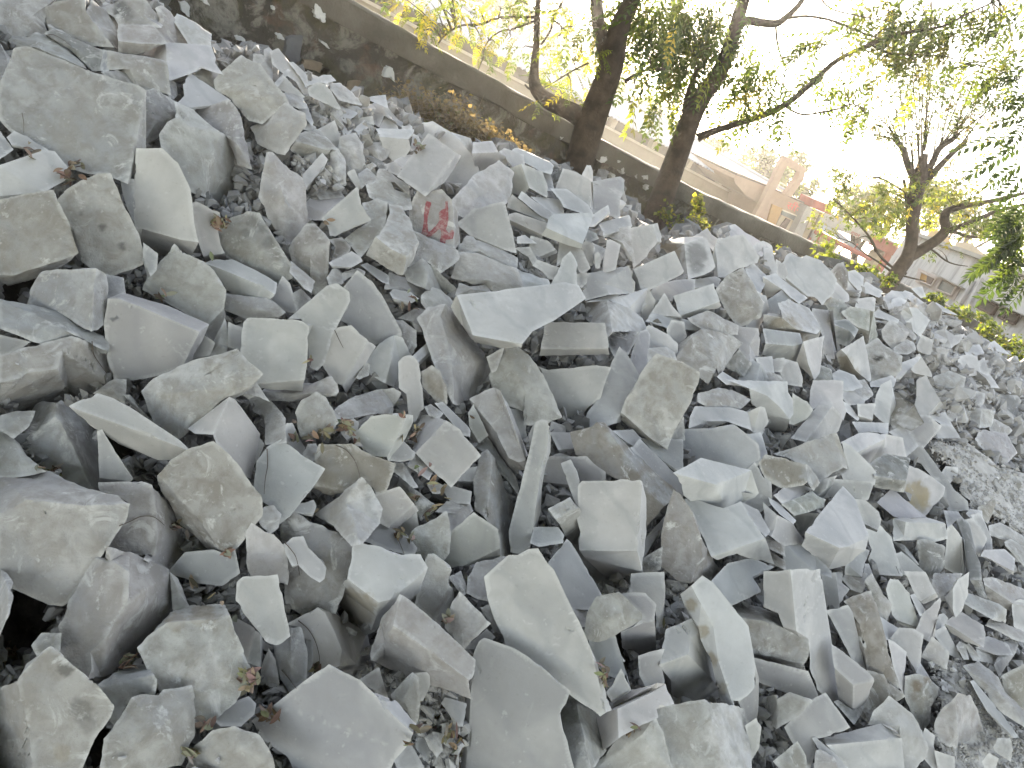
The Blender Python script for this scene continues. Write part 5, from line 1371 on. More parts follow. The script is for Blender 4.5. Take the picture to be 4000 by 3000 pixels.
for px in ((2001, 268), (2398, 479), (2554, 565), (2692, 642), (2817, 708), (2928, 766), (1760, 140), (1560, 30)):
    s = s_of(*px); mb = MB(); mb.box(sp(s - .09, 1.99, .04), WD * .18, -WN * .2, Vector((0, 0, .36))); mb.build('post', CREAM2, shed)
nc = 900
rv, rf = [], []
for i in range(nc + 1):
    s = SA + (SB + 6.0 - SA) * i / nc; dz = .022 * math.sin(i * math.pi / 2 * 1.0) if True else 0
    dz = .028 * (1, 0, -1, 0)[i % 4]
    for off, z in ((.45, 2.24), (-2.0, 2.68), (-4.5, 3.10), (-9.2, 2.30)):
        p = sp(s, z + dz, off); rv.append(p)
for i in range(nc):
    for k in range(3): a = i * 4 + k; rf.append((a, a + 1, a + 5, a + 4))
roof = link_mesh('roof', rv, rf, TIN, shed, None, True)
mb = MB(); mb.tube([sp(SA, 3.14, -4.5), sp(SB + 6, 3.14, -4.5)], [.09, .09], 8); mb.build('ridge_cap', TIN, shed)
# cables of the leaning post along the roof edge
# ------------------------------------------------------------------ gate building, traced on its own upright plane in front of the shed
GO = WO - WN * 10.6
def zz(s, oy=0): return [(2600 + float(q.split(',')[0]) / 2.212, 450 + float(q.split(',')[1]) / 2.212) for q in s.split()]
def gslab(s, depth, off=0.0, src=zz):
    o = GO + WN * off
    mb = MB(); mb.prism([on_plane(x, y, o, WN) for x, y in src(s)], -WN * depth); return mb
gate = empty('gate_house', on_plane(3000, 850, GO, WN) * 1.0); gate.location.z = -.2
tag(gate, 'pinkish flat-roofed gate house with an open frame tower and a red sign box', 'gate house', None, 'thing')
gslab('600,585 590,545 612,512 885,615 960,650 1250,785 1150,1010 1090,1120 760,960 800,760 690,690', 2.2, 0).build('wall', PINK, gate)
gslab('612,500 640,505 890,607 885,622 612,518', 2.3, .06).build('roof_edge', DARKB, gate)
gslab('935,645 945,638 1255,775 1250,792', 2.3, .06).build('roof_edge', DARKB, gate)
gslab('985,430 1035,352 1218,462 1190,560 1085,710 1030,690 1125,570 1160,497 1052,437 1000,540 800,960 735,930 840,740 930,560', .16, .35).build('tower_frame', PINK, gate)
for a, b in (('985,580', '1075,625'), ('965,630', '1050,672'), ('990,580', '965,640')):
    pa, pb = [on_plane(*zz(q)[0], GO, WN) for q in (a, b)]
    mb = MB(); mb.tube([pa, pb], [.025, .025], 6); mb.build('rail', CREAM2, gate)
gslab('925,770 1012,805 935,985 870,955', .25, .06).build('door', ORANGE, gate)
gslab('1012,822 1190,895 1165,935 1005,862', .2, .06).build('window', GLASSY, gate)
gslab('1012,815 1192,888 1190,898 1010,826', .25, .10).build('window_lintel', CREAM2, gate)
gslab('1000,866 1163,938 1095,1080 930,1000', .2, .05).build('panel', CREAM, gate)
gslab('1045,890 1082,908 1010,1030 960,1005', .2, .09).build('brown_strip', DARKB, gate)
gslab('1222,785 1275,808 1165,1090 1090,1060', .3, .30).build('pillar', GREYP, gate)
gslab('1340,838 1358,848 1240,1115 1200,1100', .3, .25).build('pillar_gap_shade', DARKB, gate)  # solid dark strip standing in for the shade between the pillars
gslab('1285,820 1335,840 1205,1095 1170,1075', .3, .28).build('pillar', CREAM, gate)
gslab('1318,1000 1330,1006 1235,1120 1215,1110', .3, .32).build('red_edge', RED, gate)
gslab('1357,850 1400,868 1270,1130 1240,1115', .3, .33).build('pillar', GREYP, gate)
gslab('1285,728 1452,790 1425,862 1262,795', .6, .40).build('sign_box', RED, gate)
gslab('1340,842 1460,862 2010,1110 1985,1215 1700,1070 1320,935', .8, .0).build('beam', GREYP, gate)
# devanagari word painted on the wall above the window
def word(name, txt, px0, px1, height_px, mat, parent, off):
    a, b = on_plane(*px0, GO + WN * off, WN), on_plane(*px1, GO + WN * off, WN)
    cu = bpy.data.curves.new(name, 'FONT'); cu.body = txt; cu.extrude = .004; cu.align_x = 'LEFT'
    tmp = bpy.data.objects.new(name, cu); COL.objects.link(tmp)
    bpy.context.view_layer.update()
    dg = bpy.context.evaluated_depsgraph_get()
    me = bpy.data.meshes.new_from_object(tmp.evaluated_get(dg))
    bpy.data.objects.remove(tmp)
    xs = [v.co.x for v in me.vertices]; ys = [v.co.y for v in me.vertices]
    if not xs: return
    ex = (b - a); L = ex.length; ex.normalize(); ez = Vector((0, 0, 1)); ez = (ez - ex * ez.dot(ex)).normalized()
    sx = L / (max(xs) - min(xs)); sy = height_px / (max(ys) - min(ys))
    V = [a + ex * ((v.co.x - min(xs)) * sx) + ez * ((v.co.y - min(ys)) * sy) + WN * (v.co.z) for v in me.vertices]
    link_mesh(name, [tuple(v) for v in V], [tuple(p.vertices) for p in me.polygons], mat, parent)
word('painted_word', '\u0938\u0940\u092e\u093e', zz('1035,800')[0], zz('1198,870')[0], .30, simple_mat('pink_red_lettering', (.62, .16, .12), .15, 6, .85, 0), gate, .03)
word('painted_word', '\u0926\u094d\u0935\u093e\u0930', zz('1590,1035')[0], zz('1665,1068')[0], .16, RED, gate, .03)

rail = empty('red_railing', on_plane(3300, 980, GO + WN * .8, WN)); rail.location.z = -.2
tag(rail, 'red pipe railing with crossed bars in front of the gate beam', 'railing', None, 'thing')
def bar(a, b, r, mat, name, off=.9, par=None):
    pa, pb = [on_plane(*zz(q)[0], GO + WN * off, WN) for q in (a, b)]
    mb = MB(); mb.tube([pa, pb], [r, r], 8); mb.build(name, mat, par or rail)
bar('1300,1008', '1768,1240', .085, RED, 'top_rail')
for a, b in (('1440,1060', '1400,1180'), ('1560,1130', '1490,1200'), ('1660,1110', '1600,1200'), ('1275,1090', '1420,1140'), ('1330,1050', '1290,1120')): bar(a, b, .03, RED, 'bar')
lit = gslab('1300,1020 1510,1110 1440,1205 1255,1110', .2, .3).build('lit_screen_wall', CREAM, None, on_plane(3220, 960, GO, WN))
tag(lit, 'low cream screen wall behind the red railing beyond the wall', 'screen wall', None, 'thing')
pil = empty('red_gate_pillar', on_plane(3480, 1020, GO, WN)); pil.location.z = -.2
tag(pil, 'red and grey banded gate pillar left of the pollarded tree', 'pillar', None, 'thing')
gslab('1895,1075 2012,1128 1985,1225 1860,1165', .6, .5).build('pillar_head', RED, pil)
gslab('1925,1170 1965,1190 1870,1390 1815,1370', .4, .45).build('red_shaft', RED, pil)
gslab('1955,1195 2015,1215 1925,1410 1860,1380', .4, .40).build('grey_shaft', GREYP, pil)
gslab('1840,1200 1920,1170 1830,1370 1760,1340', .4, .35).build('cream_shaft', CREAM, pil)

# ------------------------------------------------------------------ stained white building on the right
WB0, WB1 = Vector((7.75, 20.0, 0)), Vector((8.6, 15.6, 0))
WBD = (WB1 - WB0).normalized(); WBN = Vector((-WBD.y, WBD.x, 0))
if WBN.dot(Vector((0, 0, 0)) - WB0) < 0: WBN = -WBN
def stained():
    m, nt, out = new_mat('stained_whitewash'); t = NT(nt)
    v = t.n('ShaderNodeTexCoord').outputs['Object']
    mp = t.n('ShaderNodeMapping'); mp.inputs['Scale'].default_value = (3.5, 3.5, .5); t.l(v, mp.inputs['Vector'])
    st = t.ramp(t.noise(mp.outputs[0], 1.6, 5, .65), .46, .66)
    c = t.mix(st, (.42, .41, .40), (.25, .245, .235))
    c = t.mix(t.math('MULTIPLY', t.ramp(t.noise(v, 1.1, 4), .45, .7), .4), c, (.50, .40, .33))
    c = t.mix(t.math('MULTIPLY', t.ramp(t.noise(mp.outputs[0], 4, 6, .7), .58, .68), .5), c, (.18, .175, .16))
    bs = t.n('ShaderNodeBsdfPrincipled'); t.l(c, bs.inputs['Base Color']); bs.inputs['Roughness'].default_value = .9
    t.l(bs.outputs[0], out.inputs[0]); return m
STAIN = stained()
wb = empty('white_building', WB0.copy())
tag(wb, 'stained whitewashed building with four small windows at the right', 'building', None, 'thing')
def wbp(x, y, off=0.0): return on_plane(x, y, WB0 + WBN * off, WBN)
def zq(s): return [(3500 + float(q.split(',')[0]) / 4.424, 900 + float(q.split(',')[1]) / 4.424) for q in s.split()]
wb_top = 2.95
mb = MB()
A = WB0 - WBD * 1.7; B = WB0 + WBD * 11
mb.box(Vector((A.x, A.y, -.3)), B - A, -WBN * 6, Vector((0, 0, wb_top + .3))); mb.build('wall', STAIN, wb)
mb = MB(); mb.box(Vector((A.x, A.y, wb_top)) + WBN * .12, B - A, -WBN * 6.3, Vector((0, 0, .09))); mb.build('roof', GREYP, wb)
def wslab(s, off, depth, name, mat, par=None):
    P = [wbp(x, y, off) for x, y in zq(s)]
    mb = MB(); mb.prism(P, -WBN * depth); return mb.build(name, mat, par or wb)
PALEP = simple_mat('pale_pink_wash', (.40, .34, .30), .1, 2, .9, .05)
wslab('385,645 1120,975 1000,1210 330,890', .02, .1, 'window_surround', PALEP)
for s, mt in (('430,715 690,835 605,960 385,865', ORANGE), ('790,840 1045,965 950,1125 690,1015', GLASSY), ('1480,1172 1745,1302 1650,1452 1390,1322', SHADE), ('1855,1352 2130,1472 2030,1622 1760,1492', SHADE)):
    w = wslab(s, .05, .1, 'window', mt)
    P = zq(s)
    mb = MB()
    for k in range(4): mb.tube([wbp(*P[k], .07), wbp(*P[(k + 1) % 4], .07)], [.022, .022], 6)
    mb.build('window_frame', DARKB if mt is SHADE else PALEP, w)
for s in ('540,745 665,810 590,935 520,900', '1720,1292 1748,1305 1655,1455 1620,1440', '1890,1365 1930,1380 1830,1530 1800,1515'):
    wslab(s, .08, .06, 'shutter', DARKB)
wslab('1415,1095 1440,1095 2600,1640 2600,1665', .30, .35, 'window_hood', GREYP)
wslab('600,720 640,725 1115,960 1100,980', .25, .3, 'window_hood', GREYP)
wslab('1290,835 1330,850 1090,1260 1050,1245', .10, .12, 'pilaster', STAIN)
wslab('1440,800 1480,815 1200,1420 1150,1395', .08, .10, 'pilaster', STAIN)
# ochre gabled roof house behind it
oh = empty('ochre_house', Vector((13, 29, -.2)))
tag(oh, 'ochre walled house with a sloping roof rising behind the white building', 'house', None, 'thing')
OHN = Vector((-.35, -.94, 0)).normalized(); OHO = Vector((13, 29, 0))
def oslab(s, depth, name, mat, off=0.0):
    P = [on_plane(x, y, OHO + OHN * off, OHN) for x, y in zq(s)]
    mb = MB(); mb.prism(P, -OHN * depth); mb.build(name, mat, oh)
oslab('380,260 640,-40 900,120 1010,330 1560,500 1560,700 300,600', 4, 'wall', simple_mat('ochre_wash', (.36, .25, .13), .15, 1.5, .9, .05))
oslab('1040,205 1290,215 1575,440 1560,495 1480,480 1010,330', 4.3, 'roof', simple_mat('tan_roof', (.34, .28, .20), .15, 1.5, .9, .05), .3)
oslab('1015,318 1100,300 1360,425 1340,450 1010,345', .3, 'eave_gap_shade', DARKB, .35)  # solid dark strip painted in place of shade under the eave
# ------------------------------------------------------------------ trees
def leaf_material(name, refl, trans):
    m, nt, out = new_mat(name); t = NT(nt)
    a = t.n('ShaderNodeAttribute', attribute_name='leafcol').outputs['Color']
    df = t.n('ShaderNodeBsdfDiffuse'); tr = t.n('ShaderNodeBsdfTranslucent'); mx = t.n('ShaderNodeMixShader'); gl = t.n('ShaderNodeBsdfGlossy')
    t.l(t.mix(1.0, a, refl, 'MULTIPLY'), df.inputs['Color']); t.l(t.mix(1.0, a, trans, 'MULTIPLY'), tr.inputs['Color'])
    mx.inputs[0].default_value = .55; t.l(df.outputs[0], mx.inputs[1]); t.l(tr.outputs[0], mx.inputs[2])
    gl.inputs['Roughness'].default_value = .45; gl.inputs['Color'].default_value = (.9, .9, .85, 1)
    m2 = t.n('ShaderNodeMixShader'); m2.inputs[0].default_value = .05; t.l(mx.outputs[0], m2.inputs[1]); t.l(gl.outputs[0], m2.inputs[2])
    t.l(m2.outputs[0], out.inputs[0]); return m
LEAF = leaf_material('leaves', (.8, .8, .8), (1.8, 1.7, .75))
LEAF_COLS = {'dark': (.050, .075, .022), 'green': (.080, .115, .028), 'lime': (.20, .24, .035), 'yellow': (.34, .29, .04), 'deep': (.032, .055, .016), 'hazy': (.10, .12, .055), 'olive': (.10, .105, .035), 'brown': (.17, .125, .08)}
BARK = simple_mat('tree_bark', (.125, .094, .068), .35, 9, .95, 1.0, 34, (.062, .047, .035))
TWIG_M = simple_mat('twig_bark', (.09, .072, .05), .3, 20, .95, .2)

def leaflet(): return np.array([(0, 0, 0), (.42, .5, .06), (1, 0, -.10), (.42, -.5, .06)], float), [(0, 1, 2), (0, 2, 3)]
def frond_template(npairs, leaf, wid, length):
    V, F = [], []
    lv, lf = leaflet()
    def put(p, ang, sc):
        n = len(V) * 1
        v = lv * np.array([leaf * sc, wid * sc, leaf * sc])
        c, s = math.cos(ang), math.sin(ang)
        v = np.stack([v[:, 0] * c - v[:, 1] * s, v[:, 0] * s + v[:, 1] * c, v[:, 2] - .25 * np.hypot(v[:, 0], v[:, 1])], 1) + p
        b = sum(len(q) for q in V); V.append(v); F.extend([tuple(i + b for i in f) for f in lf])
    for k in range(npairs):
        x = length * (.22 + .75 * k / max(npairs - 1, 1)); p = np.array([x, 0, -.30 * x * x / length])
        sc = 1 - .35 * abs(k / npairs - .4)
        for sg in (-1, 1): put(p + np.array([random.uniform(-.01, .01), 0, 0]), sg * random.uniform(.75, 1.15), sc * random.uniform(.8, 1.1))
    put(np.array([length, 0, -.3 * length]), random.uniform(-.2, .2), .9)
    b = sum(len(q) for q in V); w = .0028
    xs = np.linspace(0, length, 4); rv = []
    for x in xs: rv += [(x, -w, -.3 * x * x / length), (x, w, -.3 * x * x / length)]
    V.append(np.array(rv)); F += [(b + 2 * i, b + 2 * i + 1, b + 2 * i + 3, b + 2 * i + 2) for i in range(3)]
    return np.concatenate(V), F
class Leaves:
    """All the leaves of one crown in one mesh."""
    def __init__(s): s.v, s.f, s.c, s.n = [], [], [], 0
    def add(s, tv, tf, origin, fwd, up, scale, col):
        fwd = Vector(fwd).normalized(); up = Vector(up); sd = up.cross(fwd)
        if sd.length < 1e-3: sd = fwd.orthogonal()
        sd.normalize(); up = fwd.cross(sd)
        M = np.array([fwd, sd, up])
        v = (tv * scale) @ M + np.array(origin)
        s.v.append(v); s.f.extend([tuple(i + s.n for i in f) for f in tf]); s.n += len(v)
        s.c.append(np.tile(np.append(np.array(LEAF_COLS[col]) * random.uniform(.7, 1.3), 1.0), (len(v), 1)))
    def build(s, name, parent):
        o = link_mesh(name, np.concatenate(s.v), s.f, LEAF, parent)
        a = o.data.attributes.new('leafcol', 'FLOAT_COLOR', 'POINT'); a.data.foreach_set('color', np.concatenate(s.c).astype(np.float32).ravel())
        return o
FRONDS = [frond_template(k, .080, .034, .31) for k in (5, 6, 6, 7)]
BIGF = [frond_template(k, .105, .040, .44) for k in (8, 9, 10)]
SMALLF = [frond_template(3, .05, .020, .10), frond_template(2, .055, .022, .09)]

def px_path(pts, Y, n=4):
    """(x, y, width in pixels[, distance]) -> points and radii in space."""
    q = [(p[0], p[1], p[2], p[3] if len(p) > 3 else Y) for p in pts]
    sm = smooth_path(q, n); P, R = [], []
    for x, y, w, yy in sm:
        d = ray(x, y); p = EYE + d * (yy / d.y); P.append(p); R.append(max(w, .6) * .5 * (yy / d.y) / FPX)
    return P, R
def choose(mix): 
    r = random.random() * sum(w for _, w in mix)
    for c, w in mix:
        r -= w
        if r <= 0: return c
    return mix[0][0]
def foliage(lv, tw, spots, branches, Y, tpl, mix, dens=1.0, scale=1.0, dy=.5, droop=.9):
    """Leafy twigs: each spot (x, y, radius[, count]) gets a twig from the nearest limb and fronds hanging from it."""
    for sp_ in spots:
        x, y, r = sp_[:3]; n = int((sp_[3] if len(sp_) > 3 else 16) * dens)
        yy = Y + random.uniform(-dy, dy); c = at(x, y, yy); rad = r / FPX * (yy / ray(x, y).y)
        if branches:
            b = min(branches, key=lambda p: (p - c).length)
            mid = b.lerp(c, .5) + Vector((0, 0, .06 * (b - c).length))
            L = (b - c).length
            tw.tube([b, b.lerp(mid, .5) + Vector((0, 0, .02 * L)), mid, mid.lerp(c, .5) + Vector((random.uniform(-.03, .03), 0, .01)), c], [min(.012, .004 + L * .008), .007, .006, .004, .002], 5)
        for _ in range(n):
            o = c + Vector((random.gauss(0, .55), random.gauss(0, .6), random.gauss(0, .5))) * rad
            fw = Vector((random.gauss(0, 1), random.gauss(0, 1), random.gauss(-droop, .45)))
            tv, tf = random.choice(tpl)
            lv.add(tv, tf, o, fw, Vector((random.gauss(0, .4), random.gauss(0, .4), 1)), scale * random.uniform(.7, 1.15), choose(mix))
NEEM = [('dark', 6), ('green', 5), ('olive', 3), ('lime', .8), ('yellow', .3)]
NEEMY = [('green', 3), ('lime', 4), ('yellow', 3), ('olive', 2)]

# thick tree with a side limb, standing before the wall
Y1 = 7.1
t1 = empty('tree', at(2250, 690, Y1)); t1.location.z = -.2
tag(t1, 'thickest dark trunked tree with a low side limb in front of the wall', 'tree', None, 'thing')
mb = MB(); samp = []
def limb(pts, Y, seg=10, wob=.10, n=4):
    P, R = px_path(pts, Y, n); mb.tube(P, R, seg, wob); samp.extend(P[len(P) // 4:]); return P
limb([(2225, 830, 122), (2253, 678, 112), (2294, 520, 116), (2344, 384, 104), (2389, 249, 98), (2420, 110, 80), (2470, 0, 66), (2520, -150, 58), (2580, -400, 40)], Y1, 14)
limb([(2380, 280, 70), (2360, 180, 60), (2338, 90, 54), (2330, 0, 50), (2320, -150, 44), (2300, -420, 28)], Y1, 12)
limb([(2290, 470, 84), (2226, 434, 70), (2150, 400, 62), (2095, 348, 52), (2086, 288, 38), (2094, 190, 27), (2098, 90, 24), (2102, 0, 22), (2110, -160, 18)], Y1, 12)
mb.build('trunk', BARK, t1, None, True)
mb = MB()
limb([(2092, 68, 11), (2000, 66, 10), (1930, 74, 9), (1880, 95, 9), (1800, 100, 8), (1735, 140, 8), (1705, 182, 6)], Y1, 6, .1)
limb([(2086, 82, 9), (2010, 112, 8), (1950, 125, 7), (1900, 170, 6), (1885, 230, 5), (1868, 275, 3)], Y1, 6, .1)
limb([(2112, 175, 8), (2150, 120, 9), (2165, 60, 8), (2200, 5, 7), (2230, -60, 6)], Y1, 6, .1)
limb([(2165, 80, 6), (2185, 95, 6), (2195, 112, 4)], Y1, 5, .1)
limb([(2098, 190, 6), (2080, 260, 5), (2060, 320, 3)], Y1, 5)
limb([(2300, 245, 8), (2230, 280, 6), (2150, 330, 5), (2090, 360, 3)], Y1, 5)
limb([(2440, 320, 18), (2520, 275, 12), (2600, 270, 9)], Y1, 6)
limb([(2050, 330, 7), (2065, 345, 9), (2085, 352, 10)], Y1, 6)
lv = Leaves()
T1S = [(1560, 5, 70, 10), (1590, 45, 70, 14), (1640, 85, 50, 10), (1680, 30, 90, 14), (1700, 110, 60, 12), (1740, 60, 80, 14), (1790, 20, 80, 14), (1800, 145, 40, 9), (1830, 90, 60, 10), (1860, 40, 80, 12), (1900, 160, 55, 10), (1945, 215, 55, 9), (1880, 190, 40, 7),
       (1960, 50, 80, 12), (2010, 30, 60, 8), (1980, 180, 55, 9), (2040, 210, 45, 7), (2130, 250, 60, 12), (2180, 190, 60, 12), (2230, 240, 60, 12), (2260, 300, 60, 12), (2190, 320, 60, 14), (2140, 330, 50, 12), (2230, 360, 40, 6), (2110, 415, 25, 5), (2145, 410, 25, 5),
       (2240, 60, 60, 12), (2280, 20, 60, 12), (2250, 130, 50, 9), (2200, 60, 40, 6), (2340, 200, 60, 8)]
foliage(lv, mb, [(x, y - 22, r * .9, n) for x, y, r, n in T1S], samp, Y1, FRONDS, NEEMY, .75, .62, .5, .5)
T1D = [(2500, 40, 90, 14), (2560, 70, 90, 16), (2590, 140, 90, 14), (2580, 30, 110, 18), (2540, 130, 80, 12), (2450, 20, 90, 8), (2520, 180, 80, 10), (2560, 240, 70, 12), (2500, 300, 60, 8), (2480, 400, 40, 4), (2270, 90, 70, 8)]
foliage(lv, mb, T1D, samp, Y1 - .2, FRONDS, NEEM, .8, 1.0)
UP = [(x, y, 240, 26) for x in range(1500, 2700, 170) for y in (-360, -560, -760)]
foliage(lv, mb, UP, samp, Y1, FRONDS, NEEM, .7, 1.1, .8)
mb.build('branches', TWIG_M, t1, None, True)
lv.build('crown', t1)

# leaning tree with a long arching branch
Y2 = 8.3
t2 = empty('tree', at(2560, 870, Y2)); t2.location.z = -.2
tag(t2, 'leaning slimmer tree whose long branch arches out to the right', 'tree', None, 'thing')
mb = MB(); samp = []
limb([(2500, 1010, 112), (2545, 900, 104), (2595, 750, 96), (2669, 542, 84), (2705, 452, 80), (2745, 375, 72), (2806, 285, 62), (2845, 200, 58), (2875, 100, 52), (2905, 0, 48), (2940, -150, 40), (2960, -420, 26)], Y2, 13)
limb([(2690, 470, 46), (2682, 420, 36), (2702, 330, 24), (2730, 260, 14)], Y2, 8)
limb([(2725, 538, 36), (2790, 512, 27), (2890, 480, 25), (3000, 443, 25), (3090, 393, 23), (3180, 316, 21), (3271, 235, 19), (3407, 170, 16), (3520, 131, 13), (3678, 104, 10), (3768, 59, 8), (3900, 0, 6)], Y2, 9)
limb([(2860, 130, 40), (2910, 82, 34), (2970, 88, 31), (3030, 92, 29), (3065, 72, 24), (3120, 20, 20), (3170, -60, 17)], Y2, 8)
mb.build('trunk', BARK, t2, None, True)
mb = MB()
limb([(3060, 74, 13), (3150, 63, 11), (3253, 81, 9), (3339, 117, 8), (3430, 149, 6)], Y2, 6)
limb([(3068, 416, 9), (3110, 440, 8), (3154, 447, 8), (3253, 430, 7), (3334, 407, 6), (3380, 440, 4)], Y2, 6)
limb([(3407, 176, 8), (3450, 200, 8), (3497, 212, 8), (3588, 214, 7), (3700, 221, 5), (3760, 250, 3)], Y2, 6)
limb([(3210, 0, 8), (3260, 40, 7), (3400, 70, 5), (3500, 90, 3)], Y2, 5)
limb([(3030, 95, 10), (3035, 160, 9), (3050, 220, 6)], Y2, 5)
limb([(3200, 40, 6), (3200, 100, 5), (3160, 210, 3)], Y2, 5)
limb([(3130, 370, 7), (3220, 300, 5), (3290, 280, 4)], Y2, 5)
lv = Leaves()
T2D = [(2600, 40, 100, 20), (2680, 60, 100, 20), (2740, 100, 90, 18), (2620, 110, 100, 24), (2700, 20, 110, 24), (2790, 70, 90, 20), (2660, 230, 80, 16), (2640, 40, 120, 24), (2700, 120, 110, 24), (2640, 180, 90, 20), (2760, 40, 110, 24), (2780, 160, 90, 20), (2700, 250, 70, 16), (2620, 290, 70, 16), (2650, 360, 60, 16), (2600, 400, 50, 9), (2570, 450, 30, 4), (2830, 60, 90, 18), (2850, 230, 70, 12), (2740, 320, 50, 9),
       (2900, 220, 60, 12), (2940, 180, 60, 12), (2920, 300, 60, 14), (2950, 360, 60, 12), (2890, 390, 45, 10), (2870, 440, 40, 8), (2960, 260, 50, 12), (3010, 330, 60, 14), (2990, 220, 50, 10), (3050, 280, 60, 14), (3030, 460, 25, 4), (3055, 490, 30, 5), (3090, 470, 25, 4)]
foliage(lv, mb, T2D, samp, Y2, FRONDS, NEEM, .85, 1.0)
T2R = [(3100, 240, 50, 9), (3170, 150, 50, 9), (3210, 130, 40, 7), (3250, 160, 60, 9), (3200, 250, 50, 7), (3280, 290, 40, 7), (3300, 350, 50, 9), (3340, 370, 50, 9), (3360, 420, 40, 9), (3380, 300, 40, 6), (3400, 250, 40, 6),
       (3420, 60, 80, 18), (3480, 30, 80, 18), (3470, 110, 70, 16), (3540, 60, 90, 20), (3530, 150, 70, 16), (3560, 190, 60, 12), (3600, 40, 90, 20), (3620, 120, 80, 16), (3680, 70, 90, 20), (3700, 160, 70, 12), (3740, 120, 70, 14), (3760, 30, 90, 16), (3820, 90, 80, 12), (3880, 50, 90, 16), (3940, 100, 90, 16), (3900, 170, 70, 9), (3970, 220, 80, 12), (3750, 220, 60, 9), (3580, 260, 60, 10), (3330, 130, 50, 8), (3860, 250, 60, 6), (3950, 300, 60, 8)]
foliage(lv, mb, T2R, samp, Y2, FRONDS, NEEM, .8, 1.0)
UP = [(x, y, 240, 24) for x in range(2750, 4200, 180) for y in (-360, -560, -760)]
foliage(lv, mb, UP, samp, Y2, FRONDS, NEEM, .7, 1.15, .8)
mb.build('branches', TWIG_M, t2, None, True)
lv.build('crown', t2)

# pollarded tree at the right with straight shoots
Y3 = 11.2
t3 = empty('tree', at(3465, 1130, Y3)); t3.location.z = -.2
tag(t3, 'pollarded forked tree with upright thin shoots in front of the white building', 'tree', None, 'thing')
mb = MB(); samp = []
limb([(3420, 1220, 66), (3461, 1134, 62), (3508, 1060, 58), (3545, 1005, 56), (3560, 940, 50), (3565, 870, 46), (3575, 780, 52), (3588, 700, 64), (3600, 650, 40), (3612, 600, 24)], Y3, 12, .2)
limb([(3540, 1010, 48), (3600, 975, 44), (3655, 940, 40), (3692, 900, 36), (3688, 850, 34), (3705, 825, 30), (3760, 805, 24), (3859, 788, 18), (4000, 755, 14), (4150, 720, 10)], Y3, 10, .15)
limb([(3692, 899, 26), (3740, 890, 22), (3791, 868, 20), (3881, 831, 16), (3972, 805, 12), (4100, 780, 8)], Y3, 8, .15)
limb([(3700, 905, 14), (3740, 910, 13), (3791, 926, 11), (3881, 928, 7), (3950, 940, 5)], Y3, 7)
limb([(3580, 720, 34), (3545, 640, 26), (3530, 590, 24), (3505, 555, 20), (3490, 545, 12)], Y3, 8, .2)
limb([(3600, 700, 34), (3640, 640, 24), (3670, 580, 22), (3720, 545, 20), (3745, 520, 16)], Y3, 8, .2)
limb([(3605, 720, 30), (3680, 640, 22), (3730, 590, 20), (3765, 560, 22), (3768, 545, 14)], Y3, 8, .2)
limb([(3560, 860, 18), (3545, 820, 16), (3540, 760, 14), (3530, 700, 10)], Y3, 7)
mb.build('trunk', BARK, t3, None, True)
mb = MB()
limb([(3540, 1070, 12), (3480, 1040, 10), (3430, 990, 9), (3400, 930, 8), (3340, 860, 7), (3280, 800, 5), (3240, 765, 3)], Y3, 6)
limb([(3420, 985, 6), (3390, 925, 5), (3340, 935, 4), (3300, 950, 3)], Y3, 5)
limb([(3480, 1060, 9), (3440, 1030, 8), (3380, 990, 6), (3330, 950, 4), (3280, 930, 3)], Y3, 5)
limb([(3560, 960, 9), (3630, 970, 8), (3690, 1015, 7), (3730, 1032, 5), (3780, 1040, 3)], Y3, 5)
limb([(3530, 1078, 7), (3580, 1090, 6), (3615, 1098, 4)], Y3, 5)
limb([(3550, 760, 9), (3450, 700, 7), (3390, 690, 5), (3330, 680, 4)], Y3, 6)
limb([(3556, 790, 7), (3470, 745, 6), (3390, 725, 4), (3340, 715, 3)], Y3, 5)
shoots = []
random.seed(33)
orig = [(3500, 550), (3505, 545), (3530, 585), (3545, 640), (3590, 650), (3600, 600), (3612, 590), (3600, 640), (3645, 630), (3670, 575), (3720, 545), (3745, 520), (3768, 545), (3640, 640), (3575, 740)]
ends = [(3400, 430), (3355, 455), (3410, 330), (3485, 300), (3490, 230), (3550, 245), (3600, 270), (3635, 230), (3665, 300), (3690, 280), (3810, 300), (3905, 290), (3950, 215), (4010, 260), (3540, 330), (3560, 360), (3760, 330), (3860, 330), (3330, 520), (3440, 480), (3850, 420), (3960, 380), (3720, 260), (3580, 180), (3640, 150), (3790, 180), (3880, 150)]
for k, e in enumerate(ends):
    o = min(orig, key=lambda q: abs((q[0] - 3600) * 1.0 - (e[0] - 3620) * .42) + random.uniform(0, 60))
    midp = (o[0] + (e[0] - o[0]) * .45 + (e[0] - 3620) * .03, o[1] + (e[1] - o[1]) * .5 - 8, 6)
    shoots.append(limb([(o[0], o[1], 6.5), (midp[0] + random.uniform(-10, 10), midp[1], 4.5), (e[0] + random.uniform(-15, 15), e[1] + random.uniform(-15, 15), 2)], Y3, 5))
lv = Leaves()
T3M = [('olive', 4), ('green', 3), ('brown', .8), ('lime', .5), ('dark', 5)]
for P in shoots:
    for p in P[2:]:
        for _ in range(3):
            tv, tf = random.choice(SMALLF)
            lv.add(tv, tf, p + Vector((random.gauss(0, .05), random.gauss(0, .06), random.gauss(0, .05))), Vector((random.gauss(0, 1), random.gauss(0, 1), random.gauss(-.3, .6))), Vector((0, 0, 1)), random.uniform(.7, 1.2), choose(T3M))
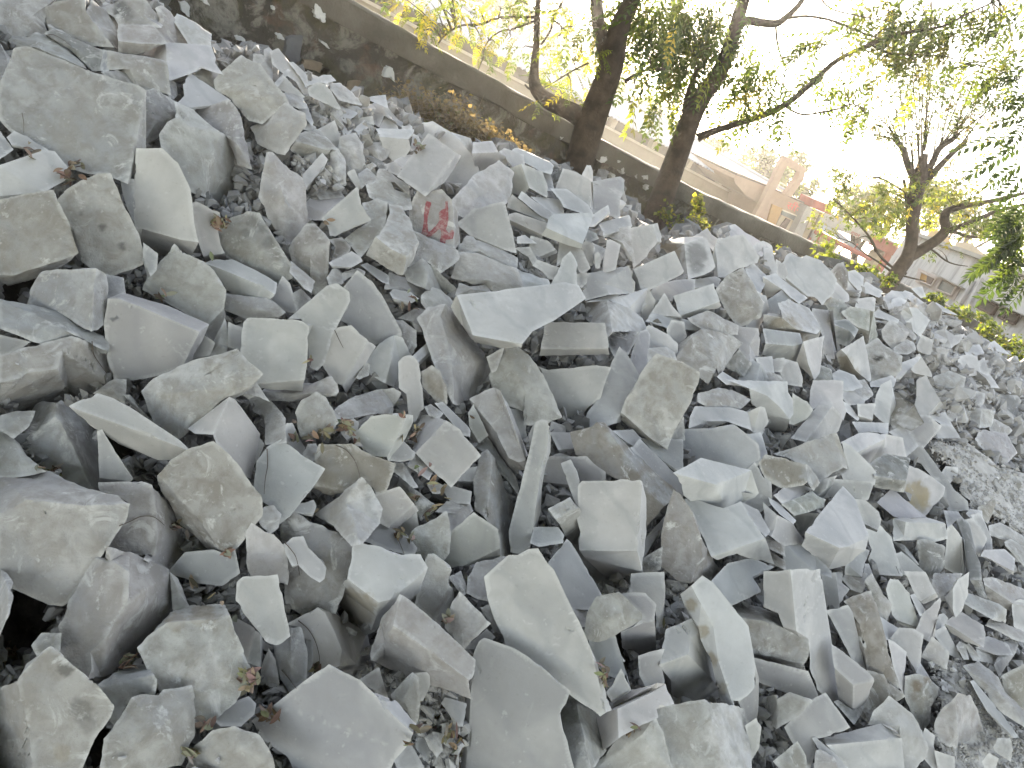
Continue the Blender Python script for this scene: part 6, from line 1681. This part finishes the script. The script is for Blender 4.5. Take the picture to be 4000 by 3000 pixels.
T3A = [(x, y, r, n) for x, y, r, n in [(3450, 350, 90, 16), (3520, 300, 90, 18), (3600, 330, 90, 18), (3680, 350, 90, 16), (3760, 380, 90, 18), (3840, 380, 90, 18), (3900, 440, 90, 18), (3950, 500, 90, 16), (3560, 420, 80, 14), (3640, 430, 80, 14), (3480, 460, 70, 14), (3420, 500, 50, 10), (3380, 440, 50, 9), (3720, 470, 80, 16), (3800, 500, 80, 16), (3860, 560, 80, 14), (3700, 640, 60, 12), (3780, 650, 60, 12), (3340, 480, 40, 5), (3520, 520, 50, 9), (3920, 600, 80, 12)]]
foliage(lv, mb, T3A, [], Y3, SMALLF, T3M, 2.0, 1.2, .8, .2)
T3B = [(3280, 660, 30, 14), (3310, 690, 40, 22), (3300, 720, 25, 9), (3480, 720, 60, 22), (3540, 760, 50, 22), (3500, 830, 60, 24), (3440, 790, 50, 14), (3380, 800, 50, 14), (3320, 830, 50, 14), (3480, 880, 50, 24), (3530, 850, 40, 18), (3620, 720, 60, 20), (3680, 760, 60, 20), (3640, 830, 50, 16), (3740, 760, 70, 22), (3800, 720, 70, 22), (3840, 820, 70, 22), (3780, 870, 60, 16), (3210, 850, 35, 8), (3240, 905, 30, 7), (3225, 960, 25, 5), (3270, 780, 40, 9), (3420, 860, 40, 9), (3650, 970, 30, 5)]
foliage(lv, mb, T3B, samp, Y3, SMALLF, [('lime', 2), ('green', 5), ('olive', 4), ('dark', 3), ('yellow', .4)], 2.0, 1.25, .7, .6)
UP = [(x, y, 200, 30) for x in range(3400, 4200, 200) for y in (-200, -360)]
foliage(lv, mb, UP, samp, Y3, SMALLF, T3M, .7, 1.2, 1.0)
mb.build('branches', TWIG_M, t3, None, True)
lv.build('crown', t3)

# tree beyond the right edge whose long pinnate leaves hang into view
Y4 = 5.6
t4 = empty('tree', at(4500, 1300, Y4)); t4.location.z = -.2
tag(t4, 'tree outside the right edge with long feathery leaves hanging into view', 'tree', None, 'thing')
mb = MB(); samp = []
limb([(4520, 1700, 90), (4480, 1200, 80), (4420, 700, 70), (4380, 200, 50), (4360, -300, 30)], Y4, 12, .15)
mb.build('trunk', BARK, t4, None, True)
mb = MB(); lv = Leaves()
for a, b in (((4440, 900), (4050, 760)), ((4440, 750), (4030, 480)), ((4400, 500), (4040, 250)), ((4450, 1050), (4060, 980)), ((4460, 1150), (4080, 1120)), ((4420, 650), (4060, 590))):
    limb([(a[0], a[1], 22), ((a[0] + b[0]) / 2, (a[1] + b[1]) / 2 - 25, 15), (b[0], b[1], 7)], Y4, 6)
def big_leaf(x0, y0, x1, y1, col, sc=1.0, yy=Y4):
    p, q = at(x0, y0, yy + random.uniform(-.1, .1)), at(x1, y1, yy + random.uniform(-.2, .1))
    tv, tf = random.choice(BIGF); L = (q - p).length / .45
    lv.add(tv * np.array([L, max(.62, min(L, 1.0)), max(.6, min(L, 1))]), tf, p, q - p, Vector((random.gauss(0, .25), -.5, .9)), 1.0, col)
for q in ((4010, 538, 3770, 528), (4020, 560, 3815, 640), (4010, 300, 3900, 290), (4020, 620, 3850, 720), (4010, 640, 3880, 700), (4020, 420, 3900, 380), (4000, 240, 3960, 330), (4010, 470, 3960, 560), (4010, 660, 3905, 790), (4010, 700, 3930, 830), (4020, 360, 3950, 420),
          (4020, 1000, 3850, 1165), (4030, 1090, 3960, 1180), (3990, 950, 3762, 1052), (4010, 980, 3800, 1030), (4000, 900, 3830, 1010), (4010, 850, 3860, 960), (4010, 940, 3880, 1090), (4010, 800, 3880, 900), (4010, 770, 3920, 900), (4015, 880, 3900, 980), (4010, 1020, 3930, 1110)):
    big_leaf(*q, 'deep')
for _ in range(24):
    x, y = 3990 + random.uniform(-20, 60), random.uniform(780, 1080); a = random.uniform(1.7, 3.0); L = random.uniform(90, 170)
    big_leaf(x, y, x + L * math.cos(a), y + L * math.sin(a), random.choice(['green', 'dark', 'deep', 'deep']))
for _ in range(60):
    x, y = random.uniform(4060, 4400), random.uniform(-200, 1150); a = random.uniform(0, 6.28); L = random.uniform(120, 220)
    big_leaf(x, y, x + L * math.cos(a), y + L * math.sin(a), random.choice(['green', 'dark']))
# unseen canopy added to this tree overhead to block sky light
top = at(4400, 300, Y4)
for ex, ey, ez in ((1.6, 1.2, 4.6), (2.6, -.6, 5.0), (.4, -1.0, 4.8), (-1.6, -.4, 4.6), (3.6, -2.6, 5.0)):
    e_ = Vector((ex, ey, ez)); mb.tube([top, top.lerp(e_, .4) + Vector((0, 0, .5)), top.lerp(e_, .75) + Vector((0, 0, .3)), e_], [.09, .06, .04, .02], 7, .1)
for _ in range(3600):
    p = Vector((random.uniform(-4.5, 5.0), random.uniform(-6.0, 1.6), random.uniform(3.5, 5.6)))
    if p.y > .2 and p.z < 3.2 + p.y: continue
    tv, tf = random.choice(BIGF)
    lv.add(tv, tf, p, Vector((random.gauss(0, 1), random.gauss(0, 1), random.gauss(-.5, .3))), Vector((random.gauss(0, .3), random.gauss(0, .3), 1)), random.uniform(1.7, 2.6), "dark")
mb.build('branches', TWIG_M, t4, None, True)
lv.build('crown', t4)

# far trees behind the shed, the gate and the white building
def blob(seed): 
    rg = np.random.default_rng(seed); return rg
def far_tree(name, label, Y, base, spots, n, mix, leaf=.20, seed=1, trunk_w=.22):
    random.seed(seed)
    e = empty('tree', at(base[0], base[1], Y)); e.location.z = -.2
    tag(e, label, 'tree', 'hazy trees beyond the buildings', 'thing')
    lv = Leaves(); tv, tf = leaflet()
    mbt = MB(); cs = []
    for x, y, r in spots:
        c = at(x, y, Y + random.uniform(-1.5, 1.5)); rad = r / FPX * Y / ray(x, y).y; cs.append((c, rad))
    tot = sum(rad ** 2 for _, rad in cs)
    for c, rad in cs:
        sub = [c + Vector((random.gauss(0, .45), random.gauss(0, .5), random.gauss(0, .42))) * rad for _ in range(9)]
        for _ in range(int(n * rad ** 2 / tot)):
            s_ = random.choice(sub)
            p = s_ + Vector((random.gauss(0, .24), random.gauss(0, .26), random.gauss(0, .22))) * rad
            lv.add(tv * np.array([1, .75, 1]), tf, p, Vector((random.gauss(0, 1), random.gauss(0, 1), random.gauss(-.4, .8))), Vector((random.gauss(0, .6), random.gauss(0, .6), 1)), leaf * random.uniform(.6, 1.5), choose(mix))
    c0 = sum((c for c, _ in cs), Vector()) / len(cs); b = e.location.copy()
    mbt.tube([b, b.lerp(c0, .35) + Vector((.1, 0, 0)), b.lerp(c0, .7), c0], [trunk_w, trunk_w * .8, trunk_w * .6, trunk_w * .2], 8, .1)
    for c, rad in cs: mbt.tube([b.lerp(c0, .5), b.lerp(c0, .5).lerp(c, .6) + Vector((0, 0, .2)), c], [trunk_w * .4, trunk_w * .25, trunk_w * .08], 6)
    mbt.build('trunk', BARK, e, None, True); lv.build('crown', e)
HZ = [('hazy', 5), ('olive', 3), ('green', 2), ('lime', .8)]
far_tree('a', 'hazy round tree behind the far end of the tin roof', 44, (2830, 800), [(2760, 590, 50), (2800, 560, 40), (2830, 620, 60), (2770, 640, 45), (2870, 660, 50), (2900, 700, 40)], 2600, HZ, .20, 3)
far_tree('b', 'hazy darker tree just left of the open frame tower', 40, (2990, 820), [(2960, 640, 60), (2930, 690, 50), (3000, 630, 50), (3010, 690, 60), (2960, 730, 40)], 2600, HZ, .18, 4)
far_tree('c', 'hazy tree showing through and behind the open frame tower', 42, (3110, 860), [(3080, 690, 50), (3130, 650, 45), (3120, 610, 30), (3160, 720, 45), (3070, 740, 40), (3150, 770, 40)], 2200, HZ, .18, 5)
far_tree('d', 'blue-green hazy tree left of the pollarded trunk', 36, (3400, 1000), [(3330, 780, 60), (3380, 830, 70), (3420, 770, 60), (3300, 830, 40), (3440, 860, 60), (3480, 790, 60)], 3200, HZ, .17, 6)
far_tree('e', 'wide hazy tree behind the ochre roofed house', 40, (3750, 1000), [(3620, 760, 70), (3690, 800, 80), (3760, 820, 80), (3720, 740, 60), (3820, 860, 80), (3890, 840, 80), (3950, 900, 90), (3660, 850, 60), (3540, 800, 60)], 4200, HZ, .19, 7)
far_tree('f', 'pale hazy tree above the left end of the tin roof', 52, (1980, 280), [(1950, 20, 120), (2060, 90, 120), (2180, 180, 110), (1850, -60, 120), (2000, -60, 120), (2150, 60, 110)], 4200, HZ, .30, 8, .35)
far_tree('g', 'pale hazy tree between the thick and the leaning trunks', 54, (2480, 480), [(2260, 260, 90), (2380, 330, 90), (2300, 170, 80), (2500, 420, 80), (2430, 300, 80)], 3000, HZ, .28, 9, .3)
far_tree('h', 'faint hazy tree low behind the tin roof by the leaning trunk', 54, (2620, 600), [(2600, 480, 60), (2660, 530, 50), (2560, 440, 60)], 1400, HZ, .24, 10, .3)
# ------------------------------------------------------------------ weeds, shrub and vines along the wall
random.seed(77)
STALK = simple_mat('dry_stalk', (.30, .235, .16), .3, 8, .95, 0)
def weed(name, label, cat, spots, Y, n, leafn, mix, stalk=.004, h=.35):
    e = empty(name, at(spots[0][0], spots[0][1], Y)); e.location.z = -.2
    tag(e, label, cat, None, 'thing')
    m_ = MB(); lv = Leaves(); tv, tf = leaflet()
    for x, y, r in spots:
        c = at(x, y, Y); rad = r / FPX * Y / ray(x, y).y
        for _ in range(n):
            b = c + Vector((random.gauss(0, .5) * rad, random.uniform(-.12, .05), -rad * random.uniform(.3, .9)))
            d = Vector((random.gauss(0, .5), random.gauss(0, .3), random.uniform(.3, 1))).normalized()
            L = rad * random.uniform(.6, 1.5); curl = Vector((random.gauss(0, .6), random.gauss(0, .3), random.gauss(-.5, .5)))
            pts = [b + d * (L * t) + curl * (L * t * t * .5) for t in (0, .35, .7, 1)]
            m_.tube(pts, [stalk, stalk * .8, stalk * .6, stalk * .35], 4)
            for _ in range(leafn):
                q = pts[random.randrange(1, 4)] + Vector((random.gauss(0, .02), random.gauss(0, .02), random.gauss(0, .02)))
                lv.add(tv * np.array([1, .9, 1]), tf, q, Vector((random.gauss(0, 1), random.gauss(0, 1), random.gauss(-.2, .8))), Vector((random.gauss(0, .5), -.4, 1)), random.uniform(.022, .05) * Y / 7, choose(mix))
    m_.build('stalks', STALK, e, None, True)
    if lv.n: lv.build('leaves', e)
weed('dry_weed', 'tangle of dry brown weeds growing against the mossy wall', 'weed', [(1550, 400, 50), (1610, 395, 65), (1680, 405, 70), (1740, 420, 70), (1600, 450, 50), (1700, 470, 50), (1790, 450, 65), (1840, 480, 65), (1880, 520, 55), (1920, 530, 50), (1970, 560, 40), (1800, 525, 45), (2020, 585, 35)], 5.9, 60, 5, [('brown', 5), ('olive', .4)], .0026)
weed('dry_weed', 'pale dry seed stalks rising in front of the wall coping', 'weed', [(1850, 420, 55), (1840, 450, 40)], 6.5, 16, 2, [('brown', 4), ('yellow', .5)], .0028)
weed('shrub', 'small sunlit yellow-green shrub at the wall between trunk and stones', 'shrub', [(2630, 860, 45), (2680, 890, 45), (2730, 890, 40), (2610, 830, 25), (2740, 870, 30), (2735, 810, 22), (2728, 785, 14), (2800, 925, 20)], 8.0, 14, 7, [('lime', 3), ('yellow', .7), ('olive', 4), ('green', 2)], .003)
weed('climbing_vine', 'leafy vine with bright leaves hanging on the wall near the gate pillar', 'vine', [(3230, 990, 35), (3220, 1020, 30), (3260, 1010, 25), (3275, 1035, 25), (3195, 1010, 22), (3240, 960, 18)], 9.4, 9, 6, [('lime', 5), ('green', 2)], .003)
weed('climbing_vine', 'lone upright vine shoot in front of the wall above the crest', 'vine', [(3048, 985, 16), (3046, 1005, 14), (3046, 970, 10)], 8.6, 7, 6, [('lime', 5), ('yellow', 1)], .003)
weed('climbing_vine', 'vine covering the wall top beside the pollarded trunk', 'vine', [(3370, 1055, 25), (3400, 1075, 35), (3440, 1080, 35), (3370, 1045, 15), (3490, 1090, 20)], 10.6, 11, 7, [('lime', 2.5), ('green', 5), ('yellow', .2)], .003)
weed('climbing_vine', 'vine trailing along the wall under the small windows', 'vine', [(3650, 1155, 22), (3665, 1170, 18), (3730, 1205, 35), (3770, 1220, 35), (3810, 1225, 35), (3850, 1290, 35), (3900, 1310, 45), (3940, 1340, 45), (3975, 1370, 40), (3880, 1270, 30), (3960, 1390, 35), (3990, 1330, 30)], 11.5, 12, 7, [('lime', 2), ('green', 6), ('yellow', .2)], .003)
weed('dry_grass', 'dry yellowish grass tuft on the far right slope of the heap', 'grass tuft', [(3960, 1470, 30), (3980, 1440, 30), (3990, 1490, 30), (3985, 1560, 25)], 8.6, 24, 1, [('brown', 4), ('yellow', 1)], .002)

# ------------------------------------------------------------------ things lying on the stones
def surface(x, y):
    d = ray(x, y).normalized()
    h = ROCK_BVH.ray_cast(EYE, d); g = BED_BVH.ray_cast(EYE, d)
    best = None
    for q in (h, g):
        if q[0] is not None and (best is None or q[3] < best[3]): best = q
    if best is None: return None, None, d
    n = best[1]
    if n.dot(d) > 0: n = -n
    return best[0], n, d
LIT = [(294, 691, 50, 16), (250, 700, 30, 7), (100, 595, 45, 10), (60, 610, 30, 5), (538, 1093, 45, 18), (545, 1130, 35, 12), (500, 1080, 30, 6), (1270, 880, 25, 7), (1600, 1190, 38, 14), (1570, 1195, 20, 5), (1270, 1710, 60, 18), (1340, 1695, 45, 16), (1220, 1712, 30, 8), (1390, 1730, 20, 4), (1612, 1692, 45, 20), (1600, 1720, 30, 8),
       (1640, 1872, 40, 14), (1665, 1915, 35, 10), (1700, 1945, 50, 20), (1725, 1960, 30, 8), (1680, 2015, 35, 10), (1615, 1960, 15, 4), (1250, 1975, 25, 8), (1240, 2000, 20, 5), (790, 2310, 60, 26), (830, 2330, 50, 16), (880, 2350, 40, 12), (920, 2385, 40, 12), (755, 2285, 30, 8), (1045, 2720, 50, 20), (1060, 2760, 40, 14), (1020, 2690, 40, 10),
       (1690, 2790, 40, 14), (1700, 2820, 35, 9), (1620, 2870, 30, 7), (1770, 2910, 40, 14), (1790, 2940, 40, 12), (1760, 2870, 30, 6), (1145, 2410, 30, 12), (1130, 2400, 20, 6), (1745, 2420, 25, 8), (745, 2095, 25, 8), (760, 2125, 20, 4), (30, 2610, 60, 16), (60, 2640, 40, 8), (785, 2845, 45, 12), (760, 2930, 25, 5), (970, 2655, 40, 14), (990, 2690, 30, 6),
       (2335, 2620, 25, 6), (2350, 2655, 20, 4), (1805, 1625, 30, 10), (840, 865, 28, 8), (855, 860, 20, 5), (640, 1172, 25, 5), (825, 1010, 25, 6), (700, 330, 25, 5), (705, 345, 15, 4), (1170, 620, 30, 7), (1150, 1110, 20, 5), (1640, 588, 22, 5), (1205, 1430, 25, 5), (2610, 2330, 25, 8), (2590, 2430, 25, 6), (900, 2160, 15, 2), (705, 2030, 12, 2), (225, 1835, 14, 3), (165, 1850, 16, 2), (1240, 2600, 16, 2), (2470, 2845, 20, 2), (500, 2620, 25, 5), (480, 2600, 20, 4), (1290, 1960, 16, 3), (1550, 2100, 18, 3), (1600, 2120, 14, 2), (1570, 1620, 16, 3), (1130, 1710, 12, 2), (1160, 1650, 12, 1), (3820, 2420, 16, 2)]
lv_v, lv_f, lv_c, nl = [], [], [], 0
for x, y, r, n in LIT:
    for _ in range(int(n * 2.8)):
        cand = [surface(x + random.gauss(0, r * .45), y + random.gauss(0, r * .45)) for _ in range(2)]
        cand = [q for q in cand if q[0] is not None]
        if not cand: continue
        p, nrm, d = max(cand, key=lambda q: (q[0] - EYE).length)      # leaves end up in the hollows
        dist = (p - EYE).length
        n2 = (nrm + Vector((random.gauss(0, .45), random.gauss(0, .45), random.gauss(0, .35)))).normalized()
        fw = n2.orthogonal().normalized(); sd = n2.cross(fw); a = random.uniform(0, 6.283)
        fw, sd = fw * math.cos(a) + sd * math.sin(a), sd * math.cos(a) - fw * math.sin(a)
        L, w = random.uniform(.026, .052), random.uniform(.0045, .009)
        o = p + nrm * random.uniform(.004, .03); bend = random.uniform(-.9, 1.3); tw = random.uniform(-.8, .8)
        ring = []
        for k in range(6):
            t = k / 5 - .5; th = bend * t * 2
            c = o + fw * (L * (math.sin(th) / th if abs(th) > .05 else 1) * t) + n2 * (L * .35 * bend * (.25 - t * t) * 2 * .6)
            ww = w * (1 - (2 * t) ** 2 * .92); s2 = sd * math.cos(tw * t) + n2 * math.sin(tw * t)
            ring += [c - s2 * ww + n2 * (ww * .5), c, c + s2 * ww + n2 * (ww * .5)]
        b = nl; lv_v += [tuple(q) for q in ring]; nl += len(ring)
        for k in range(5):
            for j in range(2): a0 = b + k * 3 + j; lv_f.append((a0, a0 + 1, a0 + 4, a0 + 3))
        col = random.choice([(.27, .215, .145), (.32, .265, .19), (.21, .15, .105), (.29, .235, .175), (.37, .32, .245), (.15, .105, .075), (.22, .195, .125)])
        lv_c += [(*[c * random.uniform(.75, 1.1) for c in col], 1)] * len(ring)
m, nt_, out_ = new_mat('dead_leaf'); t = NT(nt_)
bs = t.n('ShaderNodeBsdfPrincipled'); t.l(t.n('ShaderNodeAttribute', attribute_name='leafcol').outputs['Color'], bs.inputs['Base Color']); bs.inputs['Roughness'].default_value = .85
t.l(bs.outputs[0], out_.inputs[0])
lit_o = link_mesh('leaf_litter', lv_v, lv_f, m, None, None, True)
a = lit_o.data.attributes.new('leafcol', 'FLOAT_COLOR', 'POINT'); a.data.foreach_set('color', np.array(lv_c, np.float32).ravel())
tag(lit_o, 'curled dry brown leaves caught in the gaps between the stones', 'leaf litter', kind='stuff')

TW_M = simple_mat('dry_twig', (.13, .105, .085), .3, 20, .95, 0)
def twig(pts, label, r=.0016):
    sm = smooth_path([(x, y) for x, y in pts], 7); P = []
    for x, y in sm:
        p, n_, d = surface(x, y)
        if p is not None: P.append(((p - EYE).length, d))
    if len(P) < 3: return
    ds = [q[0] for q in P]
    for _ in range(3): ds = [min(ds[i], (ds[max(i - 1, 0)] + ds[min(i + 1, len(ds) - 1)]) / 2) for i in range(len(ds))]
    Q = [EYE + q[1] * (dd - .006) for q, dd in zip(P, ds)]
    mb = MB(); mb.tube(Q, [r * (1 - .6 * i / len(Q)) for i in range(len(Q))], 5); o = mb.build('twig', TW_M, None, Q[0], True)
    tag(o, label, 'twig', 'thin dry twigs lying on the stones', 'thing')
def ZZ(cx_, cy_, s): return Z(cx_, cy_, s)
twig(ZZ(1000, 750, '680,1195 715,1270 755,1350'), 'short straight twig on the slab with a pale side strip')
twig(ZZ(0, 750, '795,1290 810,1400 880,1510 970,1620'), 'bent twig lying over the stepped block on the left edge')
twig(ZZ(1000, 1500, '700,325 850,295 1000,265 1100,258 1180,265'), 'long twig lying above the block with a creased left side')
twig(ZZ(1000, 1500, '690,530 770,565 840,640 880,730 900,820'), 'curved twig across the brownish broad boulder')
twig(ZZ(1000, 1500, '95,560 100,700 80,820 70,950'), 'thin twig running down the blue-grey slab')
twig(ZZ(1000, 2250, '365,385 450,460 510,560 545,680 550,760'), 'curved twig across the fan-shaped block')
twig(ZZ(0, 1500, '1030,1225 1120,1190 1220,1145 1330,1150 1420,1220'), 'forked twig on the shaded rock right of the massive block')
twig(ZZ(1000, 1500, '1190,1290 1240,1370 1280,1470'), 'twig on the bluish stone beside the white-topped block')
twig(ZZ(1000, 1500, '250,1370 310,1440 350,1510 380,1659'), 'twig bent over the light rounded flake')
twig(ZZ(1000, 2250, '1070,800 1110,860 1130,980 1160,1040'), 'twig in the gap under the long wedge with a smooth dark front')
twig(ZZ(0, 0, '400,305 460,300 540,340 620,400'), 'hair-thin twig near the chunk overhanging the top edge')
twig(ZZ(0, 0, '190,975 205,1060 205,1150'), 'hair-thin twig on the biggest speckled slab', .0012)
twig(ZZ(1000, 2250, '220,810 280,880 350,975'), 'twig across the bluish lump beside the fan-shaped block')

# ------------------------------------------------------------------ red paint on the marked block
if painted is not None:
    poly = [(1550 + float(q.split(',')[0]) / 5.53, 700 + float(q.split(',')[1]) / 5.53) for q in
            '640,470 690,480 745,500 735,560 700,690 672,800 660,900 665,1010 675,1125 700,1140 780,1070 850,1000 905,930 925,860 905,740 945,680 1010,645 1042,640 1040,560 1050,480 1080,465 1112,490 1100,560 1112,700 1112,900 1090,1000 1062,1080 1120,1160 1150,1150 1170,1095 1215,1095 1238,1150 1225,1230 1210,1285 1150,1300 1060,1310 1050,1370 1035,1420 980,1400 925,1370 945,1270 962,1160 945,1085 890,1090 820,1160 760,1225 700,1245 640,1235 530,1180 560,1060 580,950 590,760 600,600'.split()]
    inv = painted.matrix_world.inverted() if False else None
    pv = [Vector(v.co) + painted.location for v in painted.data.vertices]
    pb = BVHTree.FromPolygons([tuple(v) for v in pv], [tuple(p.vertices) for p in painted.data.polygons])
    bm = bmesh.new()
    tri = tessellate_polygon([[Vector((x, y, 0)) for x, y in poly]])
    vs = [bm.verts.new((x, y, 0)) for x, y in poly]
    for q in tri:
        try: bm.faces.new([vs[i] for i in q])
        except ValueError: pass
    for _ in range(3):
        ed = [e for e in bm.edges if e.calc_length() > 9]
        if ed: bmesh.ops.subdivide_edges(bm, edges=ed, cuts=1); bmesh.ops.triangulate(bm, faces=[f for f in bm.faces if len(f.verts) > 3])
    bm.verts.index_update()
    P = []
    for v in bm.verts:
        d = ray(v.co.x + random.uniform(-1, 1), v.co.y + random.uniform(-1, 1)).normalized(); h = pb.ray_cast(EYE, d)
        P.append(h[0] - d * .0035 if h[0] is not None else None)
    F = [tuple(v.index for v in f.verts) for f in bm.faces]; bm.free()
    F = [f for f in F if all(P[i] is not None for i in f)]
    P = [p if p is not None else painted.location for p in P]
    m, nt_, out_ = new_mat('worn_red_paint'); t = NT(nt_)
    v_ = t.n('ShaderNodeTexCoord').outputs['Object']
    c = t.mix(t.math('MULTIPLY', t.ramp(t.noise(v_, 45, 5, .75), .46, .60), .8), (.27, .075, .085), (.40, .30, .29))
    bs = t.n('ShaderNodeBsdfPrincipled'); t.l(c, bs.inputs['Base Color']); bs.inputs['Roughness'].default_value = .8; t.l(bs.outputs[0], out_.inputs[0])
    pm = link_mesh('painted_mark', [tuple(p) for p in P], F, m, painted, None, True)

# ------------------------------------------------------------------ loose pebbles lying on big stones
for x, y, sz, lab_ in ((59, 1428, 13, 'small pale pebble lying on the stepped block on the left edge'), (852, 2958, 22, 'flat pale chip lying on the dome-shaped bottom stone'), (475, 2955, 16, 'longer of the pale crumbs on the gritty boulder at the bottom'), (444, 2962, 8, 'smallest pale crumb on the gritty boulder at the bottom'), (1800, 2303, 20, 'small white pebble beside the saddle-shaped grey block')):
    p, nrm, d = surface(x, y)
    if p is None: continue
    rg = np.random.default_rng(int(x)); v, f = TPL[int(x) % len(TPL)]
    s_ = sz / FPX * (p - EYE).length
    vv = (v * s_ * rg.uniform(.7, 1.2, 3)) @ rot_rand(rg).T + np.array(p + nrm * (s_ * .45))
    o = link_mesh('pebble', vv, f, MARBLE, None, p)
    add_tint(o.data, None, None, None, np.tile(np.append(np.array(TONES['w']), 0.0), (len(vv), 1)), np.full(len(vv), .3))
    tag(o, lab_, 'pebble', 'loose pebbles lying on big stones', 'thing')
HAZE_D, HAZE_G, HAZE_TOP = 0.0012, 0.74, 13.0
# ------------------------------------------------------------------ dusty morning air
mb = MB(); mb.box((-45, -6, -1.3), (115, 0, 0), (0, 76, 0), (0, 0, HAZE_TOP))
m, nt_, out_ = new_mat('dusty_air')
vol = nt_.nodes.new('ShaderNodeVolumePrincipled'); vol.inputs['Density'].default_value = HAZE_D; vol.inputs['Anisotropy'].default_value = HAZE_G
vol.inputs['Color'].default_value = (.93, .91, .87, 1)
nt_.links.new(vol.outputs[0], out_.inputs['Volume'])
hz = mb.build('haze', m); tag(hz, kind='stuff')
SKY_STRENGTH, SUN_POWER, EXPOSURE, WB_TEMP = 0.12, 3.5, 2.75, 6750
# ------------------------------------------------------------------ daylight
SUN_EL, SUN_AZ = math.radians(11.5), math.radians(-5.0)
wd = bpy.data.worlds.new('World'); SC.world = wd; wd.use_nodes = True
nt = wd.node_tree; nt.nodes.clear()
wo = nt.nodes.new('ShaderNodeOutputWorld'); bg = nt.nodes.new('ShaderNodeBackground'); sk = nt.nodes.new('ShaderNodeTexSky')
sk.sky_type = 'NISHITA'; sk.sun_disc = False; sk.sun_elevation = SUN_EL; sk.sun_rotation = SUN_AZ
sk.air_density = 1.0; sk.dust_density = 1.0; sk.ozone_density = .5; sk.altitude = 300
bg.inputs['Strength'].default_value = SKY_STRENGTH
hs = nt.nodes.new('ShaderNodeHueSaturation'); hs.inputs['Saturation'].default_value = .55     # a milky winter sky
nt.links.new(sk.outputs[0], hs.inputs['Color']); nt.links.new(hs.outputs[0], bg.inputs[0]); nt.links.new(bg.outputs[0], wo.inputs[0])
sun_d = bpy.data.lights.new('sun', 'SUN'); sun_d.energy = SUN_POWER; sun_d.angle = math.radians(.5); sun_d.color = (1.0, .90, .74)
sun = bpy.data.objects.new('sun', sun_d); COL.objects.link(sun)
sdir = Vector((math.sin(SUN_AZ) * math.cos(SUN_EL), math.cos(SUN_AZ) * math.cos(SUN_EL), math.sin(SUN_EL)))
sun.rotation_euler = sdir.to_track_quat('Z', 'Y').to_euler(); sun.location = sdir * 60
SC.view_settings.view_transform = 'Standard'; SC.view_settings.look = 'None'
SC.view_settings.exposure = EXPOSURE; SC.view_settings.gamma = 1.0; SC.view_settings.use_curve_mapping = False
SC.cycles.max_bounces = 8; SC.cycles.diffuse_bounces = 2; SC.cycles.transparent_max_bounces = 8; SC.cycles.use_denoising = True
SC.view_settings.use_white_balance = True; SC.view_settings.white_balance_temperature = WB_TEMP; SC.view_settings.white_balance_tint = 13
SC.cycles.volume_bounces = 0; SC.cycles.volume_step_rate = 1.0
